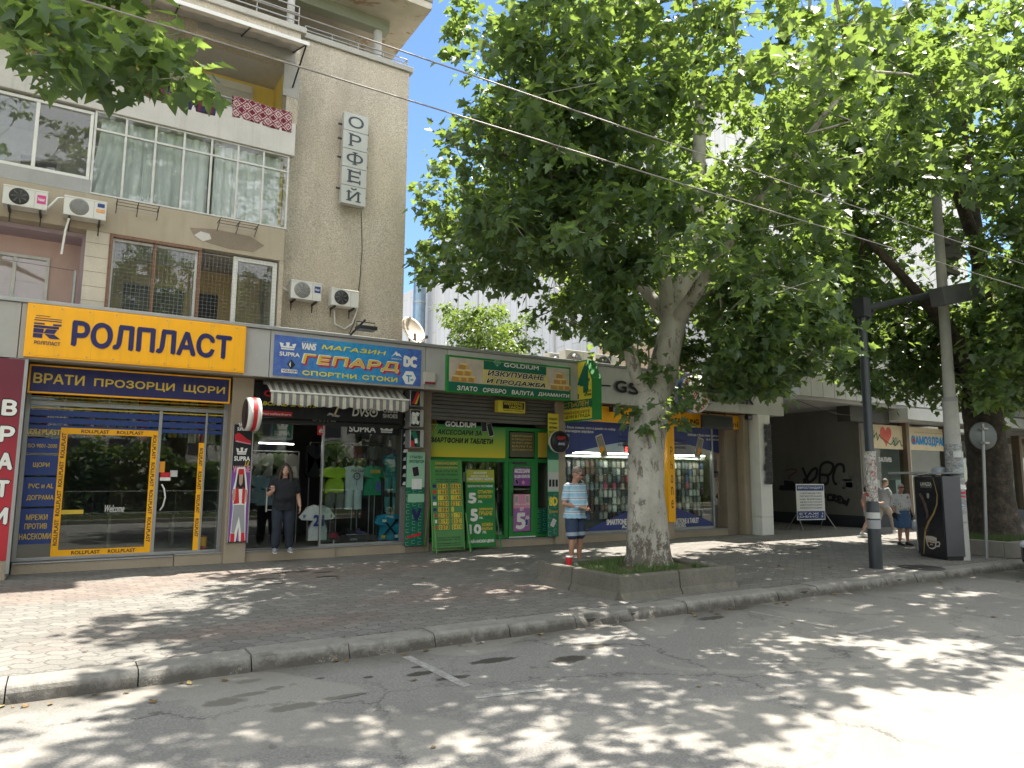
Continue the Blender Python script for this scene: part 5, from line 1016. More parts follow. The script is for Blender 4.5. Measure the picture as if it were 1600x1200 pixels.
m = MB(); Y = YG - .045; pr0 = (da + .14, db - .14, 1.52, 1.98); plate(m, pr0, Y, S_PURPLE); m.text('АКСЕСОАРИ', rel(pr0, .04, .96, .7, .95), Y - .005, S_WHITE, .06); m.text('ЗА GSM АПАРАТИ', rel(pr0, .04, .96, .42, .62), Y - .005, S_WHITE, .05); phone(m, pr0[0] + .1, pr0[2] + .1, .08, .14, Y - .005, .4); m.prism(circ(pr0[0] + .3, pr0[2] + .08, .05, 12), Y - .006, Y, S_PINK)
pr1 = (da + .14, db - .14, .36, 1.30); plate(m, pr1, Y, S_PINK); plate(m, rel(pr1, 0, 1, .0, .62), Y - .004, sgn('mauve', (.32, .12, .32)), .002)
for u in (.18, .82): phone(m, pr1[0] + (pr1[1] - pr1[0]) * u, pr1[3] - .13, .1, .2, Y - .005, .15 * (u - .5), S_GREY, S_WHITE)
m.text('КАЛЪФ ПРОТЕКТОР', rel(pr1, .08, .95, .70, .745), Y - .005, S_WHITE, .03); m.text('ОТ', rel(pr1, .38, .62, .55, .64), Y - .008, S_WHITE, .06); plate(m, rel(pr1, .25, .68, .42, .5), Y - .006, S_WHITE); m.text('2,55 €', rel(pr1, .3, .63, .435, .485), Y - .011, S_BLACK, .03)
m.text('5', rel(pr1, .14, .72, .05, .5), Y - .012, S_WHITE, .06); m.text('лв.', rel(pr1, .7, .95, .33, .41), Y - .012, S_WHITE, .05); phone(m, pr1[1] - .12, pr1[2] + .22, .1, .18, Y - .006, -.1, S_BLUE, S_WHITE); m.build('poster', dr3)
m = MB(); plate(m, (xC + .06, xD - .07, .3, .93), YG - .01, S_DGREEN); squares(m, (xC + .06, xD - .07, .3, .93), YG - .014, S_MINT, 2, 5); m.build('side_panel', sh3)
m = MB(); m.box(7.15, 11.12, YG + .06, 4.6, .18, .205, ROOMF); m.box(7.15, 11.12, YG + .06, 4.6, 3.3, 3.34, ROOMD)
for i in range(12): m.box(7.75 + i * .15, 7.752 + i * .15, 1.3, 1.302, .3, 2.1, WHITEP)
for i in range(13): m.box(7.7, 9.5, 1.3, 1.302, .4 + i * .14, .403 + i * .14, WHITEP)
for i in range(9): m.box(7.8 + i * .19, 7.92 + i * .19, 1.26, 1.29, 1.62 + .05 * (i % 2), 1.86, (S_LGREY, S_WHITE, S_GREY)[i % 3])
for x in (8.1, 8.75, 9.3): m.box(x, x + .06, 1.35, 1.42, .3, 2.2, S_CREAM)
m.build('room', sh3)

t_ = thing('light_box', 'yellow money transfer light box under the gold shop sign', 'sign', (9.4, .3, 3.4))
r_ = RC(780, 625, 821, 646, .45); m = MB(); m.box(r_[0] - .02, r_[1], .46, .64, r_[2], r_[3], S_LEMON); m.build('housing', t_, bevel=.01)
m = MB(); plate(m, rel(r_, .15, .95, .3, .9), .459, S_BLACK, .003); m.text('WESTERN', rel(r_, .17, .82, .62, .87), .455, S_LEMON, .06); m.text('UNION', rel(r_, .38, .82, .34, .58), .455, S_LEMON, .06); plate(m, rel(r_, .85, .88, .32, .88), .456, S_LEMON, .002); m.text('ПАРИЧНИ ПРЕВОДИ', rel(r_, .15, .92, .08, .22), .459, S_BLACK, .02); m.build('face', t_)

# folding exchange-rate board and price board on the pavement
def a_board(t_, r_, y, lean, fm):
    """frame of tube with two back legs; r_ = face rectangle at its lower edge plane"""
    m = MB(); ytop = y + lean; w = .02
    m.tube([(r_[0], y, .06), (r_[0], ytop, r_[3]), (r_[1], ytop, r_[3]), (r_[1], y, .06), (r_[0], y, .06)], w, fm, 8); m.build('frame', t_)
    for x in (r_[0] - .03, r_[1] + .03):
        m = MB(); m.tube([(x, ytop - .02, .95), (x, y + .42, .0)], .016, fm, 8); m.build('leg', t_)
        m = MB(); m.tube([(x + (.02 if x < r_[1] else -.02), y - .02, .9), (x, y - .25, .01)], .016, fm, 8); m.build('leg', t_)
yb = .22; t_ = thing('exchange_board', 'green folding board of exchange rates with black on yellow digits', 'board', (7.6, yb, 0))
r_ = RC(676, 719, 722, 858, yb + .12); r_ = (r_[0], r_[1], .08, r_[3]); a_board(t_, r_, yb, .25, S_LIME)
def lean(b, y, k_, z0): b.V = [(v[0], v[1] + (v[2] - z0) * k_, v[2]) for v in b.V]; return b
kk = .25 / (r_[3] - .06); BRD = mat('sign_board_green', (.06, .22, .05), .4, var=.08)
m = MB(); m.box(r_[0] + .01, r_[1] - .01, yb - .012, yb + .012, r_[2] + .03, r_[3], BRD); lean(m, yb, kk, .06).build('panel', t_, bevel=.004)
m = MB(); Y = yb - .012; H = r_[3] - r_[2]
zf = lambda zy: r_[3] - (zy - 398) / (1095 - 398) * H       # zoom rows of the photograph
for s_, a, b, m_ in (('ОБМЕННО БЮРО', 410, 432, S_GOLD), ('НАЙ-ДОБРИ КУРСОВЕ', 430, 444, S_BLACK), ('БЕЗ КОМИСИОННА', 448, 462, S_GOLD), ('ВАЛУТА', 478, 492, S_BLACK), ('КУПУВА ПРОДАВА', 505, 520, S_BLACK), ('ПРОМОЦИЯ ЗА СУМИ', 545, 556, S_BLACK), ('НАД 1000 ЕВРО', 560, 572, S_BLACK), ('РАБОТНО ВРЕМЕ', 1000, 1012, S_BLACK), ('ПОНЕДЕЛНИК - ПЕТЪК', 1018, 1030, S_BLACK), ('КУПУВАМЕ ЗЛАТО', 1045, 1055, S_BLACK), ('НА ДОБРИ ЦЕНИ', 1062, 1072, S_BLACK)): m.text(s_, (r_[0] + .12, r_[1] - .1, zf(b), zf(a)), Y - .001, m_, .02)
W = r_[1] - r_[0]; fl = (S_NAVY, S_RED, S_BLUE, S_WHITE, S_NAVY, S_RED, S_WHITE, S_RED)
for i in range(9):
    m.box(r_[0] + .02, r_[1] - .02, Y - .002, Y, zf(580 + i * 46) - .004, zf(580 + i * 46) + .004, S_DGREEN)
    if i < 8: plate(m, (r_[0] + .03, r_[0] + .12, zf(616 + i * 46), zf(590 + i * 46)), Y, fl[i], .003)
rows = ('0848 0864', '1660 1690', '1140 1160', '2230 2270', '1084 1', '2120 2170', '0190 0021', '0373 0410')
rg = random.Random(7)
for i, s_ in enumerate(rows):
    z1, z0 = zf(584 + i * 46), zf(622 + i * 46); x = r_[0] + .16; cw = (W - .2) / 9
    for j, ch in enumerate(s_.ljust(9)):
        if ch == ' ': continue
        plate(m, (x + j * cw + .004, x + (j + 1) * cw - .002, z0, z1), Y, S_GOLD if rg.random() < .6 else S_LEMON, .003); m.text(ch, (x + j * cw + (.015 if ch != '1' else .035), x + (j + 1) * cw - (.012 if ch != '1' else .03), z0 + .01, z1 - .01), Y - .0035, S_BLACK, .03)
lean(m, yb, kk, .06).build('lettering', t_)
yb = .50; t_ = thing('price_board', 'green folding price board for phone glass and cases beside the shop door', 'board', (8.9, yb, 0))
r_ = RC(730, 734, 772, 854, yb + .05); r_ = (r_[0], r_[1], .07, r_[3]); a_board(t_, r_, yb, .12, S_GREEN); kk = .12 / (r_[3] - .06)
m = MB(); m.box(r_[0] - .01, r_[1] + .01, yb - .02, yb + .005, r_[2], r_[3], S_GREEN); Y = yb - .02; plate(m, (r_[0], r_[1], r_[3] - .3, r_[3]), Y, mat('sign_olive', (.36, .36, .03), .4), .003); lean(m, yb, kk, .06).build('panel', t_)
m = MB(); W = r_[1] - r_[0]; H = r_[3] - r_[2]
def pf(a, b, c_, d): return (r_[0] + (a - 890) / 430 * W, r_[0] + (c_ - 890) / 430 * W, r_[3] - (d + 60) / 1200 * H, r_[3] - (b + 60) / 1200 * H)
for s_, q, m_, bo in (('GOLDIUM', (1000, -30, 1200, 0), S_WHITE, .05), ('АКСЕСОАРИ ЗА', (960, 25, 1230, 58), S_WHITE, .03), ('СМАРТФОНИ И ТАБЛЕТИ', (905, 65, 1300, 108), S_WHITE, .04), ('БЕЗПЛАТНО ПОСТАВЯНЕ', (908, 180, 1295, 215), S_WHITE, .04), ('5', (908, 300, 1040, 470), S_WHITE, .08), ('СТЪКЛЕН', (1060, 260, 1290, 315), S_GOLD, .06), ('ПРОТЕКТОР', (1060, 340, 1280, 388), S_GOLD, .06), ('лв.', (1060, 425, 1130, 460), S_WHITE, .05), ('2.55 €', (1150, 420, 1290, 465), S_DGREEN, .03), ('5', (935, 550, 1060, 750), S_WHITE, .08), ('СИЛИКОНОВ', (1070, 540, 1290, 580), S_GOLD, .06), ('ГРЪБЧЕ', (1070, 595, 1280, 660), S_GOLD, .06), ('лв.', (1070, 680, 1135, 712), S_WHITE, .05), ('2.55 €', (1160, 675, 1290, 718), S_DGREEN, .03), ('10', (915, 790, 1105, 945), S_WHITE, .08), ('КОЖЕН', (1115, 775, 1280, 830), S_GOLD, .06), ('КАЛЪФ', (1115, 840, 1280, 892), S_GOLD, .06), ('лв.', (1120, 900, 1185, 940), S_WHITE, .05), ('НАЙ-НИСКИ ЦЕНИ', (905, 1020, 1300, 1090), S_WHITE, .06)): m.text(s_, pf(*q), Y - .004, m_, bo)
lean(m, yb, kk, .06).build('lettering', t_)

# pillar strip to the right of the gold shop
t_ = thing('poster_strip', 'green poster strip with yellow 8D mark beside the gold shop door', 'poster', (11.1, .55, .2))
r_ = RC(856, 646, 873, 838, .58); m = MB(); m.box(*r_[:2], .58, .62, *r_[2:], S_DGREEN); m.build('panel', t_)
m = MB(); Y = .58; plate(m, rel(r_, 0, 1, .74, 1), Y, S_LEMON, .002); plate(m, rel(r_, 0, 1, .36, .62), Y, S_MINT, .002); plate(m, rel(r_, 0, 1, .37, .52), Y - .002, S_LGREY, .002)
for i, s_ in enumerate(('РЕМОНТ', 'ПРОДАЖБА', 'ИЗКУПУВАНЕ', 'НА СТАРИ', 'И НОВИ', 'ТЕЛЕФОНИ')): m.text(s_, rel(r_, .12, .88, .965 - i * .035 - .02, .965 - i * .035), Y - .003, S_BLACK, .04)
for u in (.2, .5, .8): phone(m, r_[0] + (r_[1] - r_[0]) * u, r_[2] + (r_[3] - r_[2]) * .43, .08, .2, Y - .005, 0, S_BLACK, S_GREY)
squares(m, rel(r_, 0, 1, 0, .35), Y, S_MINT, 2, 5); m.text('8D', rel(r_, .1, .9, .245, .32), Y - .003, S_LEMON, .06); phone(m, (r_[0] + r_[1]) / 2, r_[2] + (r_[3] - r_[2]) * .11, .12, .2, Y - .003, -.5, S_LGREY, S_WHITE); m.text('БЕЗЖИЧНИ', rel(r_, .1, .9, .19, .21), Y - .003, S_GOLD, .03); m.build('print', t_)
t_ = thing('round_sign', 'small round black sign with red print on a bracket beside the green poster strip', 'sign', (11.3, .4, 2.4))
x, z = P(877, 690, .25); m = MB(); m.lathe([(.25, 0), (.28, .03), (.28, .13), (.25, .16)], (x, .25, z), DARKM, 30, axis='y'); m.lathe([(.285, .1), (.29, .16)], (x, .25, z), WHITEP, 30, axis='y'); m.tube([(x, .4, z), (x - .1, .7, z)], .02, DARKM); m.build('housing', t_)
m = MB(); m.lathe([(0, -.004), (.24, -.004), (.24, 0)], (x, .25, z), S_BLACK, 30, axis='y'); m.text('GSM', (x - .13, x + .13, z + .05, z + .14), .244, S_RED, .05); m.box(x - .12, x + .12, .240, .244, z - .1, z - .02, S_BLUE); m.text('АКС', (x - .1, x + .1, z - .09, z - .03), .239, S_WHITE, .03); m.build('face', t_)

# projecting sign '4' (its printed face looks along the street, its green edge to the road)
XF = 11.25
t_ = thing('projecting_sign', 'green and yellow projecting sign with a large 4 beside the gold shop sign', 'sign', (XF, -.4, 3.3))
ya = PX(874, 625, XF)[0]; yb_ = PX(926, 630, XF)[0]; zlo = PX(926, 655, XF)[1]; zmid = PX(926, 622, XF)[1]; ztop = PX(926, 590, XF)[1]; zpk = PX(905, 564, XF)[1]
y1 = PX(899, 600, XF)[0]
prof = [(ya, zlo), (ya, zmid + .04), (y1, zmid + .04), (y1, zpk - .05), (y1 - .12, zpk), (yb_ + .28, zpk), (yb_, ztop), (yb_, zlo)]
m = MB(); m.prism_x([(y, z) for y, z in prof], XF, XF + .30, S_GREEN); m.build('housing', t_, bevel=.006)
m = MB()
def facex(y0_, y1_, z0_, z1_, m_, k_): m.box(XF - k_, XF - k_ + .003, min(y0_, y1_), max(y0_, y1_), z0_, z1_, m_)
facex(y1 - .03, yb_ + .03, zmid, ztop - .05, S_LEMON, .004); m.prism_x([(y1 - .03, ztop - .05), (yb_ + .03, ztop - .05), (yb_ + .28, zpk - .04), (y1 - .1, zpk - .04)], XF - .004, XF - .001, S_LEMON); facex(ya - .03, yb_ + .03, zlo + .33, zmid, S_DGREEN, .004); facex(ya - .03, yb_ + .03, zlo + .03, zlo + .31, S_LEMON, .004)
def face_text(s_, yl, yr, z0_, z1_, m_, bold=.05, shear=0.0, k_=.006):
    b = MB(); b.text(s_, (0, abs(yl - yr), z0_, z1_), 0, m_, bold, shear)
    m.add([(XF - k_ + v[1], yl - v[0], v[2]) for v in b.V], b.F, m_)
face_text('4', y1 - .1, yb_ + .1, zmid + .12, zpk - .08, S_DGREEN, .09); facex(y1 - .04, y1 - .16, zmid + .03, zmid + .16, S_DGREEN, .006); face_text('КЛАСА', yb_ + .34, yb_ + .05, zmid + .17, zmid + .24, S_BLACK, .04); face_text('ЧЕТИРИ', yb_ + .34, yb_ + .05, zmid + .07, zmid + .14, S_BLACK, .04)
face_text('СТЪКЛЕН', ya - .2, yb_ + .15, zmid - .17, zmid - .03, S_GOLD, .03, .15); face_text('ПРОТЕКТОР', ya - .12, yb_ + .08, zmid - .34, zmid - .2, S_GOLD, .03, .15); face_text('НАЙ-НИСКИТЕ', ya - .25, yb_ + .1, zlo + .18, zlo + .28, S_BLACK, .03); face_text('ЦЕНИ В ГРАДА', ya - .25, yb_ + .1, zlo + .06, zlo + .16, S_BLACK, .03); face_text('«', ya - .08, ya - .22, zlo + .08, zlo + .26, S_DGREEN, .05)
m.build('print', t_)

# ---------------------------------------------------------------- shop four: phone accessories
QC = lambda a, b, c_, d: (860 + a * .225, 560 + b * .225, 860 + c_ * .225, 560 + d * .225)
t_ = thing('fascia_lettering', 'raised black letters GSM on the white fascia behind the tree trunk', 'sign', (13, 0, 4.2))
def raised(m, s_, q, dep=.09):
    b = MB(); r_ = RC(*q, -.09); b.text(s_, r_, -.09, S_BLACK, .05)
    m.add(b.V, b.F, S_BLACK); m.add([(v[0], v[1] + dep * .45, v[2]) for v in b.V], b.F, S_GREY); m.add([(v[0], v[1] + dep * .8, v[2]) for v in b.V], b.F, S_GREY)
m = MB(); dr0 = RC(935, 600.5, 954, 604, -.06); m.box(dr0[0], dr0[1], -.07, -.03, dr0[2], dr0[3], S_BLACK); raised(m, 'G', (961, 593.5, 979.5, 614.5)); raised(m, 'S', (982, 597, 999, 617.5)); raised(m, 'M', (1002, 599, 1023, 620)); raised(m, 'CENTER', (1094, 609, 1178, 633)); m.build('letters', t_)
t_ = thing('round_sign', 'round white accessories sign with red and blue rim over the phone shop', 'sign', (15.4, -.2, 3.9))
x, z = P(1087.5, 613.5, -.3); R0 = P(1110, 613, -.3)[0] - x; m = MB(); m.lathe([(R0, 0), (R0, .16)], (x, -.3, z), S_BLUE, 40, axis='y'); m.tube([(x, -.14, z), (x, .02, z)], .05, DARKM); m.build('housing', t_)
m = MB(); m.lathe([(0, -.004), (R0 * .985, -.004), (R0 * .985, 0)], (x, -.3, z), S_WHITE, 40, axis='y'); ring(m, (x, z), R0 * .66, R0 * .88, -.304, S_RED, 120, 215, 20); ring(m, (x, z), R0 * .66, R0 * .88, -.304, S_RED, 265, 350, 20)
b = MB(); b.text('italinea', (-.62 * R0, .62 * R0, -.14 * R0, .18 * R0), -.305, S_RED, .04, .2); ca, sa = math.cos(.75), math.sin(.75); m.add([(x + v[0] * ca - v[2] * sa, v[1], z + v[0] * sa + v[2] * ca) for v in b.V], b.F, S_RED)
def arc_text(s_, a0, a1, R_, up):
    for i, ch in enumerate(s_):
        a = rad(a0 + (a1 - a0) * (i + .5) / len(s_)); ox, oz = x + R_ * math.cos(a), z + R_ * math.sin(a); ang = a - math.pi / 2 if up else a + math.pi / 2; b = MB(); h = R0 * .085; b.text(ch, (-h * .8, h * .8, -h, h), -.309, S_WHITE, .05); c_, s2 = math.cos(ang), math.sin(ang); m.add([(ox + v[0] * c_ - v[2] * s2, v[1], oz + v[0] * s2 + v[2] * c_) for v in b.V], b.F, S_WHITE)
arc_text('ACCES', 212, 128, R0 * .77, True); arc_text('SORIES', 268, 346, R0 * .77, False); m.build('face', t_)
t_ = thing('header_board', 'orange brand board across the phone shop under the white fascia', 'sign', (14.5, .45, 2.9))
r_ = (11.32, P(1163, 676, .5)[0], P(1100, 668, .5)[1], 3.70); m = MB(); m.box(*r_[:2], .5, .6, *r_[2:], S_YEL); m.build('panel', t_)
m = MB(); Y = .5; hc = RC(*QC(450, 360, 515, 428), Y); cx_, cz_ = (hc[0] + hc[1]) / 2, hc[2] + .12
for i in range(8):
    a = rad(18 + i * 144 / 7); L_ = .22 if 1 < i < 6 else .19; d_ = (math.cos(a), math.sin(a)); n_ = (-d_[1], d_[0]); m.prism([(cx_ + d_[0] * .05, cz_ + d_[1] * .05), (cx_ + d_[0] * L_ * .75 + n_[0] * .035, cz_ + d_[1] * L_ * .75 + n_[1] * .035), (cx_ + d_[0] * L_, cz_ + d_[1] * L_), (cx_ + d_[0] * L_ * .75 - n_[0] * .035, cz_ + d_[1] * L_ * .75 - n_[1] * .035)], Y - .004, Y, S_BLACK)
tx(m, 'HUAWEI', QC(525, 372, 705, 432), Y, S_BLACK, .03); tx(m, 'SAMSUNG', QC(862, 412, 1030, 462), Y, S_BLACK, .05); tx(m, 'Xiaomi', QC(1130, 432, 1302, 478), Y, S_BLACK, .02); m.build('lettering', t_)
t_ = thing('upright_sign', 'tall narrow orange upright sign with thin black letters partly behind the trunk', 'sign', (15.3, .3, .5))
r_ = RC(1038, 645, 1050, 815, .5); r_ = (r_[0] - .05, r_[1], r_[2], 3.25); m = MB(); m.box(r_[0], r_[1], .34, .498, *r_[2:], S_YEL); m.box(r_[0], r_[1], .4, .6, .0, r_[2], STONE); m.build('panel', t_)
m = MB()
for ch, zy in (('p', 640), ('h', 740), ('o', 838), ('n', 920), ('e', 1012)):
    _, z = P(1044, 560 + zy * .225, .34); m.text(ch, (r_[0] + .1, r_[1] - .08, z - .12, z + .12), .339, S_BLACK, 0)
m.build('lettering', t_)
sh4 = thing('shopfront', 'phone accessory shopfront with blue printed window film', 'shopfront', (14.5, YG, .2))
xm0, xm1 = r_[0], r_[1]; xE = P(1113, 750, YG)[0]; xF = P(1142, 750, YG)[0]; xG = P(1153, 750, YG)[0]
m = MB()
for a, b in ((11.32, 11.38), (xE - .03, xE + .03), (xF, xF + .06), (xG - .04, xG)): m.box(a, b, YG - .04, YG + .05, .2, 3.3, ALU)
m.box(11.38, xG, YG - .04, YG + .05, 3.3, 3.36, ALU); m.box(11.38, xE, YG - .04, YG + .05, .2, .27, ALU); m.build('frame', sh4)
m = MB()
for a, b in ((11.38, 13.2), (13.2, xm0), (xm0, xE - .03)): m.box(a + .004, b - .004, YG, YG + .01, .27, 3.3, GLASS)
m.build('pane', sh4)
m = MB(); m.box(xE + .04, xF - .02, YG + .1, YG + .13, .25, 2.3, mat('grey_door_film', (.16, .17, .165), .35)); d4 = m.build('door', sh4)
m = MB(); pr2 = (xE + .1, xF - .12, .9, 1.75); plate(m, pr2, YG + .098, S_LGREY); m.text('РЕМОНТ', rel(pr2, .2, .8, .88, .96), YG + .093, S_RED, .03); phone(m, (pr2[0] + pr2[1]) / 2, (pr2[2] + pr2[3]) / 2 - .05, .22, .5, YG + .094, -.6, S_BLACK, S_WHITE); m.build('poster', d4)
m = MB(); m.box(xE + .08, xF - .3, YG + .03, YG + .1, 1.9, 1.95, DARKM); m.build('handle', d4)
m = MB(); Y = YG - .006
def film_top(x0, x1, up):
    n = 16; pts = [(x0, 3.29), (x1, 3.29)]
    for i in range(n + 1): u = i / n; pts.append((x1 + (x0 - x1) * u, (2.86 - .55 * (u if up else 1 - u) ** 1.6)))
    m.prism(pts, Y - .003, Y, S_VIBLUE)
film_top(11.38, xm0, True); film_top(xm1, xG - .05, False)
for s_, q in (('Кейсове с Ваша снимка, лого и дизайн по избор', QC(10, 462, 450, 505)), ('за всички модели смартфони', QC(60, 488, 298, 525)), ('и таблети!', QC(60, 520, 130, 545)), ('Кейсове с Ваша снимка, лого и дизайн по избор', QC(952, 518, 1280, 558)), ('за всички модели смартфони', QC(1080, 552, 1280, 582)), ('и таблети!', QC(1205, 582, 1280, 603))): tx(m, s_, q, Y, S_WHITE, .03, .1)
for a, q in enumerate((QC(470, 535, 620, 560), QC(470, 565, 620, 588), QC(470, 590, 620, 612), QC(838, 558, 945, 580), QC(838, 584, 945, 605), QC(850, 608, 940, 628))): tx(m, ('НАЙ-ИЗГОДНИТЕ', 'ЦЕНИ, БЪРЗИНА', 'И КАЧЕСТВО')[a % 3], q, Y, S_NAVY, .04)
def hill(x0, x1, xp, z): 
    n = 20; pts = [(x0, .28), (x1, .28)] + [(x1 + (x0 - x1) * i / n, .3 + z * max(0, 1 - abs((x1 + (x0 - x1) * i / n) - xp) / max(xp - x0, x1 - xp)) ** .9) for i in range(n + 1)]
    m.prism(pts, Y - .003, Y, S_VIBLUE)
hill(12.2, xE - .05, xm0, .78)
tx(m, 'SMARTFONE & TABLET', QC(388, 1118, 640, 1148), Y, S_WHITE, .05); tx(m, 'ACCESSORIES', QC(495, 1152, 640, 1175), Y, S_WHITE, .05); tx(m, 'SMARTFONE & TABLET', QC(838, 1112, 1030, 1142), Y, S_WHITE, .05); tx(m, 'ACCESSORIES', QC(838, 1148, 940, 1172), Y, S_WHITE, .05)
plate(m, (xF + .02, xG - .01, .3, 3.29), Y - .04, S_VIBLUE); m.text('www.italinea.net', (xF + .1, xG - .08, .5, 1.42), Y - .046, S_WHITE, .04, rot=90); m.text('0760 12 700', (xF + .1, xG - .08, 1.5, 2.2), Y - .046, S_WHITE, .04, rot=90)
for px, py in ((940, 697), (1092, 700)):
    x, z = P(px, py, Y); phone(m, x, z, .26, .66, Y - .004, .35 if px < 1000 else -.3, mat('picture_print', (.25, .22, .16), .4, var=.8, vs=12), S_LGREY); m.prism([(x - .1, z - .2), (x + .06, z - .24), (x + .1, z - .05), (x - .04, z)], Y - .012, Y - .006, S_ORANGE); m.prism([(x - .02, z - .25), (x + .1, z - .2), (x + .06, z - .12)], Y - .014, Y - .008, S_GREEN)
m.build('window_film', sh4)
m = MB(); m.box(11.3, 17.6, YG + .05, 4.6, .18, .205, ROOMF); m.box(11.3, 17.6, YG + .05, 4.6, 3.4, 3.44, mat('room_white', (.5, .49, .46), .8)); m.box(11.4, xE - .1, 1.3, 1.34, .3, 2.3, mat('pegboard', (.16, .16, .15), .6)); m.box(11.4, xE - .1, 1.1, 1.34, 2.3, 2.36, S_LGREY); m.build('room', sh4)
# hundreds of phone cases hanging on hooks: one mesh per colour, individual objects
rg = random.Random(11); protos = []
for i, c in enumerate(((.06, .06, .065), (.40, .35, .28), (.16, .17, .18), (.60, .58, .54), (.13, .07, .06), (.30, .28, .26), (.45, .10, .15), (.10, .14, .24))):
    b = MB(); mm = mat('case_card_%d' % i, c, .35, var=.7, vs=25); b.box(-.068, .068, -.012, .012, -.095, .095, mm); b.box(-.02, .02, -.008, .008, .1, .13, S_LGREY); b.box(-.045, .045, -.016, -.012, -.08, .07, mat('case_print_%d' % i, sc3(c, 1.7), .3, var=.9, vs=40)); protos.append(b)
first = {}
rows_ = np.linspace(.66, 2.12, 8); cols_ = np.arange(11.5, xE - .15, .162)
for z in rows_:
    for x in cols_:
        if rg.random() < .06: continue
        i = rg.choices(range(8), (6, 4, 5, 4, 3, 5, 1, 2))[0] if x > 13.0 else rg.choices(range(8), (9, 2, 6, 0, 4, 3, 0, 1))[0]
        if i not in first:
            o = protos[i].build('phone_case', origin=(0, 0, 0)); first[i] = o
        else: o = first[i].copy(); COL.objects.link(o)
        o.location = (x + rg.uniform(-.015, .015), 1.2 + rg.uniform(-.03, .0), z + rg.uniform(-.01, .01)); o.rotation_euler = (0, rg.uniform(-.03, .03), rg.uniform(-.2, .2))
        tag(o, 'small boxed phone case hanging on a hook in the accessory shop window', 'phone case', 'phone cases hanging in the shop window')
t_ = thing('monitor', 'black rectangular screen hung from the soffit over the phone shop window', 'monitor', (16, .2, 3.1))
r_ = RC(1098, 647, 1146, 671.5, .1); m = MB(); m.box(r_[0], r_[1], .1, .2, r_[2], r_[3], DARKM); m.build('housing', t_, bevel=.01); m = MB(); m.box(r_[0] + .04, r_[1] - .04, .094, .0995, r_[2] + .04, r_[3] - .04, mat('dark_screen', (.015, .015, .016), .15)); m.build('face', t_)
m = MB(); 
for x in (r_[0] + .3, r_[1] - .3): m.tube([(x, .16, r_[3] - .02), (x, .16, 3.76)], .025, DARKM, 6)
m.build('bracket', t_)
for px, py, lab in ((958, 638, 'small black spotlight under the soffit at the left of the orange board'), (1168, 651, 'small black spotlight under the soffit at the right end of the orange board')):
    x, z = P(px, py, .3); b = MB(); b.box(x - .1, x + .1, .2, .36, z - .1, z + .04, DARKM); b.box(x - .08, x + .08, .19, .2, z - .08, z + .02, S_GREY); b.tube([(x, .3, z + .02), (x, .35, 3.76)], .015, DARKM, 6); tag(b.build('spotlight', origin=(x, .3, z), bevel=.01), lab, 'spotlight')
t_ = thing('led_display', 'small black display with red digits inside the phone shop window', 'display', (13.6, 1.2, 2.3)); x, z = P(983, 703, 1.2); m = MB(); m.box(x - .3, x + .15, 1.2, 1.25, z - .12, z + .14, S_BLACK); m.build('housing', t_, bevel=.02)
m = MB(); m.text('57', (x - .16, x + .06, z - .07, z + .08), 1.199, emit('red_led', (1, .03, .02), 2.0), .04); m.build('digits', t_)
for a, b in ((11.6, 15.0), (15.6, xE - .2)): tb_ = MB(); tb_.tube([(a, 1.02, 2.42), (b, 1.02, 2.42)], .018, emit('tube_light_b', (1, .95, .86), 9.0), 8); tag(tb_.build('fluorescent_tube', origin=(a, 1.02, 2.42)), 'lit tube along the top of the phone case display, ' + ('left window' if a < 12 else 'right window'), 'light')
# white pillar sign
t_ = thing('upright_sign', 'white pillar sign with raised black web address reading upwards', 'sign', (18.7, 0, 0))
r_ = (18.32, 18.86, 0.0, 3.735); m = MB(); m.box(r_[0], r_[1], -.02, .5, 0, .55, S_WHITE); m.box(r_[0], r_[1], -.02, .5, .557, 3.735, S_WHITE); m.build('panel', t_, bevel=.008)
m = MB(); b = MB(); b.text('italinea.net', (r_[0] + .1, r_[1] - .02, P(1196, 757, 0)[1], P(1196, 662, 0)[1]), -.09, S_BLACK, .10, rot=90); m.add(b.V, b.F, S_BLACK); m.add([(v[0], v[1] + .03, v[2]) for v in b.V], b.F, S_GREY); m.add([(v[0], v[1] + .055, v[2]) for v in b.V], b.F, S_GREY); m.build('lettering', t_)
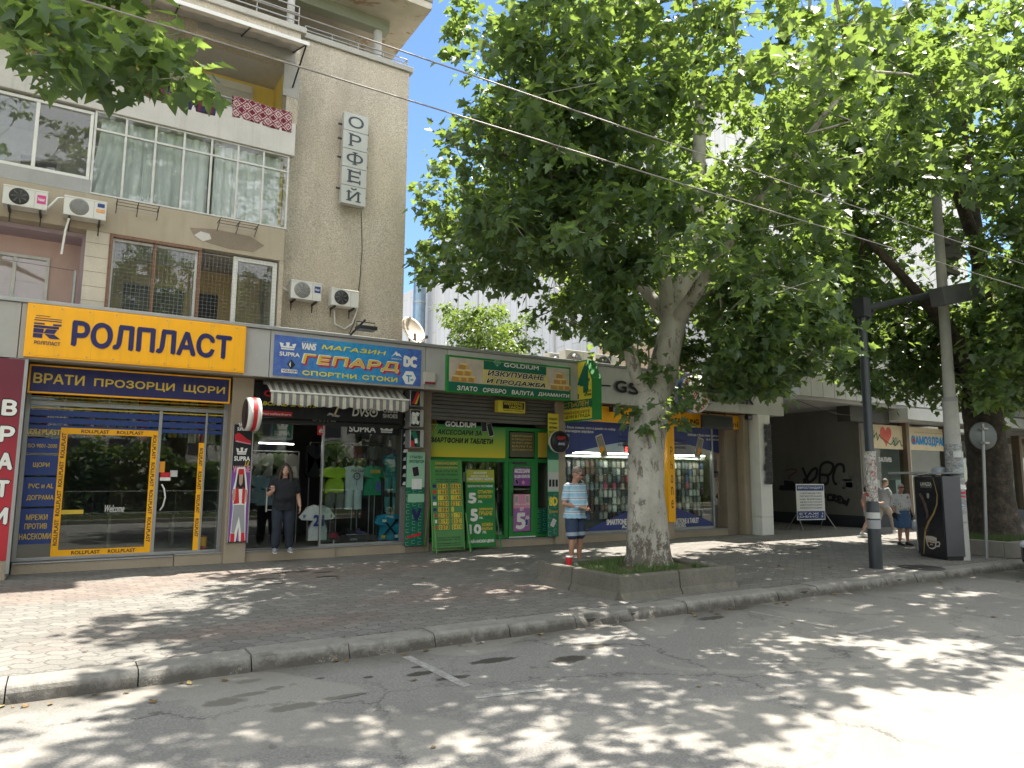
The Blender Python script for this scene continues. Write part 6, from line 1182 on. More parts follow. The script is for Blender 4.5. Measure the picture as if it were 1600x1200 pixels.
# ---------------------------------------------------------------- things on the walls and roofs
t_ = thing('upright_sign', 'tall pale letter sign spelling a Cyrillic name down the pebbledash wall', 'sign', (5.2, YT, 8))
xa, z1 = P(538, 173, YT - .25); xb, z0 = P(571, 324, YT - .25); n = 5; hh = (z1 - z0) / n; ya = YT - .25; PAN = streaked('weathered_panel', (.47, .48, .45), (.3, .3, .28), .4, 6)
m = MB()
for i in range(n): m.box(xa, xb, ya, ya + .16, z0 + i * hh + .006, z0 + (i + 1) * hh - .006, PAN)
m.build('panel', t_, bevel=.004)
INK = mat('faded_ink', (.055, .065, .075), .7, var=.6, vs=18)
m = MB(); w = xb - xa
for i, ch in enumerate('ОРФЕЙ'):
    zt_ = z1 - i * hh; q = (xa + w * .26, xb - w * .26, zt_ - hh * .80, zt_ - hh * .16)
    if ch == 'Й': q = (q[0], q[1], q[2], q[3] + .03)
    if ch == 'О': q = (xa + w * .18, xb - w * .18, q[2], q[3])
    if ch == 'Ф': q = (xa + w * .16, xb - w * .16, q[2], q[3])
    m.text(ch, q, ya, INK, .018)
    if ch in 'РФЕЙ':                                     # serifs
        xs_ = {'Р': (q[0] + .03,), 'Ф': ((q[0] + q[1]) / 2,), 'Е': (q[0] + .03,), 'Й': (q[0] + .03, q[1] - .03)}[ch]
        for x in xs_:
            for z in (q[2], q[3] - (.11 if ch == 'Й' else .0)): m.box(x - .06, x + .06, ya - .006, ya - .001, z - .01, z + .012, INK)
    if ch == 'Е':
        for z in (q[2] + .02, q[3] - .02): m.box(q[1] - .02, q[1] + .01, ya - .006, ya - .001, z - .05, z + .05, INK)
m.build('lettering', t_)
m = MB()
for z in (z0 + .35, z0 + 1.1, z0 + 1.55, z1 - .3): m.box(xa - .09, xa, ya + .1, ya + .13, z, z + .035, DARKM); m.box(xb, xb + .05, ya + .1, ya + .13, z - .1, z - .065, DARKM)
m.box((xa + xb) / 2 - .2, (xa + xb) / 2 + .2, ya + .1, YT, z0 + .2, z0 + .25, DARKM); m.box((xa + xb) / 2 - .2, (xa + xb) / 2 + .2, ya + .1, YT, z1 - .25, z1 - .2, DARKM); m.build('bracket', t_)
b = MB(); xw = P(563, 400, YT)[0]; b.tube([(xb - .02, YT - .02, z0), (xw + .03, YT - .02, 7), (xw, YT - .02, 6.2), (xw - .1, YT - .02, 5.2), (xw - .25, YT - .02, 4.85)], .008, DARKM, 6); tag(b.build('wall_cable', origin=(xw, YT, 5)), 'thin dark cable running down the pebbledash wall from the letter sign', 'cable')

GRILL = mat('fan_grille', (.05, .05, .05), .5, var=.3, vs=10); ACW = mat('ac_white', (.60, .59, .55), .5, var=.12, vs=2)
def aircon(label, x0, x1, z0, z1, y, dep, fan_dark=True, badge=None, mark=None, side=1, legs=True, hose=None, rot=0.0):
    """outdoor unit; y = wall plane, front faces the street"""
    t_ = thing('air_conditioner', label, 'air conditioner', ((x0 + x1) / 2, y, z0)); yf = y - dep; w, h = x1 - x0, z1 - z0
    m = MB(); m.box(x0, x1, yf, yf + dep - .1, z0, z1, ACW); m.box(x0 - .006, x1 + .006, yf - .006, yf + dep - .09, z1 - .03, z1 + .006, ACW); m.build('housing', t_, bevel=.012)
    cx_, cz_, R_ = x0 + w * .36, (z0 + z1) / 2, h * .43
    m = MB(); m.lathe([(0, -.004), (R_, -.004), (R_, .004)], (cx_, yf, cz_), GRILL if fan_dark else mat('grey_grille', (.2, .2, .195), .5), 28, axis='y')
    for k_ in range(5): ring(m, (cx_, cz_), R_ * (.2 + .17 * k_), R_ * (.22 + .17 * k_), yf - .008, ACW if not fan_dark else DARKM, n=24)
    for k_ in range(7): a = k_ * .9; m.prism([(cx_ + R_ * .15 * math.cos(a), cz_ + R_ * .15 * math.sin(a)), (cx_ + R_ * .85 * math.cos(a + .35), cz_ + R_ * .85 * math.sin(a + .35)), (cx_ + R_ * .75 * math.cos(a + .6), cz_ + R_ * .75 * math.sin(a + .6))], yf - .007, yf - .004, GY)
    m.build('fan', t_)
    m = MB(); m.box(x0 + w * .70, x0 + w * .705, yf - .002, yf, z0 + .02, z1 - .03, GRILL)
    if badge: q = (x0 + w * .76, x1 - w * .04, z0 + h * badge[2], z0 + h * badge[3]); plate(m, q, yf - .002, badge[0], .003); m.text(badge[1], rel(q, .1, .9, .3, .7), yf - .005, S_WHITE, .03)
    if mark: q = (x0 + w * .78, x1 - w * .05, z0 + h * .66, z0 + h * .86); plate(m, q, yf - .002, S_BLUE, .003)
    m.build('front_print', t_)
    if legs:
        for x in (x0 + w * .15, x1 - w * .15): m = MB(); m.box(x - .018, x + .018, yf + .02, y, z0 - .035, z0, DARKM); m.prism_x([(y - .02, z0 - .03), (y, z0 - .03), (y, z0 - .2)], x - .01, x + .01, DARKM); m.build('bracket', t_)
    if hose:
        m = MB(); m.tube(hose, .02, WHITEP, 8); m.build('hose', t_)
    return t_
x0, z1 = P(6, 285, -.12); x1, z0 = P(73, 331, -.12)
aircon('white air conditioner with magenta square badge on the buff beam', x0, x1, z0 + .02, z1 - .03, YB, .38, True, (mat('magenta', (.55, .03, .22), .4), 'Haier', .3, .75), hose=[(x1, -.02, z0 + .1), (x1 + .08, -.02, z0 + .22), (x1 + .14, .05, z1 - .05), (x1 + .3, .1, z1), (x1 + .38, .1, z1)])
x0, z1 = P(101, 302, -.12); x1, z0 = P(165, 347, -.12)
aircon('grey fronted air conditioner with orange oval badge on the buff beam', x0, x1, z0 + .02, z1 - .03, YB, .38, False, (S_ORANGE, 'Midea', .38, .55), True, hose=[(x0 + .1, -.05, z0 - .02), (x0 + .06, -.03, z0 - .25), (x0 + .03, -.03, z0 - .7)])
x0, z1 = P(455, 437, YT - .32); x1, z0 = P(501, 472, YT - .32)
aircon('white air conditioner with small blue badge on the pebbledash wall', x0, x1, z0, z1, YT, .36, False, (S_BLUE, 'Haier', .45, .8), hose=[(x0 + .02, YT - .1, z0 + .2), (x0 - .1, YT - .1, z0 + .25), (x0 - .2, YT - .05, z0 + .35)])
x0, z1 = P(518, 450, YT - .32); x1, z0 = P(559, 482, YT - .32)
aircon('white air conditioner with black round fan and looping hose on the pebbledash wall', x0, x1, z0, z1, YT, .36, True, hose=[(x1, YT - .2, z0 + .15), (x1 + .04, YT - .15, z0), (x1 - .02, YT - .05, z0 - .3), (x1 - .2, YT - .04, z0 - .45), (x1 - .42, YT - .04, z0 - .35), (x1 - .45, YT - .06, z0 - .05)])
for lab, q, Y, fd in (('large white air conditioner standing on the arcade roof behind the gold shop sign', (883, 546, 922, 577), 1.6, False), ('smaller white air conditioner half hidden on the arcade roof', (858, 551, 884, 574), 2.4, False), ('dark grilled air conditioner on the arcade roof beside the projecting sign', (930, 553, 966, 578), 1.6, True)):
    x0, z1 = P(q[0], q[1], Y); x1, z0 = P(q[2], q[3], Y); o = aircon(lab, x0, x1, 4.74, max(z1, 5.3), Y + .4, .42, fd, legs=False)
    m = MB(); m.box(x0 + .05, x0 + .12, Y, Y + .3, 4.66, 4.74, DARKM); m.box(x1 - .12, x1 - .05, Y, Y + .3, 4.66, 4.74, DARKM); m.build('foot', o)

# floodlight and satellite dish on the coping
t_ = thing('floodlight', 'black floodlight on a slanting arm over the sky blue sports sign', 'floodlight', (5.0, 0, 4.8))
a = P(548, 524, -.05); b_ = P(572, 505, -.6); m = MB(); m.tube([(a[0], 0, 4.79), (b_[0], -.55, b_[1] + .08)], .022, DARKM); m.build('arm', t_)
m = MB(); cx_, cz_ = P(571, 514, -.6); m.box(cx_ - .2, cx_ + .2, -.78, -.5, cz_ - .03, cz_ + .04, DARKM); m.box(cx_ - .17, cx_ + .17, -.75, -.53, cz_ - .045, cz_ - .03, S_GREY); m.tube([(cx_ - .2, -.62, cz_), (cx_ - .2, -.62, cz_ + .14), (cx_ + .2, -.62, cz_ + .14), (cx_ + .2, -.62, cz_)], .012, DARKM, 6); m.build('lamp_head', t_, bevel=.008)
DISH = mat('dish_cream', (.62, .52, .42), .5, var=.15, vs=3)
cx_, cz_ = P(645, 516, .5); t_ = thing('satellite_dish', 'cream satellite dish standing on the arcade roof edge against the pale wall', 'satellite dish', (cx_, .5, 4.66))
m = MB(); R_ = .34; prof = [(R_ * i / 8, -.09 * (1 - (i / 8) ** 2)) for i in range(9)]; tmp = MB(); tmp.lathe(prof + [(R_ * (8 - i) / 8, -.09 * (1 - ((8 - i) / 8) ** 2) - .012) for i in range(9)], (0, 0, 0), DISH, 32, close=False)
nrm = Vector((.28, -.86, .42)).normalized(); rotm = nrm.to_track_quat('Z', 'Y').to_matrix().to_4x4(); m.xf = Matrix.Translation((cx_, .45, cz_)) @ rotm @ Matrix.Scale(1.1, 4, (0, 1, 0)); m.add(tmp.V, tmp.F, DISH, True); m.build('dish', t_)
m = MB(); c0 = Vector((cx_, .45, cz_)) - nrm * .1; m.tube([c0, c0 + Vector((0, .1, -.1)), (cx_, .6, 4.6)], .025, GY); lo = Vector((cx_, .45, cz_)) + Vector((.0, 0, -.36)); m.tube([lo, lo + nrm * .42 + Vector((.05, 0, -.05))], .012, DARKM, 6); m.ball(lo + nrm * .42 + Vector((.05, 0, -.03)), .04, GY); m.tube([(cx_ + .02, .38, cz_ - .34), (cx_, .38, cz_ - .1)], .03, GY, 6); m.build('mount', t_)
b = MB(); b.box(P(670, 585, -.02)[0] - .13, P(670, 585, -.02)[0] + .13, -.1, -.005, 3.85, 4.12, mat('pale_box', (.48, .46, .40), .5)); b.box(P(670, 585, -.02)[0] - .13, P(670, 585, -.02)[0] + .13, -.104, -.1, 3.85, 3.9, S_MAROON); tag(b.build('alarm_box', origin=(P(670, 585, 0)[0], -.05, 3.85), bevel=.008), 'small cream alarm box on the fascia left of the gold shop sign', 'alarm')

# textiles on the balcony rail
def rug(name, x0, x1, zt, drop, y, m_, label, seed):
    rg = random.Random(seed); n, k = 40, 14; prof = []
    for j in range(k + 1):
        s_ = j / k
        if s_ < .3: prof.append((y + .10 - .0 * s_, zt - .12 * (1 - s_ / .3)))
        elif s_ < .45: a = (s_ - .3) / .15 * math.pi; prof.append((y + .10 * math.cos(a) * .55 + .045, zt + .05 * math.sin(a)))
        else: prof.append((y - .035, zt - (s_ - .45) / .55 * drop))
    V = []; 
    for th in (0, .012):
        for (yy, zz) in prof:
            for i in range(n + 1): u = i / n; V.append((x0 + (x1 - x0) * u, yy - th + .012 * math.sin(u * 19 + seed) * (zt - zz + .2), zz - .03 * u + .01 * math.sin(u * 7)))
    N = (k + 1) * (n + 1); b = MB(); F = []
    for j in range(k):
        for i in range(n): a = j * (n + 1) + i; F.append((a, a + 1, a + n + 2, a + n + 1)); F.append((N + a + n + 1, N + a + n + 2, N + a + 1, N + a))
    for j in range(k): a = j * (n + 1); F += [(a, a + n + 1, N + a + n + 1, N + a), (a + n, N + a + n, N + a + 2 * n + 1, a + 2 * n + 1)]
    for i in range(n): a = k * (n + 1) + i; F.append((a, a + 1, N + a + 1, N + a))
    b.add(V, F, m_, True); tag(b.build(name, origin=((x0 + x1) / 2, y, zt)), label, 'rug')
t = NT('tartan_wool'); sp = t.n.new('ShaderNodeSeparateXYZ'); t.link(t.co(), sp.inputs[0])
fx = t.ramp(t.math('FRACT', t.math('MULTIPLY', sp.outputs[0], 4.2)), [(0, (.02, .018, .04)), (.4, (.02, .018, .04)), (.42, (.24, .02, .03)), (.62, (.24, .02, .03)), (.64, (.03, .03, .10)), (1, (.03, .03, .1))], 'CONSTANT'); fz = t.ramp(t.math('FRACT', t.math('MULTIPLY', sp.outputs[2], 4.2)), [(0, (.02, .018, .03)), (.5, (.2, .02, .03)), (.7, (.03, .03, .09))], 'CONSTANT')
t.col(t.mix(.5, fx, fz)); t.b.inputs['Roughness'].default_value = .95; TART = t.m
t = NT('patterned_weave'); mp = t.node('ShaderNodeMapping'); mp.inputs['Scale'].default_value = (4.6, 4.6, 4.6); t.link(t.co(), mp.inputs[0]); sp = t.n.new('ShaderNodeSeparateXYZ'); t.link(mp.outputs[0], sp.inputs[0])
a = t.math('ABSOLUTE', t.math('SUBTRACT', t.math('FRACT', sp.outputs[0]), .5)); c_ = t.math('ABSOLUTE', t.math('SUBTRACT', t.math('FRACT', t.math('ADD', sp.outputs[2], .2)), .5))
d1 = t.math('ADD', a, c_); f1 = t.math('MULTIPLY', t.math('LESS_THAN', d1, .42), t.math('GREATER_THAN', d1, .2)); f2 = t.math('LESS_THAN', d1, .1); a2 = t.math('LESS_THAN', t.math('ABSOLUTE', t.math('SUBTRACT', d1, .62)), .06); wv = t.math('GREATER_THAN', t.noise(60, 1, .5), .44)
t.col(t.mix(t.math('MULTIPLY', t.math('ADD', t.math('ADD', f1, f2), a2, True), wv), (.14, .012, .03), (.60, .45, .44))); t.b.inputs['Roughness'].default_value = .95; PATT = t.m
x0, zt_ = P(222, 140, YB); x1, _ = P(338, 160, YB); rug('rug', x0, x1, 9.66, .52, YB + .02, TART, 'dark tartan rug hanging over the white balcony parapet', 1)
x0, zt_ = P(364, 154, YB); x1, _ = P(456, 180, YB); rug('rug', x0, x1, 9.66, .46, YB + .02, PATT, 'maroon rug with pale flower pattern hanging over the balcony corner', 5)
t_ = thing('chair', 'folded chair with red seat leaning behind the patterned rug', 'chair', (3.2, 1.0, 8.85)); m = MB(); x, _ = P(416, 155, 1.0)
m.tube([(x - .14, 1.0, 8.86), (x - .14, 1.05, 9.98), (x - .1, 1.05, 10.04), (x + .1, 1.05, 10.04), (x + .14, 1.05, 9.98), (x + .14, 1.0, 8.86)], .014, ALU, 6); m.build('frame', t_); m = MB(); m.box(x - .13, x + .13, 1.0, 1.04, 9.6, 9.78, S_MAROON); m.build('seat', t_)
b = MB(); x, z = P(78, 80, .6); b.lathe([(.09, 0), (.13, .2), (.14, .24)], (x, .6, z - .1), mat('terracotta', (.35, .12, .05), .7), 16); tag(b.build('flower_pot', origin=(x, .6, z - .1)), 'terracotta pot on the upper balcony behind the overhanging leaves', 'pot')
def drying_rack(xa, xb, za, lab):
    t_ = thing('drying_rack', lab, 'drying rack', ((xa + xb) / 2, YB, za)); m = MB(); y = YB
    for dy, dz in ((-.08, 0), (-.2, .02), (-.32, .04), (-.42, .06)): m.tube([(xa, y + dy, za + dz - .06), (xb, y + dy, za + dz - .06)], .006, DARKM if dy < -.1 else ALU, 5)
    for x in (xa, (xa + xb) / 2, xb): m.tube([(x, y, za + .02), (x, y - .43, za)], .009, DARKM, 5); m.tube([(x, y, za - .14), (x, y - .3, za - .02)], .007, DARKM, 5)
    m.build('frame', t_)
x0, z_ = P(182, 318, YB); x1, _ = P(246, 328, YB); drying_rack(x0, x1, z_ - .05, 'folding drying rack fixed below the curtained glazing, left one')
x0, z_ = P(340, 346, YB); x1, _ = P(398, 355, YB); drying_rack(x0, x1, z_ - .05, 'folding drying rack fixed below the curtained glazing over the render patch')

# ---------------------------------------------------------------- clad building behind, with its duct
CLAD = None
t = NT('aluminium_cladding'); v = t.co(); br = t.n.new('ShaderNodeTexBrick'); mp = t.node('ShaderNodeMapping'); mp.inputs['Rotation'].default_value = (0, rad(90), 0); sp = t.n.new('ShaderNodeSeparateXYZ'); t.link(v, sp.inputs[0]); cb = t.n.new('ShaderNodeCombineXYZ'); t.link(t.math('ADD', sp.outputs[0], sp.outputs[1]), cb.inputs[1]); t.link(sp.outputs[2], cb.inputs[0]); t.link(cb.outputs[0], br.inputs['Vector'])
br.inputs['Scale'].default_value = 1; br.inputs['Brick Width'].default_value = 3.2; br.inputs['Row Height'].default_value = .62; br.inputs['Mortar Size'].default_value = .018; br.inputs['Color1'].default_value = (.60, .59, .57, 1); br.inputs['Color2'].default_value = (.66, .65, .63, 1); br.inputs['Mortar'].default_value = (.42, .41, .40, 1)
mp2 = t.node('ShaderNodeMapping'); mp2.inputs['Scale'].default_value = (3, 3, .25); t.link(v, mp2.inputs[0]); c = t.mix(t.ramp(t.noise(1, 6, .8, mp2.outputs[0]), [(.5, (0, 0, 0)), (.75, (.6, .6, .6))]), br.outputs['Color'], (.33, .27, .2)); t.col(c); t.b.inputs['Roughness'].default_value = .6; CLAD = t.m
t_ = thing('clad_building', 'tall windowless building clad in pale ribbed metal behind the trees', 'building', (20, 20, 0))
m = MB(); m.box(20, 42, 4.5, 26.5, 0, 17.6, CLAD); m.box(20.2, 42, 26.5, 36, 0, 15.0, CLAD); m.build('wall', t_)
m = MB(); m.box(19.85, 42.2, 4.3, 26.6, 17.6, 17.85, ALU); m.build('parapet', t_)
for y in np.arange(5.5, 26, 2.6): m = MB(); m.box(19.95, 20.0, y, y + .1, 0, 17.6, mat('rib_metal', (.42, .41, .39), .6)); m.build('rib', t_)
m = MB(); yy, zz = PX(1060, 575, 20); m.box(19.9, 20.0, yy - .9, yy + .6, zz - .6, zz + .6, DARKM); m.build('window', t_)
t_ = thing('ventilation_duct', 'blue grey metal ventilation duct rising beside the clad building', 'duct', (19.4, 24, 0)); yd, zd = PX(657, 400, 19.4)
m = MB(); DUCT = mat('duct_metal', (.22, .30, .36), .35, .6, var=.25, vs=1.5); m.tube([(19.4, yd, 3), (19.4, yd, zd), (19.45, yd - .05, zd + .5), (19.8, yd - .3, zd + .8), (20.2, yd - .5, zd + .75)], .42, DUCT, 16)
for z in np.arange(4, zd, 2.3): m.lathe([(.44, 0), (.44, .12)], (19.4, yd, z), ALU, 16)
m.build('pipe', t_)

# ---------------------------------------------------------------- building to the right of the passage
t_ = thing('corner_building', 'white clad shop building with heart sign and grey graffiti side wall', 'building', (30, 4, 0))
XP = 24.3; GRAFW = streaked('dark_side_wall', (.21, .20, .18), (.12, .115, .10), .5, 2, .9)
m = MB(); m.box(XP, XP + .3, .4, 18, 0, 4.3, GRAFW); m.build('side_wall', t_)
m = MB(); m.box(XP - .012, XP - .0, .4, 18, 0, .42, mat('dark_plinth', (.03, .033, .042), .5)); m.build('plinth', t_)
CLW = streaked('white_cladding', (.55, .555, .54), (.35, .33, .3), .45, 5); m = MB()
for i in range(26): m.box(19.9 + i * .62, 20.5 + i * .62, -.4, 9.0, 4.42, 8.6, CLW)
m.box(19.9, 36, -.3, 9, 4.3, 4.42, GREYM); m.box(19.88, 36.1, -.45, 9, 8.6, 8.75, ALU); m.build('upper_storey', t_, bevel=.006)
m = MB(); m.box(23.2, 25.6, .0, .5, 3.75, 4.32, mat('dark_beam', (.06, .058, .05), .7)); m.build('beam', t_)
m = MB(); m.box(25.6, 36, -.7, .9, 3.88, 4.3, CLW); m.box(36, 44, -1.5, .9, 3.7, 4.25, CLW); m.build('fascia', t_, bevel=.01)
m = MB(); m.box(XP, 46, .35, .6, .0, .42, mat('dark_plinth', (.03, .033, .042), .5)); m.build('front_plinth', t_)
WOODB = mat('brown_mullion', (.16, .115, .08), .55, var=.2); xs = [24.55, 27.3, 30.25, 33.3, 36.4, 39.5, 43]
for i, x in enumerate(xs):
    m = MB(); m.box(x - .13, x + .07, .28, .6, .42, 3.9, WOODB if i else S_WHITE); m.box(x + .07, x + .15, .3, .6, .42, 3.9, S_CREAM); m.build('mullion', t_)
for i, (a, b) in enumerate(zip(xs, xs[1:])):
    m = MB(); m.box(a + .15, b - .13, .45, .46, .42, 2.85, GLASS); m.build('window', t_)
m = MB(); m.box(24.6, 46, 3.2, 3.3, 0, 4, mat('pale_shop_room', (.34, .34, .31), .8)); m.box(24.6, 46, .6, 3.2, .05, .1, ROOMF); m.box(24.6, 46, .6, 3.2, 3.6, 3.7, mat('pale_shop_room', (.34, .34, .31), .8))
for x in (25.2, 25.9, 26.6, 28.2, 29.3): m.box(x, x + .5, 1.4, 1.7, .5, 1.7 + .2 * (int(x) % 2), (S_WHITE, S_LGREY)[int(x * 10) % 2])
m.build('room', t_)
m = MB(); plate(m, (24.7, 27.17, 2.86, 3.75), .44, S_CREAM); plate(m, (27.45, 30.12, 2.86, 3.75), .44, S_CREAM); m.build('sign_panel', t_)
m = MB(); Y = .436; hx_ = lambda px, py: P(px, py, Y); hc = hx_(1384, 680); R_ = .52
hp = [(hc[0] + R_ * .72 * (16 * math.sin(a) ** 3) / 16, hc[1] + R_ * (13 * math.cos(a) - 5 * math.cos(2 * a) - 2 * math.cos(3 * a) - math.cos(4 * a)) / 17 * .85) for a in np.linspace(0, 2 * math.pi, 32)[:-1]]; m.prism(hp, Y - .006, Y, mat('heart_red', (.62, .09, .06), .4, var=.3, vs=2))
tx(m, '20%', (1357, 671, 1367, 685), Y, S_DGREEN, 0); tx(m, '80/', (1394, 683, 1404, 696), Y, S_DGREEN, 0)
ecg = [hx_(*q) for q in ((1365, 683), (1369, 676), (1371, 688), (1374, 679), (1376, 684), (1392, 695), (1396, 688), (1398, 697), (1406, 688), (1408, 697), (1412, 696))]; m.tube([(q[0], Y - .004, q[1]) for q in ecg], .018, S_DGREEN, 5)
tx(m, 'САМОЗДРАВ', (1423, 680, 1478, 700), Y, S_SKY, .07); tx(m, 'ЗДРАВЕ, КРАСОТА И ВЕЛИКО НАСТРОЕНИЕ', (1428, 674.5, 1471, 679), Y, S_DGREEN, 0); m.prism(circ(*hx_(1427.5, 688), .09, 10), Y - .014, Y - .01, S_RED)
tx(m, 'ЗАЛИВ', (1372, 714, 1393, 722), .443, S_WHITE, .03); m.build('lettering', t_)
# graffiti: painted lines on the side wall
def spray(m, pts, w, mm):
    P_ = []
    for px, py in pts: y, z = PX(px, py, XP); P_.append((XP - .004, y, z))
    Q_ = []                                                # smooth the stroke
    for i in range(len(P_) - 1):
        p0, p1, p2, p3 = (Vector(P_[max(0, min(len(P_) - 1, j))]) for j in (i - 1, i, i + 1, i + 2))
        for s_ in np.linspace(0, 1, 6)[:-1]: Q_.append(.5 * ((2 * p1) + (p2 - p0) * s_ + (2 * p0 - 5 * p1 + 4 * p2 - p3) * s_ ** 2 + (3 * p1 - p0 - 3 * p2 + p3) * s_ ** 3))
    Q_.append(Vector(P_[-1]))
    for a, b in zip(Q_, Q_[1:]):
        d = (b - a); 
        if d.length < 1e-5: continue
        n_ = Vector((0, -d.z, d.y)).normalized() * w; d = d.normalized() * w * .5; x = XP - .003 - .0003 * (len(m.F) % 9); m.quad([(x, (a - n_ - d).y, (a - n_ - d).z), (x, (b - n_ + d).y, (b - n_ + d).z), (x, (b + n_ + d).y, (b + n_ + d).z), (x, (a + n_ - d).y, (a + n_ - d).z)], mm)
SPR = mat('black_spray', (.012, .012, .016), .6); m = MB(); G = lambda L_: [(1180 + a * .2834, 560 + b * .2834) for a, b in L_]
spray(m, G([(262, 605), (285, 660), (300, 710)]), .05, SPR); spray(m, G([(268, 690), (310, 620), (340, 610), (330, 660), (280, 690), (270, 665)]), .05, SPR)
spray(m, G([(355, 700), (360, 600), (395, 572), (430, 590), (410, 640), (365, 640), (400, 650), (395, 690), (355, 690)]), .05, SPR); spray(m, G([(490, 640), (485, 590), (450, 590), (430, 650), (440, 690), (470, 690), (490, 715)]), .05, SPR)
for L_ in ([(322, 735), (345, 738), (335, 760), (322, 755), (345, 740), (342, 785)], [(350, 765), (352, 740), (362, 750), (366, 765)], [(388, 748), (372, 752), (384, 762), (372, 770)], [(420, 752), (402, 755), (402, 778), (420, 782)], [(428, 785), (430, 755), (445, 762), (430, 772), (448, 788)], [(475, 765), (458, 762), (458, 790), (474, 795)], [(458, 778), (470, 778)], [(482, 770), (486, 800), (496, 785), (503, 808), (516, 775)]): spray(m, G(L_), .045, SPR)
for k_ in range(7): spray(m, G([(140 + k_ * 22, 720), (150 + k_ * 22, 695 + 6 * (k_ % 2)), (158 + k_ * 22, 722)]), .08, SPR)
spray(m, G([(140, 680), (210, 690)]), .08, SPR); spray(m, G([(165, 620), (200, 610), (230, 620), (190, 650), (185, 665)]), .03, mat('faded_red_spray', (.16, .06, .05), .7)); m.build('graffiti', t_)
m = MB()
for (px, py) in ((1320, 755), (1328, 745), (1334, 760), (1215, 752)):
    y, z = PX(px, py, XP); m.box(XP - .006, XP, y - .3, y + .3, z - .15, z + .15, mat('torn_paper', (.2, .195, .18), .8, var=.4, vs=8))
m.build('torn_posters', t_)
m = MB(); pts = [(19.9, -.3, 4.25)] + [(19.9 + 5.5 * i / 10, -.3, 4.25 - .35 * math.sin(math.pi * i / 10)) for i in range(1, 11)]; m.tube(pts, .012, DARKM, 5); tag(m.build('hanging_cable', origin=(22, -.3, 4.2)), 'slack cable drooping across the top of the passage', 'cable')
# passage ceiling end
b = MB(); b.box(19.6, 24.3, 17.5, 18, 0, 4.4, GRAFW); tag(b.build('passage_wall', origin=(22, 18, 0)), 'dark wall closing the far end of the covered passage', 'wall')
# far shop with red awning and other blocks down the street
t_ = thing('street_block', 'pink and cream shop block with red awning far down the street', 'building', (50, 3, 0)); m = MB(); m.box(45, 75, 1.5, 14, 0, 3.6, S_CREAM); m.box(44.8, 75, 1.2, 14, 3.6, 4.6, mat('pink_fascia', (.50, .32, .32), .6)); m.box(45, 75, 2, 14, 4.6, 13, streaked('far_peach', (.46, .36, .26), (.36, .28, .2), .3, 2)); m.build('wall', t_)
for x in (46.5, 49.5, 52.5, 55.5): m = MB(); m.box(x, x + 2.3, 1.45, 1.5, .6, 2.7, DARKM); m.build('window', t_)
for x in np.arange(46, 72, 4): 
    for z in (5.6, 8.4, 11): m = MB(); m.box(x, x + 1.6, 1.95, 2.0, z, z + 1.5, DARKM); m.build('window', t_)
m = MB(); n = 24
for i in range(n): m.quad([(45 + i * .5, 1.2, 3.5), (45 + i * .5, -1.2, 2.95), (45.5 + i * .5, -1.2, 2.95), (45.5 + i * .5, 1.2, 3.5)], S_RED if i % 2 else S_WHITE); m.quad([(45 + i * .5, -1.2, 2.95), (45 + i * .5, -1.2, 2.65), (45.5 + i * .5, -1.2, 2.65), (45.5 + i * .5, -1.2, 2.95)], S_RED if i % 2 else S_WHITE)
m.build('awning', t_)
b = MB(); b.lathe([(1.9, 0), (1.2, .45), (.1, 1.0)], (40.5, -2.5, 3.1), mat('peach_canvas', (.60, .40, .2), .8), 8, smooth=False, close=False); b.lathe([(1.9, -.25), (1.9, 0)], (40.5, -2.5, 3.1), mat('peach_canvas', (.60, .40, .2), .8), 8, smooth=False, close=False); b.tube([(40.5, -2.5, 0), (40.5, -2.5, 4.0)], .04, WHITEP); tag(b.build('parasol', origin=(40.5, -2.5, 0)), 'peach parasol beyond the second tree', 'parasol')
b = MB(); b.box(60, 80, -45, -24, 0, 16, streaked('far_render', (.42, .40, .36), (.3, .29, .26), .3, 2)); tag(b.build('distant_block', origin=(70, -35, 0)), 'plain pale block far across the street beyond the trees', 'building')

# ---------------------------------------------------------------- across the street (seen mirrored in the glass)
t_ = thing('opposite_building', 'long pale block across the street with rows of dark windows', 'building', (5, -80, 0)); m = MB(); m.box(-40, 45, -86, -78, 0, 9, streaked('far_render', (.6, .58, .54), (.4, .39, .36), .3, 2)); m.build('wall', t_)
m = MB()
for x in np.arange(-38, 44, 4.2):
    for z in (1.0, 3.9, 6.6): m.box(x, x + 2.2, -78, -77.95, z, z + 1.7, DARKM)
m.build('windows', t_)
t_ = thing('railing', 'thin grey pedestrian railing along the grass verge across the road', 'railing', (5, -16.6, 0)); m = MB()
for x in np.arange(-14, 32, 2.0):
    m.tube([(x, -16.6, 0), (x, -16.6, 1.05)], .022, ALU, 6)
    for i in range(1, 10): m.tube([(x + .2 * i, -16.6, .15), (x + .2 * i, -16.6, 1.0)], .007, ALU, 4)
m.tube([(-14, -16.6, 1.02), (32, -16.6, 1.02)], .02, ALU, 6); m.tube([(-14, -16.6, .15), (32, -16.6, .15)], .016, ALU, 6); m.build('bars', t_)
for i, x in enumerate((33, 38, 27.5)):
    t_ = thing('market_parasol', 'white square market parasol across the street', 'parasol', (x, -24, 0), 'white parasols across the street'); m = MB(); m.lathe([(2.2, 2.6), (2.2, 2.3)], (x, -24, 0), S_WHITE, 4, smooth=False, close=False); m.lathe([(2.2, 2.6), (.05, 3.5)], (x, -24, 0), S_WHITE, 4, smooth=False); m.build('canvas', t_); m = MB(); m.tube([(x, -24, 0), (x, -24, 3.4)], .04, WHITEP); m.build('pole', t_)
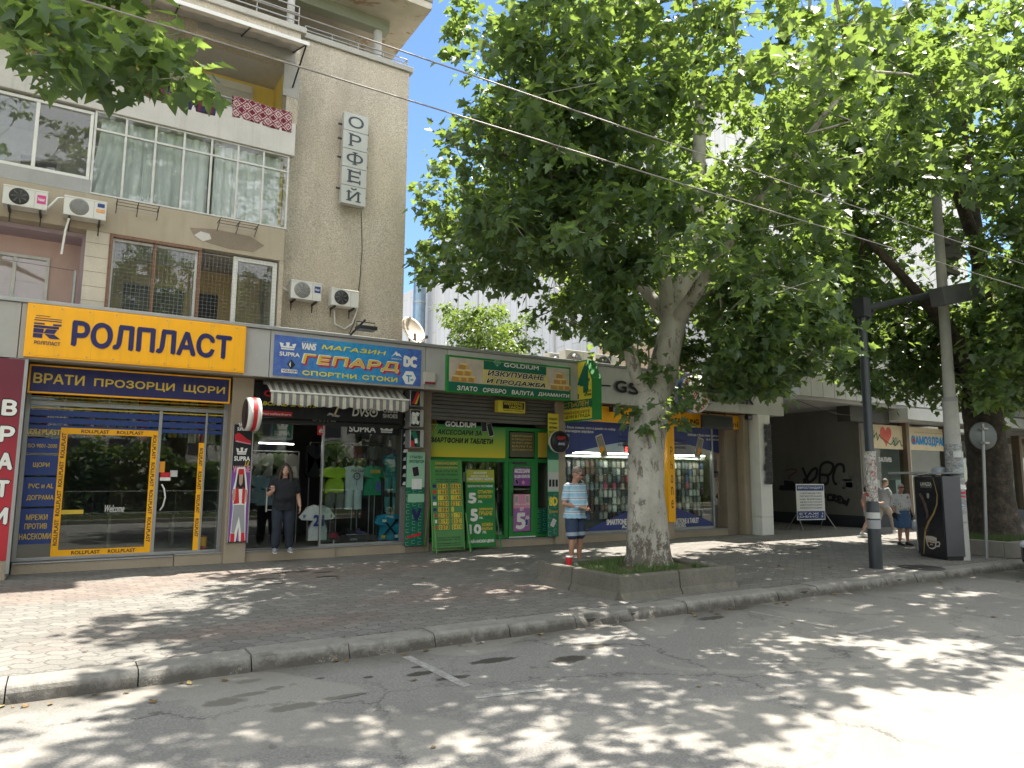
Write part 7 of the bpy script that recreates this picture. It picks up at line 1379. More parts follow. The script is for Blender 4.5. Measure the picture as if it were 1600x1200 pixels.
# ---------------------------------------------------------------- plane trees
def proj(p):
    c = ROT.T @ (np.asarray(p, float) - EYE); 
    return (CX + FPX * c[0] / -c[2], CY - FPX * c[1] / -c[2]) if c[2] < -.1 else (-9999, -9999)
t = NT('plane_bark'); v = t.co(); mp = t.node('ShaderNodeMapping'); mp.inputs['Scale'].default_value = (1, 1, .6); t.link(v, mp.inputs[0])
c = t.ramp(t.noise(2.2, 6, .65, mp.outputs[0]), [(.3, (.24, .225, .185)), (.55, (.37, .35, .30)), (.75, (.48, .46, .40))])
fl = t.ramp(t.noise(5.5, 7, .78, mp.outputs[0], .6), [(.56, (0, 0, 0)), (.585, (1, 1, 1))]); c = t.mix(t.math('MULTIPLY', fl, .8), c, (.105, .085, .062))
sp = t.n.new('ShaderNodeSeparateXYZ'); t.link(v, sp.inputs[0]); low = t.ramp(t.math('ADD', sp.outputs[2], t.math('MULTIPLY', t.noise(7, 5, .8, mp.outputs[0]), 2.4)), [(.42, (1, 1, 1)), (.66, (0, 0, 0))]); low = t.ramp(t.math('ADD', sp.outputs[2], t.math('MULTIPLY', t.math('SUBTRACT', t.noise(8, 6, .8, mp.outputs[0]), .5), 5.0)), [(.28, (.85, .85, .85)), (.5, (0, 0, 0))])
c = t.mix(low, c, (.085, .07, .052)); t.col(c); t.b.inputs['Roughness'].default_value = .85; t.bump(t.math('ADD', t.math('MULTIPLY', fl, -.5), t.noise(14, 5, .7, mp.outputs[0])), .55, .03); BARK = t.m
t = NT('dark_bark'); v = t.co(); c = t.ramp(t.noise(5, 6, .75, v), [(.35, (.028, .022, .016)), (.55, (.07, .055, .04)), (.72, (.16, .13, .09))]); t.col(c); t.b.inputs['Roughness'].default_value = .9; t.bump(t.noise(9, 6, .75, v), .9, .06); DBARK = t.m
def leaf_mat(name, dark, light, trans, hue):
    t = NT(name); at = t.n.new('ShaderNodeAttribute'); at.attribute_name = 'tone'
    c = t.ramp(at.outputs['Fac'], [(0, dark), (.75, light), (1, hue)]); t.col(c); t.b.inputs['Roughness'].default_value = .42; t.b.inputs['Specular IOR Level'].default_value = .45
    tr = t.n.new('ShaderNodeBsdfTranslucent'); t.link(t.mix(.8, c, trans), tr.inputs[0]); mx = t.n.new('ShaderNodeMixShader'); mx.inputs[0].default_value = .38
    t.link(t.b.outputs[0], mx.inputs[1]); t.link(tr.outputs[0], mx.inputs[2]); t.link(mx.outputs[0], t.out.inputs[0]); return t.m
LEAF = leaf_mat('plane_leaf', (.030, .060, .033), (.062, .108, .052), (.38, .54, .085), (.10, .145, .06))
LEAF2 = leaf_mat('small_tree_leaf', (.05, .09, .025), (.10, .16, .04), (.30, .42, .05), (.14, .18, .06))
LT = np.array([(0, 0, 0), (.17, -.06, .03), (.40, -.02, .07), (.27, .16, .05), (.54, .42, .09), (.27, .46, .05), (.20, .66, .03), (0, 1.0, 0), (-.17, -.06, .03), (-.40, -.02, .07), (-.27, .16, .05), (-.54, .42, .09), (-.27, .46, .05), (-.20, .66, .03)])
LT[:, 2] -= .22 * LT[:, 1] ** 2
LF = [(0, 1, 2, 3, 4, 5, 6, 7), (0, 7, 13, 12, 11, 10, 9, 8)]
def leaves_mesh(name, pos, dirn, nor, size, tone, m):
    n = len(pos); D = dirn / np.linalg.norm(dirn, axis=1)[:, None]; Nn = nor - D * np.sum(nor * D, 1)[:, None]; Nn /= np.maximum(np.linalg.norm(Nn, axis=1), 1e-6)[:, None]; Sx = np.cross(D, Nn)
    V = pos[:, None, :] + size[:, None, None] * (LT[None, :, 0, None] * Sx[:, None, :] + LT[None, :, 1, None] * D[:, None, :] + LT[None, :, 2, None] * Nn[:, None, :])
    V = V.reshape(-1, 3); k = len(LT); me = bpy.data.meshes.new(name); me.vertices.add(len(V)); me.vertices.foreach_set('co', V.ravel().astype(np.float32))
    lf = np.array(LF); idx = (np.arange(n)[:, None, None] * k + lf[None]).reshape(-1); me.loops.add(len(idx)); me.loops.foreach_set('vertex_index', idx.astype(np.int32))
    me.polygons.add(2 * n); me.polygons.foreach_set('loop_start', (np.arange(2 * n) * 8).astype(np.int32)); me.polygons.foreach_set('loop_total', np.full(2 * n, 8, np.int32)); me.update(calc_edges=True); me.validate()
    a = me.attributes.new('tone', 'FLOAT', 'POINT'); a.data.foreach_set('value', np.repeat(tone, k).astype(np.float32)); me.materials.append(m); return me
class Tree:
    def __init__(s, seed): s.rg = np.random.default_rng(seed); s.P = []; s.par = []; s.fr = []
    def limb(s, pts, start=None):
        """pts = (x, y, z, r); start = index of the node it grows from"""
        last = start
        for i, p in enumerate(pts):
            s.P.append(np.array(p[:3], float)); s.par.append(-1 if last is None else last); s.fr.append(p[3]); last = len(s.P) - 1
        return last
    def near(s, p): return int(np.argmin(np.linalg.norm(np.array(s.P) - np.array(p), axis=1)))
    def grow(s, targets, zmin=2.5, seg=.45):
        T = np.array(targets); A = np.array(s.P); d0 = np.array([np.min(np.linalg.norm(A - q, axis=1)) for q in T]); s.tips = []
        for q in T[np.argsort(d0)]:
            A = np.array(s.P); d = np.linalg.norm(A - q, axis=1); pen = d * (1 + .6 * np.maximum(0, (A[:, 2] - q[2]) / np.maximum(d, .1))) + (A[:, 2] < zmin) * 6
            j = int(np.argmin(pen)); a = s.P[j]; L = d[j]; n = max(1, int(L / seg)); side = s.rg.normal(0, .09, 3) * L; last = j
            for i in range(1, n + 1):
                u = i / n; p = a + (q - a) * u + side * math.sin(math.pi * u) + np.array([0, 0, .10 * L * math.sin(math.pi * u)]); s.P.append(p); s.par.append(last); s.fr.append(0); last = len(s.P) - 1
            s.tips.append((last, q))
    def radii(s, tip=.007, ex=2.1):
        n = len(s.P); A = np.zeros(n); kids = [[] for _ in range(n)]
        for i, p in enumerate(s.par):
            if p >= 0: kids[p].append(i)
        for i in range(n - 1, -1, -1):
            if not kids[i]: A[i] = max(A[i], tip ** ex)
            if s.par[i] >= 0: A[s.par[i]] += A[i]
        s.kids = kids; s.R = np.maximum(A ** (1 / ex), np.array(s.fr))
        for i in range(n):
            if s.fr[i] > 0: s.R[i] = s.fr[i]
            elif s.par[i] >= 0: s.R[i] = min(s.R[i], s.R[s.par[i]] * .85)
    def wood(s, mb, m, big=None):
        done = set(); starts = [(i, None) for i, p in enumerate(s.par) if p < 0]
        while starts:
            i, a = starts.pop(); ch = [] if a is None else [a]; r = [] if a is None else [min(s.R[a], s.R[i] * 1.15)]; j = i
            while True:
                ch.append(j); r.append(float(s.R[j])); k = s.kids[j]
                if not k: break
                k = sorted(k, key=lambda q: -s.R[q]); [starts.append((q, j)) for q in k[1:]]; j = k[0]
            if len(ch) < 2: continue
            rr = max(r); n = 5 if rr < .03 else (7 if rr < .1 else 16)
            pts = [s.P[q] for q in ch]
            if rr > .12:                                   # big limbs: subdivide and roughen
                P2, R2 = [], []
                for q in range(len(pts) - 1):
                    st_ = max(1, int(np.linalg.norm(pts[q + 1] - pts[q]) / .16)) if r[q] > .1 else 1
                    p0, p1, p2, p3 = pts[max(0, q - 1)], pts[q], pts[q + 1], pts[min(len(pts) - 1, q + 2)]
                    for u in np.linspace(0, 1, st_ + 1)[:-1]: P2.append(.5 * ((2 * p1) + (p2 - p0) * u + (2 * p0 - 5 * p1 + 4 * p2 - p3) * u * u + (3 * p1 - p0 - 3 * p2 + p3) * u ** 3)); R2.append(r[q] + (r[q + 1] - r[q]) * u)
                P2.append(pts[-1]); R2.append(r[-1]); o = len(mb.V); mb.tube(P2, R2, m, n)
                for q in range(o, len(mb.V)):
                    x = Vector(mb.V[q]); c_ = Vector(P2[min(((q - o) % (len(P2) * n)) // n, len(P2) - 1)]); d = x - c_; f = 1 + .16 * mnoise.noise(Vector((x.x * 2.2, x.y * 2.2, x.z * .9))) + .07 * mnoise.noise(x * 6); mb.V[q] = tuple(c_ + d * f)
            else: mb.tube([tuple(p) for p in pts], r, m, n, cap=False)
    def leaves(s, axis, per=28, spread=.42, size=(.12, .23), droop=.35, keep=None):
        rg = s.rg; Pn, Dn, Nn, Sz, Tn = [], [], [], [], []
        for (node, q) in s.tips:
            k = 4; m = per // k; sd = rg.random() * .35
            for _ in range(k):
                out = np.array([q[0] - axis[0], q[1] - axis[1], 0]); out = out / (np.linalg.norm(out) + 1e-6); td = rg.normal(0, .8, 3) + out * .5; td[2] = td[2] * .5 - .1; td /= np.linalg.norm(td); L = spread * rg.uniform(.6, 1.3)
                for i in range(m):
                    u = (i + .5) / m; p = q + td * L * u + rg.normal(0, .07, 3); d = td * .5 + rg.normal(0, .75, 3); d[2] = d[2] * .5 - droop; nz = np.array([0, 0, 1.0]) + rg.normal(0, .42, 3)
                    Pn.append(p); Dn.append(d); Nn.append(nz); Sz.append(rg.uniform(*size)); Tn.append(min(1, max(0, rg.normal(.35 + sd, .2))))
        Pn, Dn, Nn, Sz, Tn = map(np.array, (Pn, Dn, Nn, Sz, Tn))
        if keep is not None:
            ok = np.array([keep(p) for p in Pn]); Pn, Dn, Nn, Sz, Tn = (a[ok] for a in (Pn, Dn, Nn, Sz, Tn))
        return Pn, Dn, Nn, Sz, Tn
def clusters(rg, c, r, n, per, rad_, ok, zlo=None, shell=.35):
    """clumps of twig ends through an ellipsoid, denser towards its outside"""
    out = []; cs = []; tries = 0
    while len(cs) < n and tries < 60000:
        tries += 1; d = rg.normal(0, 1, 3); d /= np.linalg.norm(d); u = (shell + (1 - shell) * rg.random()) ** .6; p = np.array(c) + d * np.array(r) * u
        if zlo is not None and p[2] < zlo: continue
        if not ok(p): continue
        if cs and np.min(np.linalg.norm((np.array(cs) - p) * (1, 1, 1.3), axis=1)) < rad_ * 1.05: continue
        cs.append(p)
        for _ in range(per):
            q = p + rg.normal(0, 1, 3) * np.array([rad_ * .5, rad_ * .5, rad_ * .32])
            if ok(q): out.append(q)
    return out
def finish(T, name, label, base, bark, per, size, leafm, axis, keep=None, spread=.42):
    T.radii(); t_ = thing(name, label, 'tree', base); m = MB(); T.wood(m, bark); m.build('trunk', t_)
    L = T.leaves(axis, per, spread, size, keep=keep); me = leaves_mesh('crown', L[0] - np.array(base), L[1], L[2], L[3], L[4], leafm); o = bpy.data.objects.new('crown', me); COL.objects.link(o); o.parent = t_; ORG[o.name] = Vector(base); return t_

# main tree in the planter
YM = -5.5
LB = ([-900, 0, 60, 120, 160, 190, 215, 250, 268, 330, 400, 455, 500, 2000], [690, 692, 690, 735, 748, 722, 712, 700, 668, 648, 655, 660, 760, 860])
BB = ([600, 640, 700, 760, 830, 860, 900, 960, 1000, 1030, 1060, 1100, 1150, 1200, 1240, 1280, 1400, 1700], [430, 440, 452, 460, 450, 505, 535, 540, 560, 560, 590, 615, 630, 615, 590, 560, 540, 540])
def ok_main(p):
    px, py = proj(p)
    if py > 600 and px < 1000: return False
    if px < np.interp(py, *LB) or p[0] > 12.2 and p[1] < -5.6 and p[2] < 6.6 or p[0] < 6.9 and p[1] > .2: return False
    if p[1] < -4.6 and (985 < px < 1112 and py > 415 and p[2] > 3.4 or px > 1315 and py > 300): return False
    return py < np.interp(px, *BB)
T = Tree(3)
top = T.limb([(8.53, YM, .22, .48), (8.53, YM, .5, .40), (8.53, YM, 1.2, .345), (8.55, YM, 2.3, .315), (8.76, YM, 3.14, .295), (9.01, YM, 3.8, .265), (9.23, YM, 4.48, .23)])
a = T.limb([(9.13, YM, 5.07, .14), (9.03, YM, 5.8, .125), (8.84, YM + .1, 6.9, .11), (9.0, YM + .2, 8.3, .075), (8.84, YM, 9.7, .04)], top)
T.limb([(9.43, YM - .05, 5.15, .2), (9.64, YM - .1, 5.8, .175), (9.8, YM - .2, 7.4, .14), (10.06, YM - .1, 9.9, .085), (10.06, YM, 11.4, .04)], top)
T.limb([(9.72, YM + .1, 5.1, .16), (10.3, YM + .2, 5.75, .14), (11.65, YM + .4, 7.25, .085), (12.74, YM + .5, 8.5, .04)], top)
T.limb([(8.42, YM + .05, 3.52, .115), (8.25, YM + .1, 4.06, .10), (8.0, YM + .1, 4.65, .085), (7.7, YM, 5.3, .075), (7.12, YM - .1, 6.3, .085), (6.12, YM - .2, 7.67, .04)], T.near((8.63, YM, 2.8)))
T.limb([(9.3, YM - .7, 5.2, .12), (9.4, YM - 1.7, 6.2, .085), (9.4, YM - 3.2, 7.3, .04)], top)
T.limb([(9.2, YM + .6, 5.3, .11), (9.05, YM + 1.5, 6.3, .075), (8.8, YM + 2.7, 7.5, .05)], top)
T.limb([(8.3, YM - .1, 6.4, .085), (7.2, YM - .2, 6.55, .07), (6.0, YM - .2, 6.7, .04)], T.near((8.9, YM, 6.6)))
tg = clusters(T.rg, (8.9, -5.2, 7.7), (5.1, 5.4, 4.8), 185, 7, .75, ok_main, 3.2, .3)
tg += clusters(T.rg, (8.05, -6.3, 4.7), (.9, .5, .8), 9, 7, .35, ok_main, 3.6, .1)
tg += clusters(T.rg, (11.0, -1.5, 7.6), (4.6, 2.3, 2.3), 48, 8, .7, ok_main, 4.9, .1)
tg += clusters(T.rg, (6.4, -5.75, 6.7), (2.2, 2.5, 2.2), 34, 9, .6, ok_main, 4.5, .1)
tg += clusters(T.rg, (10.4, -5.7, 4.3), (1.9, 2.0, 1.3), 40, 7, .46, ok_main, 2.9, .1)
tg += [np.array([8.62 + .42 * math.cos(a_) + .03 * i, YM - abs(.42 * math.sin(a_)) - .05, 2.6 + .12 * i]) for i, a_ in enumerate(T.rg.uniform(0, 6.28, 10))]
T.grow(tg, 2.3)
finish(T, 'plane_tree', 'large plane tree with pale flaking trunk standing in the concrete planter', (8.53, YM, .18), BARK, 25, (.08, .215), LEAF, (9.0, YM), spread=.36)

# second tree on the right, dark trunk
T = Tree(8); X2, Y2_ = 20.1, -5.75
def ok_two(p):
    px, py = proj(p); lim = np.interp(px, [1150, 1220, 1290, 1340, 1400, 1440, 1500, 1540, 1600, 1700], [560, 590, 600, 620, 640, 625, 640, 655, 640, 640])
    return py < lim - 12 and px > 1130 and not (p[1] < -5.8 and 1315 < px < 1522 and py > 290)
top = T.limb([(X2, Y2_, .2, .75), (X2, Y2_, .5, .60), (X2, Y2_, 1.3, .52), (X2 - .1, Y2_, 2.7, .47), (X2 - .2, Y2_, 3.9, .42)])
T.limb([(X2 - .75, Y2_, 4.6, .22), (X2 - 1.9, Y2_ - .2, 5.3, .17), (X2 - 3.5, Y2_ - .3, 6.1, .12), (X2 - 5, Y2_, 7.2, .06)], top)
T.limb([(X2 + .1, Y2_, 5.3, .28), (X2 + .3, Y2_, 7.4, .2), (X2, Y2_, 10.3, .1), (X2, Y2_, 12.7, .05)], top)
T.limb([(X2 + 1.0, Y2_, 5.1, .21), (X2 + 2.5, Y2_ + .3, 6.6, .13), (X2 + 4.1, Y2_, 8.2, .07)], top)
T.limb([(X2, Y2_ - 1.2, 5.5, .17), (X2 - .3, Y2_ - 3.0, 7.0, .09), (X2 - .3, Y2_ - 4.1, 7.8, .04)], top)
T.limb([(X2, Y2_ + 1.2, 5.5, .15), (X2, Y2_ + 2.8, 7.1, .07)], top)
T.limb([(X2 - .8, Y2_ - .5, 7.0, .17), (X2 - 2.6, Y2_ - .8, 9.0, .1), (X2 - 4.1, Y2_ - .8, 11, .05)], T.near((X2, Y2_, 5.3)))
tg = clusters(T.rg, (X2 - .5, Y2_ - .2, 8.3), (7.1, 4.5, 5.7), 270, 8, .83, ok_two, 3.3, .3)
tg += clusters(T.rg, (X2 - 2.2, Y2_ - .5, 4.95), (3.7, 2.0, 1.8), 40, 8, .66, ok_two, 3.3, .1)
tg += clusters(T.rg, (X2 - 2.5, -10.2, 8.4), (4.5, 1.8, 2.6), 46, 8, .8, ok_two, 5.4, .1)
T.limb([(X2 - 1.4, Y2_ - 2.4, 7.2, .09), (X2 - 2.2, -10.0, 8.4, .04)], T.near((X2 - .3, Y2_ - 1.2, 5.5)))
T.grow(tg, 3.6, .5)
two = finish(T, 'plane_tree', 'second plane tree with thick dark trunk behind the concrete pole', (X2, Y2_, .1), DBARK, 22, (.11, .25), LEAF, (X2, Y2_), spread=.46)

# tree off the left edge whose branch hangs in front of the balconies
T = Tree(21); XL, YL = -6.2, -4.4
def ok_left(p):
    px, py = proj(p); return px < -60 or py < -160
top = T.limb([(XL, YL, 0, .6), (XL, YL, .5, .46), (XL, YL, 2.5, .4), (XL + .1, YL, 4.6, .34)])
T.limb([(XL + .3, YL, 6.5, .26), (XL + .2, YL, 9, .18), (XL, YL, 12.5, .06)], top)
lb = T.limb([(XL + 1.2, YL - .9, 5.8, .16), (XL + 2.8, YL - 2.2, 7.2, .12), (XL + 4.3, YL - 3.3, 7.8, .08), (XL + 5.3, YL - 3.8, 7.5, .05)], top)
T.limb([(XL + 2, YL - 1.5, 8.5, .13), (XL + 5, YL - 2.8, 10.2, .09), (XL + 8.5, YL - 3.6, 11.2, .05)], top)
T.limb([(XL - 1.4, YL, 6.2, .18), (XL - 3.5, YL + .2, 8.5, .08)], top); T.limb([(XL, YL - 1.6, 6.5, .16), (XL, YL - 4, 8.6, .06)], top); T.limb([(XL, YL + 1.5, 6.5, .15), (XL, YL + 3, 8.5, .06)], top)
tg = clusters(T.rg, (XL, YL, 9.4), (5.0, 4.8, 5.0), 130, 7, .95, ok_left, 4.2, .3) + clusters(T.rg, (2.2, -8.0, 11.0), (3.2, 2.2, 1.3), 56, 7, .75, ok_left, 8, .1)  # second set: out-of-frame foliage added to shade the hanging branch
vis = [(8, 5), (30, 30), (70, 15), (105, 25), (60, 62), (100, 50), (140, 40), (150, 78), (185, 62), (175, 100), (225, 50), (215, 92), (195, 128), (245, 118), (272, 92), (292, 120), (262, 145), (305, 140), (235, 150), (322, 152), (45, 85), (62, 118), (68, 138), (135, 0), (180, 15), (15, 55), (30, -20), (90, -25), (160, -30), (5, -40), (60, -60), (130, -70), (200, -20), (110, 75), (130, 105), (160, 118), (285, 105), (255, 70), (20, 15), (85, 40), (125, 60), (205, 75), (240, 95), (50, 45), (160, 55), (40, 5), (75, 85), (195, 45)]
for px, py in vis:
    Yv = -8.3 + T.rg.uniform(-.7, .6); x, z = P(px, py, Yv); tg.append(np.array([x, Yv, z]))
T.grow(tg, 4.0, .4)
finish(T, 'plane_tree', 'plane tree whose leafy branch hangs across the upper left balconies', (XL, YL, 0), BARK, 16, (.12, .19), LEAF, (XL, YL), keep=lambda p: not (proj(p)[0] > -30 and proj(p)[0] < 2000 and proj(p)[1] > np.interp(proj(p)[0], [-100, 0, 60, 75, 110, 200, 225, 300, 350, 360], [60, 85, 135, 155, 140, 165, 150, 150, 165, -200])), spread=.3)
# small bright tree behind the arcade
T = Tree(31)
top = T.limb([(13.2, 9, 0, .16), (13.2, 9, 3, .13), (13.2, 9, 5, .1)])
tg = clusters(T.rg, (13.3, 8.6, 6.6), (2.3, 2.0, 1.9), 46, 6, .55, lambda p: 690 < proj(p)[0] < 865 and proj(p)[1] > 462, 4.0, .1); T.grow(tg, 2.0, .4)
finish(T, 'small_tree', 'small bright green tree behind the gold shop roof', (13.2, 9, 0), BARK, 26, (.10, .17), LEAF2, (13.2, 9), spread=.35)
# the avenue goes on: more trees along the street and across it (mirrored in the glass, and behind the right edge)
dup(two, (16.5, .3, 0), 'third plane tree further along the pavement at the right edge', 2.1)
dup(two, (33.0, .2, 0), 'most distant plane tree along the same pavement', 4.0)
for i, (x, y, rz) in enumerate(((-13, -32, 1.0), (5, -26.5, 3.0), (29, -33, 5.0))):
    dup(two, (x - X2, y - Y2_, 0), ('plane tree across the street facing the amber sign', 'plane tree across the street facing the gold shop, farther back', 'plane tree across the street facing the passage')[i], rz)

# clipped hedge behind the railing across the road (mirrored in the shop glass)
rg = np.random.default_rng(5); n = 26000
pos = np.c_[rg.uniform(-16, 40, n), rg.uniform(-21.0, -18.9, n), rg.uniform(0, 1, n) ** .8 * 3.1]; pos[:, 2] *= .85 + .2 * np.sin(pos[:, 0] * .7) + .08 * np.sin(pos[:, 0] * 2.3)
hm = leaves_mesh('hedge', pos - np.array([12, -19.7, 0]), rg.normal(0, 1, (n, 3)) * (1, 1, .5) - (0, 0, .2), rg.normal(0, .5, (n, 3)) + (0, .4, 1), rg.uniform(.18, .34, n), rg.random(n) * .7, LEAF)
t_ = thing('hedge', 'tall dense green hedge behind the railing across the road', 'hedge', (12, -19.7, 0)); o = bpy.data.objects.new('foliage', hm); COL.objects.link(o); o.parent = t_; ORG[o.name] = Vector((12, -19.7, 0))
m = MB()
for i in range(60): x = -15.5 + i * .93; m.tube([(x, -19.7, 0), (x + .1 * math.sin(i), -19.7 + .2 * math.cos(i * 2), 2.2)], [.05, .02], DBARK, 6)
for i in range(56): x = -15.8 + i; m.ball((x, -20, .7), (.75, .6, 1.35 + .25 * math.sin(i * 1.9)), DBARK, 8, 6)  # dark core lumps added to block the bright ground behind the hedge
m.build('stems_and_core', t_)
# ---------------------------------------------------------------- planter, poles, machine
t_ = thing('planter', 'low concrete planter with grass round the main tree trunk', 'planter', (8.2, -5.5, 0))
PLC = m_concrete('mossy_concrete', (.085, .078, .062), (.20, .186, .155), .9, .8); px0, px1, py0, py1 = 6.95, 9.42, -6.62, -4.5
m = MB(); prof = [(0, 0), (0.02, .02), (.07, .10), (.09, .32), (.10, .335), (.24, .335), (.25, .31), (.25, 0)]   # sloping foot, straight rim
def side(a, b, inward):
    """one cast concrete side: profile swept from a to b"""
    a, b = Vector((*a, 0)), Vector((*b, 0)); iw = Vector((*inward, 0)); V = []
    for e in (a, b): V += [e + iw * (o - .08) + Vector((0, 0, h)) for o, h in prof]
    n = len(prof); return V, [(i, i + 1, i + 1 + n, i + n) for i in range(n - 1)] + [tuple(range(n)), tuple(range(2 * n - 1, n - 1, -1))]
xj = px0
for a, b, iw in (((px0 + .01, py0), (8.15, py0), (0, 1)), ((8.17, py0), (px1, py0), (0, 1)), ((px0, py0 + .02), (px0, -5.5), (1, 0)), ((px0, -5.48), (px0, py1), (1, 0)), ((px1, py0), (px1, py1), (-1, 0)), ((px0, py1), (px1, py1), (0, -1))):
    V, F = side(a, b, iw); m.add(V, F, PLC)
for cx_, cy_ in ((px0, py0), (px0, py1), (px1, py0), (px1, py1)): sx_, sy_ = (1 if cx_ == px0 else -1), (1 if cy_ == py0 else -1); m.prism_z([(cx_ + sx_ * .005, cy_ + sy_ * .005), (cx_ + sx_ * .172, cy_ + sy_ * .005), (cx_ + sx_ * .172, cy_ + sy_ * .172), (cx_ + sx_ * .005, cy_ + sy_ * .172)], 0, .337, PLC)
m.build('wall', t_, bevel=.012)
m = MB(); n = 24; V = [(px0 + .1 + (px1 - px0 - .2) * i / n, py0 + .1 + (py1 - py0 - .2) * j / n, .22 + .05 * mnoise.noise(Vector((i * .35, j * .35, 2))) + .12 * math.exp(-((px0 + .1 + (px1 - px0 - .2) * i / n - 8.53) ** 2 + (py0 + .1 + (py1 - py0 - .2) * j / n + 5.5) ** 2) / .7)) for j in range(n + 1) for i in range(n + 1)]
m.add(V, [(j * (n + 1) + i, j * (n + 1) + i + 1, (j + 1) * (n + 1) + i + 1, (j + 1) * (n + 1) + i) for j in range(n) for i in range(n)], TURF, True); m.build('soil', t_)
def soil_z(x, y): return .2 + .12 * math.exp(-((x - 8.53) ** 2 + (y + 5.5) ** 2) / .5)
gk = lambda x, y: (x - 8.53) ** 2 + (y + 5.5) ** 2 > .2 and mnoise.noise(Vector((x * 1.3, y * 1.3, 0))) > -.28
tag(grass_blades('planter_grass', px0 + .18, px1 - .18, py0 + .18, py1 - .18, .2, 9000, .13, 3, gk, soil_z), 'green grass and dry tufts in the tree planter', 'grass')
t_ = thing('paper_cup', 'red paper cup with white rim on the planter grass near the striped man', 'cup', (8.1, -4.2, .25)); cxp, cyp = PZ(889, 880, .33)
m = MB(); m.lathe([(.042, 0), (.058, .15)], (cxp, cyp, .28), S_RED, 18); m.build('body', t_); m = MB(); m.lathe([(.06, .15), (.062, .165), (.05, .17), (.04, .172)], (cxp, cyp, .28), S_WHITE, 18); m.build('rim', t_)

t_ = thing('street_lamp', 'dark lamp post covered in torn posters with long arm and grey box lantern', 'street lamp', (13.84, -6.35, 0)); POLED = mat('dark_paint_pole', (.035, .04, .045), .5, .2, var=.3, vs=4); LXp, LYp = 13.84, -6.35
m = MB(); m.lathe([(.125, 0), (.125, 1.28), (.115, 1.3), (.085, 1.33), (.085, 5.5)], (LXp, LYp, 0), POLED, 20); m.build('pole', t_)
m = MB(); m.lathe([(.128, .78), (.129, .95)], (LXp, LYp, 0), S_GREY, 20, close=False); m.lathe([(.128, .98), (.129, 1.1)], (LXp, LYp, 0), S_LGREY, 20, close=False); m.build('grey_band', t_)
t = NT('torn_posters'); v = t.co(); vo = t.node('ShaderNodeTexVoronoi'); vo.inputs['Scale'].default_value = 9; t.link(v, vo.inputs['Vector']); c = t.ramp(vo.outputs['Color'], [(.1, (.5, .47, .43)), (.55, (.6, .57, .52)), (.7, (.45, .30, .28)), (.86, (.5, .06, .06)), (.95, (.06, .06, .07))], 'CONSTANT'); c = t.mix(t.ramp(t.noise(22, 5, .8, v), [(.52, (0, 0, 0)), (.56, (.8, .8, .8))]), c, (.06, .06, .065)); t.col(c); t.b.inputs['Roughness'].default_value = .9; t.bump(t.noise(20, 5, .8, v), .9, .03); TORN = t.m
m = MB(); nn, kk_ = 22, 16; V = []; rg = random.Random(3)
for j in range(kk_ + 1):
    for i in range(nn):
        a = 2 * math.pi * i / nn; rr = .098 + .022 * mnoise.noise(Vector((math.cos(a) * 2.5, math.sin(a) * 2.5, j * .9))) + .012 * rg.random(); V.append((LXp + rr * math.cos(a), LYp + rr * math.sin(a), 1.32 + 1.0 * j / kk_))
m.add(V, [(j * nn + i, j * nn + (i + 1) % nn, (j + 1) * nn + (i + 1) % nn, (j + 1) * nn + i) for j in range(kk_) for i in range(nn)], TORN); m.build('torn_posters', t_)
m = MB(); A0 = Vector((LXp, LYp, 5.28)); xe, ze = P(1522, 449, -6.74); A1 = Vector((xe, -6.74, ze)); m.tube([A0, A0.lerp(A1, .5) + Vector((0, 0, .02)), A1], [.075, .07, .06], POLED, 12); m.tube([A0 + Vector((0, 0, -.45)), A0 + Vector((.42, 0, .02))], .035, POLED, 8); m.box(LXp - .13, LXp + .13, LYp - .13, LYp + .13, 5.1, 5.5, POLED); m.build('arm', t_)
d = (A1 - A0).normalized(); m = MB(); LG = mat('lantern_grey', (.12, .12, .125), .5, .3, var=.2); q = A0.lerp(A1, .73); up = Vector((0, 0, 1)); up = (up - d * up.dot(d)).normalized(); sdv = d.cross(up)
def obox(mb, c, a, b, c2, la, lb, lc, mm):
    V = [c + a * (sa * la) + b * (sb * lb) + c2 * (sc_ * lc) for sc_ in (-1, 1) for (sa, sb) in ((-1, -1), (1, -1), (1, 1), (-1, 1))]; mb.add(V, [(0, 3, 2, 1), (4, 5, 6, 7), (0, 1, 5, 4), (1, 2, 6, 5), (2, 3, 7, 6), (3, 0, 4, 7)], mm)
lc_ = Vector((P(1497, 460, -6.86)[0], -6.86, P(1497, 458, -6.86)[1])); obox(m, lc_, d, sdv, up, .8, .16, .2, LG); obox(m, lc_ + d * .812, d, sdv, up, .015, .15, .19, mat('lantern_end', (.35, .36, .36), .4)); obox(m, lc_ + d * .1 - up * .213, d, sdv, up, .6, .12, .013, S_GREY); m.build('lantern', t_, bevel=.01)

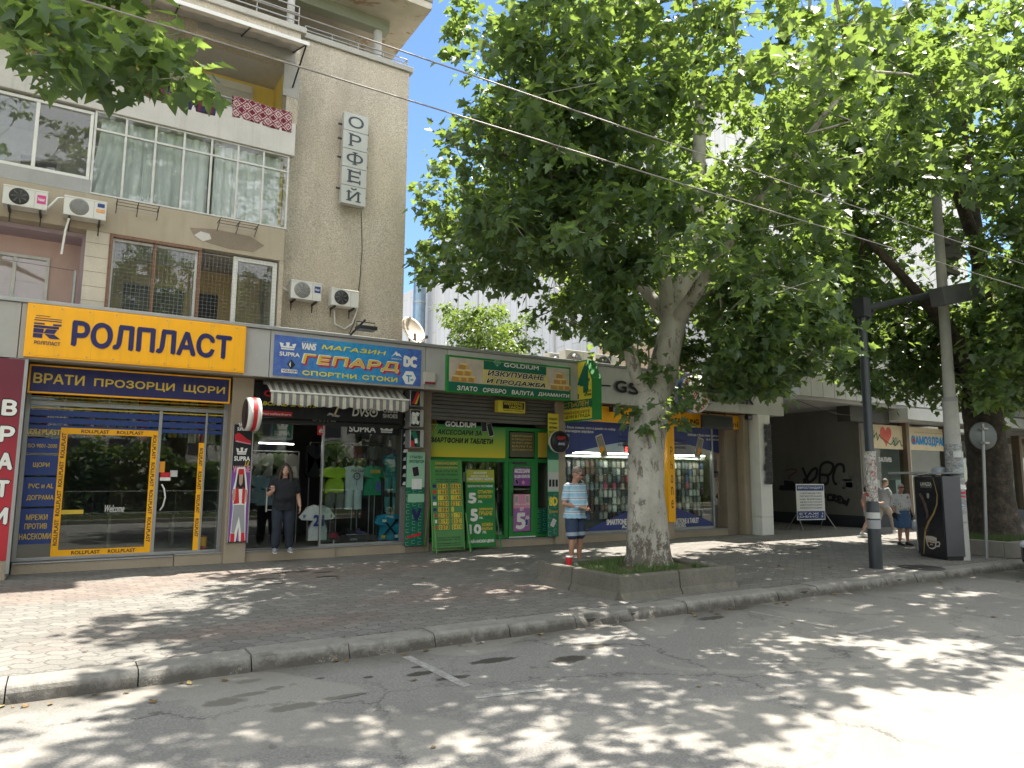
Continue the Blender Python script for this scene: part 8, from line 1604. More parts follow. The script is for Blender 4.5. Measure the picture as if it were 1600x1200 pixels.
t_ = thing('utility_pole', 'thick pale concrete pole with peeling notices behind the black coffee machine', 'pole', (16.95, -6.44, 0)); CXp, CYp = 17.0, -6.40
m = MB(); m.tube([(CXp, CYp, 0), (CXp + .02, CYp, 3.6)], [.19, .155], POLEC, 24, cap=True); m.tube([(CXp + .02, CYp, 3.6), (CXp + .1, CYp, 11.5)], [.122, .09], POLEC, 24); m.lathe([(.165, 3.52), (.165, 3.62)], (CXp + .02, CYp, 0), S_GREY, 24); m.lathe([(.193, .82), (.193, .84)], (CXp, CYp, 0), ALU, 24); m.build('shaft', t_)
t = NT('peeling_notices'); v = t.co(); br = t.n.new('ShaderNodeTexBrick'); br.inputs['Scale'].default_value = 7; t.link(v, br.inputs['Vector']); vo = t.node('ShaderNodeTexVoronoi'); vo.inputs['Scale'].default_value = 8; mp = t.node('ShaderNodeMapping'); mp.inputs['Scale'].default_value = (1, 1, 1.5); t.link(v, mp.inputs[0]); t.link(mp.outputs[0], vo.inputs['Vector']); c = t.ramp(vo.outputs['Color'], [(.1, (.33, .33, .32)), (.4, (.44, .44, .43)), (.55, (.25, .26, .27)), (.72, (.38, .42, .44)), (.9, (.50, .50, .48))], 'CONSTANT'); wvz = t.n.new('ShaderNodeTexWave'); wvz.bands_direction = 'Z'; wvz.inputs['Scale'].default_value = 9; wvz.inputs['Distortion'].default_value = 3; t.link(v, wvz.inputs[0]); c = t.mix(t.math('MULTIPLY', t.math('GREATER_THAN', wvz.outputs['Fac'], .7), t.math('GREATER_THAN', t.noise(26, 3, .7, v), .5)), c, (.07, .07, .075)); c = t.mix(t.ramp(t.noise(5, 6, .8, v), [(.5, (0, 0, 0)), (.6, (.7, .7, .7))]), c, (.27, .265, .25)); t.col(c); t.b.inputs['Roughness'].default_value = .85; NOTE = t.m
m = MB(); m.tube([(CXp, CYp, 1.0), (CXp + .01, CYp, 2.55)], [.186, .172], NOTE, 24, cap=False)
for z, mm, h in ((1.45, S_RED, .05), (1.55, S_WHITE, .1), (1.37, S_RED, .03), (2.25, S_LGREY, .14)):
    V = [];
    for k_ in range(7): a = math.radians(205 + k_ * 14); V += [(CXp + .19 * math.cos(a), CYp + .19 * math.sin(a), z), (CXp + .19 * math.cos(a), CYp + .19 * math.sin(a), z + h)]
    m.add(V, [(2 * k_, 2 * k_ + 2, 2 * k_ + 3, 2 * k_ + 1) for k_ in range(6)], mm, True)
m.build('notices', t_)
m = MB(); 
for z in (7.3, 6.6): m.box(CXp + .05, CXp + .8, CYp - .05, CYp + .05, z, z + .1, GY); m.lathe([(.05, 0), (.06, .08), (.04, .14)], (CXp + .7, CYp, z + .1), WHITEP, 10)
m.box(CXp + .5, CXp + .8, CYp - .1, CYp + .1, 7.0, 7.5, GY); m.build('crossarm', t_)
def wire(name, pts, label, r=.011, sag=.0):
    m = MB(); P_ = [Vector(p) for p in pts]; out = []
    for a, b in zip(P_, P_[1:]):
        for u in np.linspace(0, 1, 14)[:-1]: out.append(a.lerp(b, u) - Vector((0, 0, sag * 4 * u * (1 - u))))
    out.append(P_[-1]); m.tube(out, r, mat('wire_grey', (.20, .185, .17), .5, .3), 6); tag(m.build(name, origin=P_[0]), label, 'wire')
wire('overhead_wire', [(-14, -9.9, 5.12), (70, -9.9, 5.25)], 'upper of the two overhead wires running along over the near side of the road', .0065, .06)
wire('overhead_wire', [(-14, -9.9, 4.73), (70, -9.9, 4.82)], 'lower of the two overhead wires running along over the near side of the road', .0065, .05)
wire('overhead_wire', [(CXp, CYp, 7.45), (40, -12, 8.2)], 'overhead wire leaving the concrete pole across the road', .01, .1)
wire('overhead_wire', [(CXp, CYp, 7.1), (40, -13, 7.3)], 'slacker overhead wire leaving the concrete pole across the road', .01, .35)

# coffee machine
t_ = thing('coffee_machine', 'black coffee vending machine with golden steam print under a small roof', 'vending machine', (16.9, -5.9, 0))
p0 = Vector((*PZ(1436, 868), 0)); p1 = Vector((*PZ(1481, 876), 0)); ex = (p1 - p0).normalized(); W = (p1 - p0).length; ey = Vector((-ex.y, ex.x, 0)) 
if ey.dot(Vector((1, 1, 0))) < 0: ey = -ey
H = 1.83; D = .42
def mp_(u, v_, z): return p0 + ex * u + ey * v_ + Vector((0, 0, z))
def mbox(m, u0, u1, v0, v1, z0, z1, mm):
    V = [mp_(u, v_, z) for z in (z0, z1) for u, v_ in ((u0, v0), (u1, v0), (u1, v1), (u0, v1))]; m.add(V, [(0, 3, 2, 1), (4, 5, 6, 7), (0, 1, 5, 4), (1, 2, 6, 5), (2, 3, 7, 6), (3, 0, 4, 7)], mm)
BLKP = mat('machine_black', (.012, .012, .016), .22, var=.1); SIDEG = mat('machine_side', (.11, .11, .115), .4, .3)
m = MB(); mbox(m, 0, W, 0, D, .08, H, SIDEG); mbox(m, .02, W - .02, .02, D - .02, 0, .08, DARKM); m.build('cabinet', t_, bevel=.012)
m = MB(); mbox(m, .05, W, -.035, -.001, .05, H - .03, BLKP); mbox(m, -.0, .05, -.03, -.001, .12, H - .03, mat('door_edge', (.38, .39, .39), .35, .4)); m.build('door', t_, bevel=.006)
def fuv(u, v_): return (.05 + (W - .05) * u, .05 + (H - .08) * v_)          # front face fractions -> (along, up)
def fpoly(m, pts, mm, k_): 
    q = [fuv(*p) for p in pts]; a = sum(q[i][0] * q[(i + 1) % len(q)][1] - q[(i + 1) % len(q)][0] * q[i][1] for i in range(len(q)))
    if a < 0: q = q[::-1]
    m.add([mp_(u, -.036 - k_, z) for u, z in q], [tuple(range(len(q)))], mm)
m = MB(); sw_ = [(.72, 1.0, .012), (.78, .9, .014), (.84, .78, .018), (.80, .66, .024), (.66, .54, .034), (.46, .43, .042), (.32, .32, .036), (.26, .2, .026), (.22, .08, .018), (.2, .0, .012)]
STEAM = mat('golden_steam', (.34, .22, .07), .35, var=.4, vs=2)
fpoly(m, [(u - w, v_) for u, v_, w in sw_] + [(u + w, v_) for u, v_, w in sw_[::-1]], STEAM, .001)
cupm = mat('cup_cream', (.52, .48, .42), .4)
fpoly(m, [(.30, .235), (.36, .25), (.58, .25), (.72, .235), (.70, .17), (.66, .11), (.56, .085), (.44, .09), (.36, .12), (.32, .17)], cupm, .002); fpoly(m, [(.34, .20), (.68, .2), (.66, .175), (.36, .175)], S_SKIN, .003); fpoly(m, [(.36, .17), (.66, .165), (.62, .12), (.52, .10), (.42, .105)], BLKP, .0035); fpoly(m, [(.48, .155), (.55, .155), (.58, .135), (.45, .135)], S_SKIN, .004)
fpoly(m, [(.70, .19), (.80, .2), (.84, .17), (.80, .13), (.68, .12), (.69, .14), (.77, .145), (.79, .17), (.77, .18), (.71, .175)], cupm, .0025)
facem = mat('face_print', (.10, .065, .048), .4, var=.6, vs=3); fpoly(m, [(.14, .78), (.22, .8), (.32, .75), (.36, .70), (.42, .66), (.44, .61), (.48, .56), (.46, .54), (.48, .52), (.44, .48), (.36, .46), (.38, .53), (.34, .60), (.30, .66), (.22, .73)], facem, .0015)
fpoly(m, [(.16, .36), (.3, .33), (.46, .32), (.44, .31), (.3, .315)], facem, .0015); fpoly(m, [(.46, .80), (.54, .80), (.55, .76), (.52, .73), (.48, .73), (.45, .76)], S_GREY, .0015)
def ftext(s_, u0, u1, v0, v1, mm, bold):
    (a0, z0), (a1, z1) = fuv(u0, v0), fuv(u1, v1); b = MB(); b.text(s_, (a0, a1, z0, z1), 0, mm, bold); m.add([mp_(v[0], -.038 + v[1], v[2]) for v in b.V], b.F, mm)
ftext('LAVAZZA', .24, .66, .895, .94, S_WHITE, .07); ftext("ITALY'S FAVOURITE COFFEE", .24, .66, .868, .882, S_LGREY, 0); fpoly(m, [(.24, .888), (.66, .888), (.66, .891), (.24, .891)], S_WHITE, .002); m.build('front_print', t_)
m = MB(); mbox(m, -.42, W + .05, -.35, D + .05, H + .06, H + .085, mat('roof_sheet', (.20, .215, .225), .5, .3)); mbox(m, -.43, W + .06, -.37, -.35, H + .045, H + .10, ALU)
for u in (.3, .75, 1.0): m.tube([mp_(u * W, 0, H), mp_(u * W, -.3, H + .06)], .012, DARKM, 6)
m.tube([mp_(.35 * W, -.1, H + .02), mp_(W, -.1, H + .02)], .012, DARKM, 6); m.build('roof', t_)
m = MB(); c_ = mp_(W * .5, .3, H + .09); m.tube([c_, c_ + Vector((0, 0, .06))], [.17, .17], ALU, 20); m.ball(c_ + Vector((0, 0, .06)), (.16, .16, .07), mat('clear_dome', (.3, .36, .42), .15)); m.build('roof_vent', t_)

t_ = thing('road_sign', 'round road sign seen from its grey back on a thin pole', 'road sign', (17.45, -6.72, 0)); xs_, zs_ = P(1536, 681, -6.72); xb_, yb_ = PZ(1542, 873)
m = MB(); m.tube([(xb_, yb_, 0), (xs_ + .02, -6.72, zs_ + .28)], .032, ALU, 10); m.build('pole', t_)
m = MB(); hdg = Vector((.52, .85, 0)).normalized(); tmp = MB(); tmp.lathe([(.0, -.008), (.30, -.008), (.315, -.02), (.318, 0), (.31, .012), (0, .012)], (0, 0, 0), mat('sign_back', (.15, .16, .155), .5, .3, var=.15), 36); m.xf = Matrix.Translation((xs_, -6.76, zs_)) @ (-hdg).to_track_quat('Z', 'Y').to_matrix().to_4x4() @ Matrix.Translation((0, 0, -.06)); m.add(tmp.V, tmp.F, MATS['sign_back'], True); m.build('disc', t_)
m = MB()
for dz in (-.16, .16): m.box(xs_ - .1, xs_ + .1, -6.8, -6.7, zs_ + dz - .02, zs_ + dz + .02, ALU)
m.build('clamp', t_)
# second planter
t_ = thing('planter', 'low dark concrete planter with grass round the dark trunk', 'planter', (20.2, -5.7, 0)); m = MB(); a0, a1, b0, b1 = 18.2, 23.2, -6.95, -5.2
for q in ((a0, a1, b0, b0 + .2), (a0, a1, b1 - .2, b1), (a0, a0 + .2, b0 + .2, b1 - .2), (a1 - .2, a1, b0 + .2, b1 - .2)): m.box(*q, 0, .36, CONC)
m.build('wall', t_, bevel=.02); m = MB(); m.box(a0 + .2, a1 - .2, b0 + .2, b1 - .2, 0, .27, TURF); m.build('soil', t_)
tag(grass_blades('planter_grass', a0 + .22, a1 - .22, b0 + .22, b1 - .22, .26, 9000, .2, 9), 'green grass in the planter round the dark trunk', 'grass')
# information stand in front of the graffiti wall
t_ = thing('information_stand', 'small white and blue information board on splayed legs before the graffiti wall', 'board', (22.8, 1.4, 0)); q0 = Vector((*PZ(1237, 824), 0)); q1 = Vector((*PZ(1264, 829), 0)); q0 = Vector((21.4, 1.0, 0)); q1 = Vector((22.6, .75, 0)); ex = (q1 - q0).normalized(); Wd = (q1 - q0).length; nv = Vector((ex.y, -ex.x, 0))
def sb(m, u0, u1, d0, z0, z1, mm, th=.02):
    V = [q0 + ex * u - nv * dd + Vector((0, 0, z)) for z in (z0, z1) for u, dd in ((u0, d0), (u1, d0), (u1, d0 + th), (u0, d0 + th))]; m.add(V, [(0, 3, 2, 1), (4, 5, 6, 7), (0, 1, 5, 4), (1, 2, 6, 5), (2, 3, 7, 6), (3, 0, 4, 7)], mm)
m = MB(); sb(m, 0, Wd, 0, .32, 1.55, S_WHITE); sb(m, .03, Wd - .03, -.004, 1.32, 1.51, S_BLUE, .004); sb(m, .03, Wd - .03, -.004, .35, .62, S_BLUE, .004); m.build('panel', t_)
m = MB()
def stext(s_, u0, u1, z0, z1, mm):
    b = MB(); b.text(s_, (u0, u1, z0, z1), 0, mm, .03); m.add([q0 + ex * v[0] + nv * (.006 - v[1]) + Vector((0, 0, v[2])) for v in b.V], b.F, mm)
stext('ЕВРОСТАНДАРТ', .08, Wd - .08, 1.37, 1.46, S_WHITE); 
for i, s_ in enumerate(('СЧЕТОВОДСТВО', 'РЕГИСТРАЦИЯ', 'НА ФИРМИ', 'ДАНЪЧНИ', 'ДЕКЛАРАЦИИ', 'КОНСУЛТАЦИИ')): stext(s_, .14, Wd - .14, 1.2 - i * .1, 1.255 - i * .1, S_NAVY)
stext('ЕТАЖ 1', .1, Wd - .1, .5, .57, S_WHITE); stext('ОФИС 3', .1, Wd - .1, .4, .47, S_WHITE); m.build('lettering', t_)
for u in (.0, Wd):
    for s_ in (-1, 1): m = MB(); b0_ = q0 + ex * u + Vector((0, 0, .55)); m.tube([b0_, q0 + ex * (u + .1 * (1 if u else -1)) + nv * .38 * s_], .014, ALU, 6); m.build('leg', t_)
# dark car nosing into the right edge
t_ = thing('parked_car', 'dark car of which the front corner shows at the right edge by the kerb', 'car', (17.9, -8.9, -.15)); CARP = mat('car_paint_dark', (.012, .013, .016), .18, .2, var=.05); xn = 15.75
yc, hw = -8.9, .88; secs = [(0, .72, .38, .62), (.12, .82, .25, .74), (.45, .87, .2, .82), (1.1, .88, .2, .95), (1.4, .88, .2, 1.0), (2.0, .86, .2, 1.38), (3.2, .85, .2, 1.44), (3.9, .86, .2, 1.15), (4.3, .84, .25, .95), (4.4, .74, .35, .8)]
rings = []
for dx, w, zlo_, zhi in secs:
    x = xn + dx; z0, z1 = zlo_ - .15, zhi - .15; cab = zhi > 1.1; wt = w * (.72 if cab else .9)
    zm_ = z0 + (min(z1, .8) - z0) * .75
    rings.append([(x, yc - w * .9, z0), (x, yc - w, z0 + .12), (x, yc - w, zm_), (x, yc - wt, z1 - .03), (x, yc - wt * .8, z1), (x, yc + wt * .8, z1), (x, yc + wt, z1 - .03), (x, yc + w, zm_), (x, yc + w, z0 + .12), (x, yc + w * .9, z0)])
m = MB(); n = 10; V = [p for r_ in rings for p in r_]; m.add(V, [(i * n + j, i * n + (j + 1) % n, (i + 1) * n + (j + 1) % n, (i + 1) * n + j)[::-1] for i in range(len(rings) - 1) for j in range(n)], CARP, True); m.add(V, [tuple(range(n)), tuple((len(rings) - 1) * n + j for j in range(n - 1, -1, -1))], CARP); m.build('body', t_, bevel=.02)
for s_ in (-1, 1): m = MB(); m.ball((xn + .16, yc + s_ * .66, .52), (.13, .2, .1), mat('headlamp_lens', (.45, .47, .5), .1)); m.build('headlight', t_)
m = MB(); m.box(xn - .02, xn + .02, yc - .5, yc + .5, .2, .36, DARKM); m.box(xn - .03, xn, yc - .26, yc + .26, .12, .23, S_WHITE); m.build('grille', t_)
for dx in (.85, 3.5):
    for s_ in (-1, 1):
        m = MB(); m.lathe([(.2, -.1), (.3, -.1), (.315, -.06), (.315, .06), (.3, .1), (.2, .1)], (xn + dx, yc + s_ * .8, .165), mat('tyre_rubber', (.02, .02, .02), .8), 24, axis='y'); w = m.build('wheel', t_); m = MB(); m.lathe([(0, -.1), (.2, -.09), (.21, 0)], (xn + dx, yc + s_ * .8, .165), ALU, 16, axis='y'); m.build('rim', w)
m = MB(); m.box(xn + 2.1, xn + 3.3, yc - .7, yc - .69, .95, 1.2, mat('car_glass', (.02, .025, .03), .05)); m.build('window', t_)
# far kerbside manhole lids
m = MB(); cx_, cy_ = PZ(1440, 887); m.lathe([(0, .001), (.42, .001), (.42, .008), (.0, .008)], (cx_, cy_, 0), mat('cast_iron', (.06, .058, .055), .6, .5, var=.4, vs=12), 32); tag(m.build('manhole_cover', origin=(cx_, cy_, 0)), 'dark round manhole cover in the pavement before the coffee machine', 'manhole cover')
# ---------------------------------------------------------------- people: fused bodies, clothes as shells over them
def fuse(mb, voxel, smooth=6):
    """melt overlapping volumes into one continuous skin"""
    me = bpy.data.meshes.new('fuse'); me.from_pydata(mb.V, [], mb.F); o = bpy.data.objects.new('fuse', me); COL.objects.link(o)
    r_ = o.modifiers.new('r', 'REMESH'); r_.mode = 'VOXEL'; r_.voxel_size = voxel; r_.use_smooth_shade = True
    s_ = o.modifiers.new('s', 'SMOOTH'); s_.iterations = smooth; s_.factor = .5
    dg = bpy.context.evaluated_depsgraph_get(); out = bpy.data.meshes.new_from_object(o.evaluated_get(dg)); bpy.data.objects.remove(o); bpy.data.meshes.remove(me); return out
def folds(me, amp):
    """drape: creases that run mostly down and across the cloth"""
    me.update(); cs = [v.co.copy() for v in me.vertices]; ns = [v.normal.copy() for v in me.vertices]; out = []
    for c, n in zip(cs, ns):
        a = mnoise.noise(Vector((c.x * 9 + c.z * 5, c.y * 9, c.z * 4))); b = mnoise.noise(Vector((c.x * 16 - c.z * 11, c.y * 14, c.z * 9 + 3)))
        out.extend(c + n * (amp * (abs(a) * 1.7 - .35 + .55 * b)))
    me.vertices.foreach_set('co', out); me.update()
    return me
DUM = plain('dummy', (.5, .5, .5))
def limb(mb, pts, rs, n=10):
    mb.tube(pts, rs, DUM, n)
    for p, r_ in zip(pts, rs): mb.ball(p, r_ * 1.0, DUM, n, 6)
def rings(mb, rs, n=18):
    """rs = (x, y, z, rx, ry)"""
    V = []
    for (x, y, z, rx, ry) in rs:
        for j in range(n): a = 2 * math.pi * j / n; c_, s_ = math.cos(a), math.sin(a); V.append((x + rx * math.copysign(abs(c_) ** .85, c_), y + ry * math.copysign(abs(s_) ** .85, s_), z))
    k = len(rs); mb.add(V, [(i * n + j, i * n + (j + 1) % n, (i + 1) * n + (j + 1) % n, (i + 1) * n + j) for i in range(k - 1) for j in range(n)] + [tuple(range(n - 1, -1, -1)), tuple((k - 1) * n + j for j in range(n))], DUM)
def hand(mb, wrist, direction, palm_n, side, curl=.5, sc=1.0):
    """palm, four unequal bent fingers and a thumb leaving the side of the palm"""
    w = Vector(wrist); d = Vector(direction).normalized(); n = Vector(palm_n); n = (n - d * n.dot(d)).normalized(); s_ = d.cross(n).normalized() * side
    for u in (-.026, 0, .026): mb.tube([w + s_ * u * .7 * sc, w + d * .05 * sc + s_ * u * sc, w + d * .085 * sc + s_ * u * sc], [.016 * sc, .017 * sc, .015 * sc], DUM, 8)
    for u, L_ in ((-.032, .062), (-.011, .075), (.011, .08), (.032, .07)):
        p0 = w + d * .082 * sc + s_ * u * sc; p1 = p0 + (d * math.cos(curl * .6) + n * math.sin(curl * .6)) * L_ * .45 * sc; p2 = p1 + (d * math.cos(curl * 1.5) + n * math.sin(curl * 1.5)) * L_ * .33 * sc; p3 = p2 + (d * math.cos(curl * 2.2) + n * math.sin(curl * 2.2)) * L_ * .25 * sc
        limb(mb, [p0, p1, p2, p3], [.0095 * sc, .009 * sc, .0085 * sc, .0075 * sc], 6)
    t0 = w + d * .025 * sc + s_ * .03 * sc; limb(mb, [t0, t0 + (d * .6 + s_ * .7 + n * .3).normalized() * .04 * sc, t0 + (d * .75 + s_ * .7 + n * .5).normalized() * .072 * sc], [.013 * sc, .0105 * sc, .009 * sc], 6)
SKIN = {k: mat('skin_' + k, c, .5, var=.12, vs=10) for k, c in (('fair', (.46, .27, .19)), ('tan', (.36, .19, .125)))}
def person(label, base, yaw, height, J, skin='fair', build=1.0, belly=0.0, top=None, bottom=None, shoe=None, hair=None, extras=None, hands=None, glasses=False):
    """J = joints in a 1.75 m figure that faces -Y: head(x, y, tilt, turn), shoulders, elbows, wrists, knees, ankles; s = -1 the figure's right"""
    k = height / 1.75; t_ = thing('person', label, 'person', base); xf = Matrix.Translation(base) @ Matrix.Rotation(yaw, 4, 'Z') @ Matrix.Scale(k, 4); b = build; ln = J.get('lean', (0, 0))
    hx, hy = J.get('head', (0, -.03)); tilt = J.get('tilt', 0); turn = J.get('turn', 0)
    L_ = lambda z: (ln[0] * max(0, z - .9) / .6, ln[1] * max(0, z - .9) / .6)
    def torso(e, zlo=.86, zhi=1.46, bel=belly):
        out = []
        for z, rx, ry, oy in ((.84, .155, .115, .01), (.90, .168, .122, .01), (.98, .165, .118, 0), (1.06, .155, .11 + bel * .5, -bel * .45), (1.14, .155, .108 + bel * .45, -bel * .4), (1.24, .168, .112 + bel * .2, -bel * .2), (1.33, .178, .112, 0), (1.40, .165, .095, .01), (1.45, .11, .07, .015), (1.48, .06, .058, .012)):
            if zlo - .001 <= z <= zhi + .001: out.append((L_(z)[0], oy + L_(z)[1], z, rx * b + e, ry * (.5 + .5 * b) + e))
        return out
    S_ = {s: Vector((s * .175 * b + ln[0] * .85, .01 + ln[1] * .85, 1.395)) for s in (-1, 1)}; HP = {s: Vector((s * .088 * b, .01, .90)) for s in (-1, 1)}
    m = MB(); rings(m, torso(0))
    nk = Vector((ln[0], .015 + ln[1], 1.44)); hc = Vector((hx + ln[0], hy + ln[1], 1.635)); limb(m, [nk, nk.lerp(hc, .55)], [.058 * (.7 + .3 * b), .054 * (.7 + .3 * b)], 12)
    RH = Matrix.Translation(hc) @ Matrix.Rotation(turn, 4, 'Z') @ Matrix.Rotation(tilt, 4, 'X')
    hd = MB(); hd.ball((0, .012, .02), (.077, .098, .1), DUM, 18, 12); hd.ball((0, -.022, -.03), (.064, .07, .085), DUM, 16, 10); hd.ball((0, -.055, -.085), (.034, .03, .028), DUM, 12, 8)
    hd.tube([(0, -.085, .018), (0, -.108, -.022), (0, -.09, -.034)], [.011, .016, .012], DUM, 8)
    for s in (-1, 1): hd.ball((s * .078, .012, -.01), (.012, .024, .034), DUM, 10, 8); hd.ball((s * .034, -.078, .028), (.024, .012, .010), DUM, 8, 6); hd.ball((s * .04, -.06, -.03), (.026, .026, .026), DUM, 8, 6)
    hd.ball((0, -.086, -.056), (.022, .012, .007), DUM, 10, 6); hd.ball((0, -.084, -.068), (.02, .012, .008), DUM, 10, 6)
    m.add([tuple(RH @ Vector(v)) for v in hd.V], hd.F, DUM)
    for s in (-1, 1):
        E_, W_ = Vector(J['elbow'][s]), Vector(J['wrist'][s]); limb(m, [S_[s], S_[s].lerp(E_, .5), E_, E_.lerp(W_, .35), W_], [.058 * b, .05 * b, .041 * b, .042 * b, .027], 12)
        hd_, pn, cu = (J.get('hand', {}).get(s)) or ((W_ - E_), (-s, 0, 0), .5); hand(m, W_, hd_, pn, s, cu)
        K_, A_ = Vector(J['knee'][s]), Vector(J['ankle'][s]); limb(m, [HP[s], HP[s].lerp(K_, .45), K_, K_.lerp(A_, .3), A_.lerp(K_, .1), A_], [.092 * b, .078 * b, .056 * (.6 + .4 * b), .056 * (.6 + .4 * b), .036, .034], 12)
        limb(m, [A_ + Vector((0, .02, -.04)), A_ + Vector((s * .01, -.07, -.05)), A_ + Vector((s * .015, -.15, -.06))], [.036, .036, .028], 10)
    def put(me, name, mm, parent=t_):
        me.transform(xf); me.transform(Matrix.Translation(-Vector(base))); me.name = name; me.materials.clear(); me.materials.append(mm); o = bpy.data.objects.new(name, me); COL.objects.link(o); o.parent = parent; ORG[o.name] = Vector(base); return o
    put(fuse(m, .0085, 5), 'body', SKIN[skin])
    def putmb(mb, name):
        mb.V = [tuple(xf @ Vector(v)) for v in mb.V]; return mb.build(name, t_)
    if top:
        m = MB(); hem = top.get('hem', .86); rr = torso(.026, hem); x, y, z, rx, ry = rr[0]; rings(m, [(x, y, hem - .02, rx + .016, ry + .016)] + rr + [(rr[-1][0], rr[-1][1], 1.465, .072, .066)]); sl = top.get('sleeve', .5)
        for s in (-1, 1):
            E_, W_ = Vector(J['elbow'][s]), Vector(J['wrist'][s]); sh = S_[s] + Vector((-s * .03, 0, -.0)); end = S_[s].lerp(E_, sl * 1.0) if sl <= 1 else E_.lerp(W_, sl - 1); pts = [sh, S_[s], S_[s].lerp(end, .5), end] if sl <= 1 else [sh, S_[s], S_[s].lerp(E_, .5), E_, end]; limb(m, pts, [.070 * b, .069 * b, .064 * b, .066 * b] if sl <= 1 else [.074 * b, .073 * b, .063 * b, .055 * b, .05 * b], 12)
        put(folds(fuse(m, .011, 4), .011), top.get('name', 'shirt'), top['mat'])
    if bottom:
        m = MB(); kind = bottom['kind']
        if kind == 'skirt': rings(m, [(0, -.01, bottom['len'], .20 * b, .155 * b), (0, 0, .72, .205 * b, .16 * b), (0, 0, .88, .19 * b, .148 * b), (0, 0, 1.0, .172 * b, .132 * b + belly * .3)])
        else:
            rings(m, torso(.014, .84, .98)); u_ = bottom['len']
            for s in (-1, 1):
                K_, A_ = Vector(J['knee'][s]), Vector(J['ankle'][s]); w_ = bottom.get('w', 1.0)
                if u_ <= 1: limb(m, [HP[s], HP[s].lerp(K_, .5), HP[s].lerp(K_, u_)], [.104 * b, .096 * b * w_, .088 * b * w_], 12)
                else: limb(m, [HP[s], HP[s].lerp(K_, .5), K_, K_.lerp(A_, u_ - 1)], [.104 * b, .092 * b * w_, .073 * b * w_, .06 * b * w_], 12)
        put(folds(fuse(m, .012, 4), .009), bottom.get('name', 'trousers'), bottom['mat'])
        if bottom.get('cuff'):
            m = MB()
            for s in (-1, 1): q = HP[s].lerp(Vector(J['knee'][s]), bottom['len']); dq = (HP[s] - Vector(J['knee'][s])).normalized(); r_ = .094 * b * bottom.get('w', 1); m.tube([q - dq * .02, q + dq * .045], [r_, r_], bottom['cuff'], 16)
            putmb(m, 'cuff')
    if shoe:
        for s in (-1, 1):
            A_ = Vector(J['ankle'][s]); m = MB(); f = A_.copy(); f.z = A_.z - .075; limb(m, [f + Vector((0, .045, .03)), f + Vector((s * .008, -.05, .025)), f + Vector((s * .014, -.14, .01)), f + Vector((s * .016, -.185, .003))], [.044, .046, .042, .034], 12); limb(m, [f + Vector((0, .02, .03)), A_ + Vector((0, .005, .0))], [.045, .042], 10); sho = put(fuse(m, .009, 4), 'shoe', shoe[0])
            m = MB(); m.tube([f + Vector((0, .08, -.02)), f + Vector((s * .01, -.05, -.022)), f + Vector((s * .015, -.205, -.022))], [.03, .047, .03], shoe[1], 10); m.V = [(v[0], v[1], min(v[2], f.z - .005)) for v in m.V]; m.V = [(v[0], v[1], max(v[2], f.z - .035)) for v in m.V]; m.V = [tuple(xf @ Vector(v)) for v in m.V]; m.build('sole', sho)
    if hair:
        m = MB(); hair['fn'](m); m.V = [tuple(RH @ Vector(v)) for v in m.V]; put(fuse(m, hair.get('vox', .009), hair.get('sm', 2)), 'hair', hair['mat'])
    fm = MB()                                             # eyes, brows, lips
    for s in (-1, 1):
        if not glasses: fm.ball((s * .034, -.087, .028), (.014, .006, .006), S_WHITE, 10, 6); fm.ball((s * .034, -.092, .028), (.006, .003, .006), S_BLACK, 8, 6)
        fm.tube([(s * .016, -.094, .046), (s * .036, -.094, .052), (s * .056, -.082, .046)], [.004, .005, .003], hair['mat'] if hair else S_BLACK, 6)
    fm.tube([(-.024, -.092, -.062), (0, -.099, -.061), (.024, -.092, -.062)], [.003, .005, .003], mat('lip', (.30, .11, .09), .5), 6)
    fm.V = [tuple(RH @ Vector(v)) for v in fm.V]; putmb(fm, 'face')
    if glasses:
        fm = MB(); fm.box(-.07, .07, -.107, -.096, .036, .042, S_BLACK)
        for s in (-1, 1): fm.ball((s * .036, -.098, .025), (.031, .01, .02), S_BLACK, 12, 8); fm.tube([(s * .066, -.096, .036), (s * .08, -.04, .034), (s * .082, .02, .02)], .004, S_BLACK, 6)
        fm.V = [tuple(RH @ Vector(v)) for v in fm.V]; putmb(fm, 'sunglasses')
    if extras: extras(t_, xf, RH, putmb)
    return t_
def short_hair(m): m.ball((0, .022, .038), (.083, .098, .098), DUM, 18, 12); cut = []; m.V = [(x, max(y, -.066 + .5 * max(0, .05 - z)), max(z, .004 + (.05 if y < -.03 else 0) - (.05 if y > .05 else 0))) for x, y, z in m.V]
def long_hair(m):
    m.ball((0, .022, .035), (.088, .102, .102), DUM, 18, 12); m.V = [(x, max(y, -.07), max(z, .02 if y < -.02 else -.1)) for x, y, z in m.V]
    for s in (-1, 1):
        for i in range(4): a = .55 + i * .4; limb(m, [(s * .08 * math.sin(a + .3), -.05 + .035 * i, .04), (s * (.098 + .01 * i), -.045 + .045 * i, -.07), (s * (.118 + .012 * math.sin(i * 2)), -.05 + .045 * i, -.17), (s * (.11 + .01 * i), -.06 + .045 * i, -.255)], [.03, .034, .036, .018], 8)
    for i in range(5): limb(m, [(-.07 + .035 * i, .09, .02), (-.085 + .042 * i, .105, -.1), (-.085 + .042 * i, .10, -.24)], [.035, .042, .025], 8)
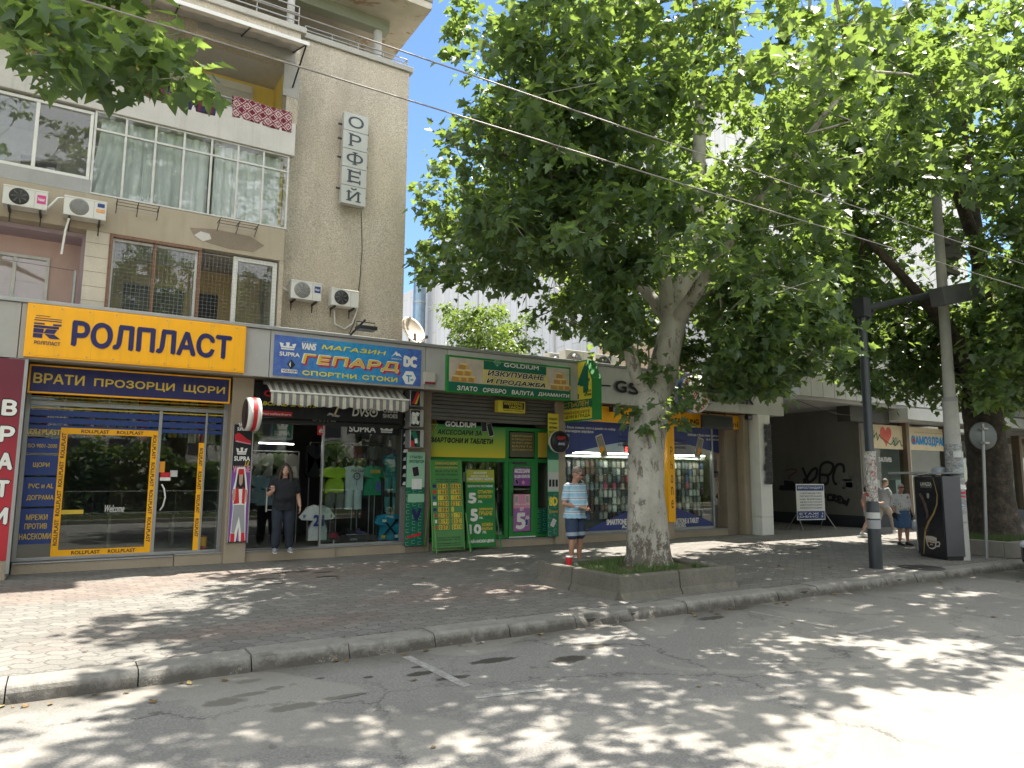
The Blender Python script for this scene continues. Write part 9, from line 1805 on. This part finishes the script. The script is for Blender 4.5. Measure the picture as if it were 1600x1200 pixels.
def stripe_mat():
    t = NT('striped_jersey'); sp = t.n.new('ShaderNodeSeparateXYZ'); t.link(t.co(), sp.inputs[0]); z = t.math('ADD', sp.outputs[2], t.math('MULTIPLY', t.noise(6, 2, .5), .01)); f = t.math('FRACT', t.math('MULTIPLY', z, 8.2)); c = t.ramp(f, [(0, (.20, .42, .56)), (.34, (.20, .42, .56)), (.36, (.55, .62, .66)), (.5, (.55, .62, .66)), (.52, (.20, .24, .30)), (.66, (.22, .26, .32)), (.68, (.5, .58, .62)), (.8, (.24, .46, .6))], 'CONSTANT'); c = t.mix(.25, c, t.ramp(t.noise(60, 2, .6), [(.3, (.2, .25, .3)), (.7, (.6, .65, .7))])); t.col(c); t.b.inputs['Roughness'].default_value = .95; t.bump(t.noise(9, 3, .6), .25, .03); return t.m
STRIPE = stripe_mat(); DENIM = mat('denim', (.025, .042, .085), .9, var=.35, vs=5, bs=.2, bscale=16); DENIM2 = mat('mid_denim', (.05, .10, .19), .9, var=.3, vs=5); JEANS = mat('dark_jeans', (.016, .022, .035), .9, var=.4, vs=5, bs=.2, bscale=14); BLKT = mat('black_cotton', (.012, .013, .017), .95, var=.3, vs=5, bs=.3, bscale=12); GRYT = mat('grey_cotton', (.33, .34, .35), .95, var=.15, bs=.2, bscale=14); KHAKI = mat('khaki_cotton', (.33, .29, .24), .95, var=.15, bs=.2, bscale=12)
HBR = mat('brown_hair', (.035, .022, .015), .6, var=.5, vs=30); HGR = mat('grey_brown_hair', (.15, .115, .09), .7, var=.4, vs=30); HWH = mat('blond_grey_hair', (.42, .38, .31), .7, var=.3, vs=25)
# striped man: standing in the planter grass looking down at his hands, cigarette in mouth
bx_, by_ = PZ(899, 883, .23); k_ = .0
def man_extras(t_, xf, RH, putmb):
    m = MB(); m.tube([RH @ Vector((.012, -.095, -.062)), RH @ Vector((.02, -.165, -.085))], .0045, S_WHITE, 6); putmb(m, 'cigarette')
    m = MB(); m.tube([(.02, -.272, 1.045), (.05, -.275, 1.07)], .014, S_BLACK, 8); putmb(m, 'lighter')
ph_ = person('man in blue striped shirt, denim shorts and sunglasses looking down at his hands', (bx_, by_, .23), rad(12), 1.70,
    dict(head=(0, -.055), tilt=.42, turn=.35, elbow={-1: (-.275, .02, 1.10), 1: (.285, .015, 1.10)}, wrist={-1: (-.065, -.215, 1.04), 1: (.095, -.225, 1.03)}, hand={-1: ((.8, -.5, .05), (.2, .4, -.9), .9), 1: ((-.75, -.5, .05), (-.2, .4, -.9), .9)}, knee={-1: (-.10, -.02, .49), 1: (.11, -.02, .49)}, ankle={-1: (-.105, .02, .085), 1: (.12, .02, .085)}),
    'tan', 1.16, .085, dict(mat=STRIPE, sleeve=.62, hem=.86), dict(kind='shorts', len=.86, mat=DENIM, cuff=mat('pale_denim', (.25, .30, .36), .9), name='shorts', w=1.02), (S_GREY, S_WHITE), dict(fn=short_hair, mat=HGR), man_extras, glasses=True)
# doorman holding the open glass door
dx_, dy_ = PZ(440, 861, .222)
def door_extras(t_, xf, RH, putmb):
    m = MB(); m.tube([(.30, -.06, .86), (.325, -.055, .885)], [.034, .034], S_BLACK, 12); putmb(m, 'wristband')
person('man with long dark hair in black clothes standing in the sports shop doorway', (dx_, dy_, .222), rad(-6), 1.76,
    dict(head=(.0, -.03), tilt=.05, turn=-.1, elbow={-1: (-.30, .0, 1.14), 1: (.275, .03, 1.12)}, wrist={-1: (-.245, -.20, 1.22), 1: (.315, -.06, .885)}, hand={-1: ((-.15, -.3, .9), (-.4, -.8, .1), 1.1), 1: ((.05, -.1, -1), (-1, .1, 0), .6)}, knee={-1: (-.12, -.03, .50), 1: (.12, -.02, .50)}, ankle={-1: (-.14, -.02, .085), 1: (.15, .03, .085)}),
    'fair', 1.2, .06, dict(mat=BLKT, sleeve=.66, hem=.84), dict(kind='trousers', len=1.93, mat=JEANS, w=1.12), (mat('grey_trainer', (.22, .23, .25), .7, var=.4, vs=20), S_WHITE), dict(fn=long_hair, mat=HBR), door_extras)
# woman with bags by the coffee machine
wx_, wy_ = PZ(1412, 852, 0)
FLOR = None
t = NT('floral_blouse'); vo = t.node('ShaderNodeTexVoronoi'); vo.inputs['Scale'].default_value = 13; t.link(t.co(), vo.inputs['Vector']); t.col(t.ramp(t.math('ADD', vo.outputs['Distance'], t.math('MULTIPLY', t.noise(30, 3, .7), .25)), [(.3, (.08, .09, .10)), (.38, (.48, .47, .44))])); t.b.inputs['Roughness'].default_value = .95; FLOR = t.m
def wom_extras(t_, xf, RH, putmb):
    m = MB(); m.tube([(.10, -.135, 1.40), (.19, -.09, 1.15), (.27, -.02, .92)], [.012, .014, .014], S_BLACK, 6); m.box(.22, .36, -.06, .14, .72, .93, BLKT); putmb(m, 'shoulder_bag')
    m = MB(); V0 = (.33, -.12, .62); m.lathe([(.02, .28), (.10, .22), (.12, .1), (.11, 0), (.02, -.01)], (.33, -.06, .45), mat('pale_bag', (.42, .45, .46), .6, var=.4, vs=8), 14); m.tube([(.30, -.06, .72), (.33, -.06, .80), (.36, -.06, .72)], .008, S_LGREY, 6); putmb(m, 'carrier_bag')
    m = MB(); m.ball((-.335, -.13, .86), (.06, .09, .085), BLKT, 12, 8); m.tube([(-.31, -.12, .9), (-.26, -.12, .74), (-.22, -.1, .70)], .01, BLKT, 6); putmb(m, 'handbag')
person('woman in sunglasses, flowered blouse and denim skirt carrying bags beside the coffee machine', (wx_, wy_, 0), rad(-22), 1.62,
    dict(head=(0, -.03), tilt=.05, turn=-.25, elbow={-1: (-.27, .03, 1.12), 1: (.27, .04, 1.12)}, wrist={-1: (-.31, -.10, .95), 1: (.325, -.05, .88)}, hand={-1: ((-.1, -.3, -.9), (.9, 0, 0), 1.2), 1: ((.05, -.1, -1), (-1, 0, 0), 1.3)}, knee={-1: (-.10, -.02, .48), 1: (.11, -.04, .48)}, ankle={-1: (-.10, .02, .085), 1: (.12, -.02, .085)}),
    'tan', 1.18, .07, dict(mat=FLOR, sleeve=.95, hem=.92, name='blouse'), dict(kind='skirt', len=.50, mat=DENIM2, name='skirt'), (S_BLACK, S_GREY), dict(fn=short_hair, mat=HWH), wom_extras, glasses=True)
# striding man half behind the lamp post
mx_, my_ = PZ(1382, 833, 0)
person('man in pale grey shirt and khaki trousers striding behind the poster covered lamp post', (mx_, my_, 0), rad(78), 1.74,
    dict(head=(0, -.10), tilt=.15, lean=(0, -.07), elbow={-1: (-.27, -.10, 1.14), 1: (.26, .16, 1.16)}, wrist={-1: (-.25, -.32, 1.06), 1: (.28, .12, .92)}, knee={-1: (-.09, -.24, .56), 1: (.09, .10, .48)}, ankle={-1: (-.09, -.33, .11), 1: (.09, .42, .16)}),
    'fair', 1.08, .05, dict(mat=GRYT, sleeve=.7, hem=.86), dict(kind='trousers', len=1.9, mat=KHAKI, w=1.1), (S_LGREY, S_WHITE), dict(fn=short_hair, mat=HGR))
mx_, my_ = PZ(1361, 838, 0)
person('dark haired woman in shorts walking mostly hidden by the poster covered lamp post', (mx_, my_, 0), rad(70), 1.62,
    dict(head=(0, -.05), elbow={-1: (-.25, -.10, 1.10), 1: (.25, .08, 1.12)}, wrist={-1: (-.24, -.28, 1.10), 1: (.26, -.0, .88)}, knee={-1: (-.09, -.16, .50), 1: (.09, .04, .48)}, ankle={-1: (-.09, -.14, .085), 1: (.09, .26, .12)}),
    'fair', .95, .0, dict(mat=mat('dusty_pink_cotton', (.40, .26, .22), .95), sleeve=.4, hem=.9), dict(kind='shorts', len=.5, mat=GRYT, name='shorts'), (S_LGREY, S_WHITE), dict(fn=long_hair, mat=HBR))
sx_, sy_ = PZ(1518, 833, 0)
person('person in black clothes partly hidden by the thick concrete pole', (sx_, sy_, 0), rad(-60), 1.68,
    dict(head=(0, -.03), elbow={-1: (-.27, .02, 1.10), 1: (.27, .03, 1.10)}, wrist={-1: (-.30, -.10, .86), 1: (.30, -.08, .86)}, knee={-1: (-.1, -.02, .49), 1: (.1, -.02, .49)}, ankle={-1: (-.1, .02, .085), 1: (.1, .02, .085)}),
    'tan', 1.1, .04, dict(mat=BLKT, sleeve=.6, hem=.86), dict(kind='trousers', len=1.9, mat=BLKT), (S_BLACK, S_GREY), dict(fn=short_hair, mat=HBR))
sx_, sy_ = PZ(1539, 832, 0)
def bag_extras(t_, xf, RH, putmb): m = MB(); m.ball((-.27, -.1, .78), (.07, .15, .17), BLKT, 12, 8); putmb(m, 'handbag')
person('person in white top with black bag half hidden by the round sign pole', (sx_, sy_, 0), rad(80), 1.66,
    dict(head=(0, -.03), elbow={-1: (-.27, .02, 1.10), 1: (.27, .03, 1.10)}, wrist={-1: (-.28, -.14, .92), 1: (.30, -.08, .86)}, knee={-1: (-.1, -.12, .49), 1: (.1, .05, .49)}, ankle={-1: (-.1, -.12, .085), 1: (.1, .22, .1)}),
    'fair', 1.1, .04, dict(mat=GRYT, sleeve=.6, hem=.86), dict(kind='trousers', len=1.9, mat=mat('white_cotton', (.5, .5, .48), .95)), (S_LGREY, S_GREY), dict(fn=short_hair, mat=HWH), bag_extras)
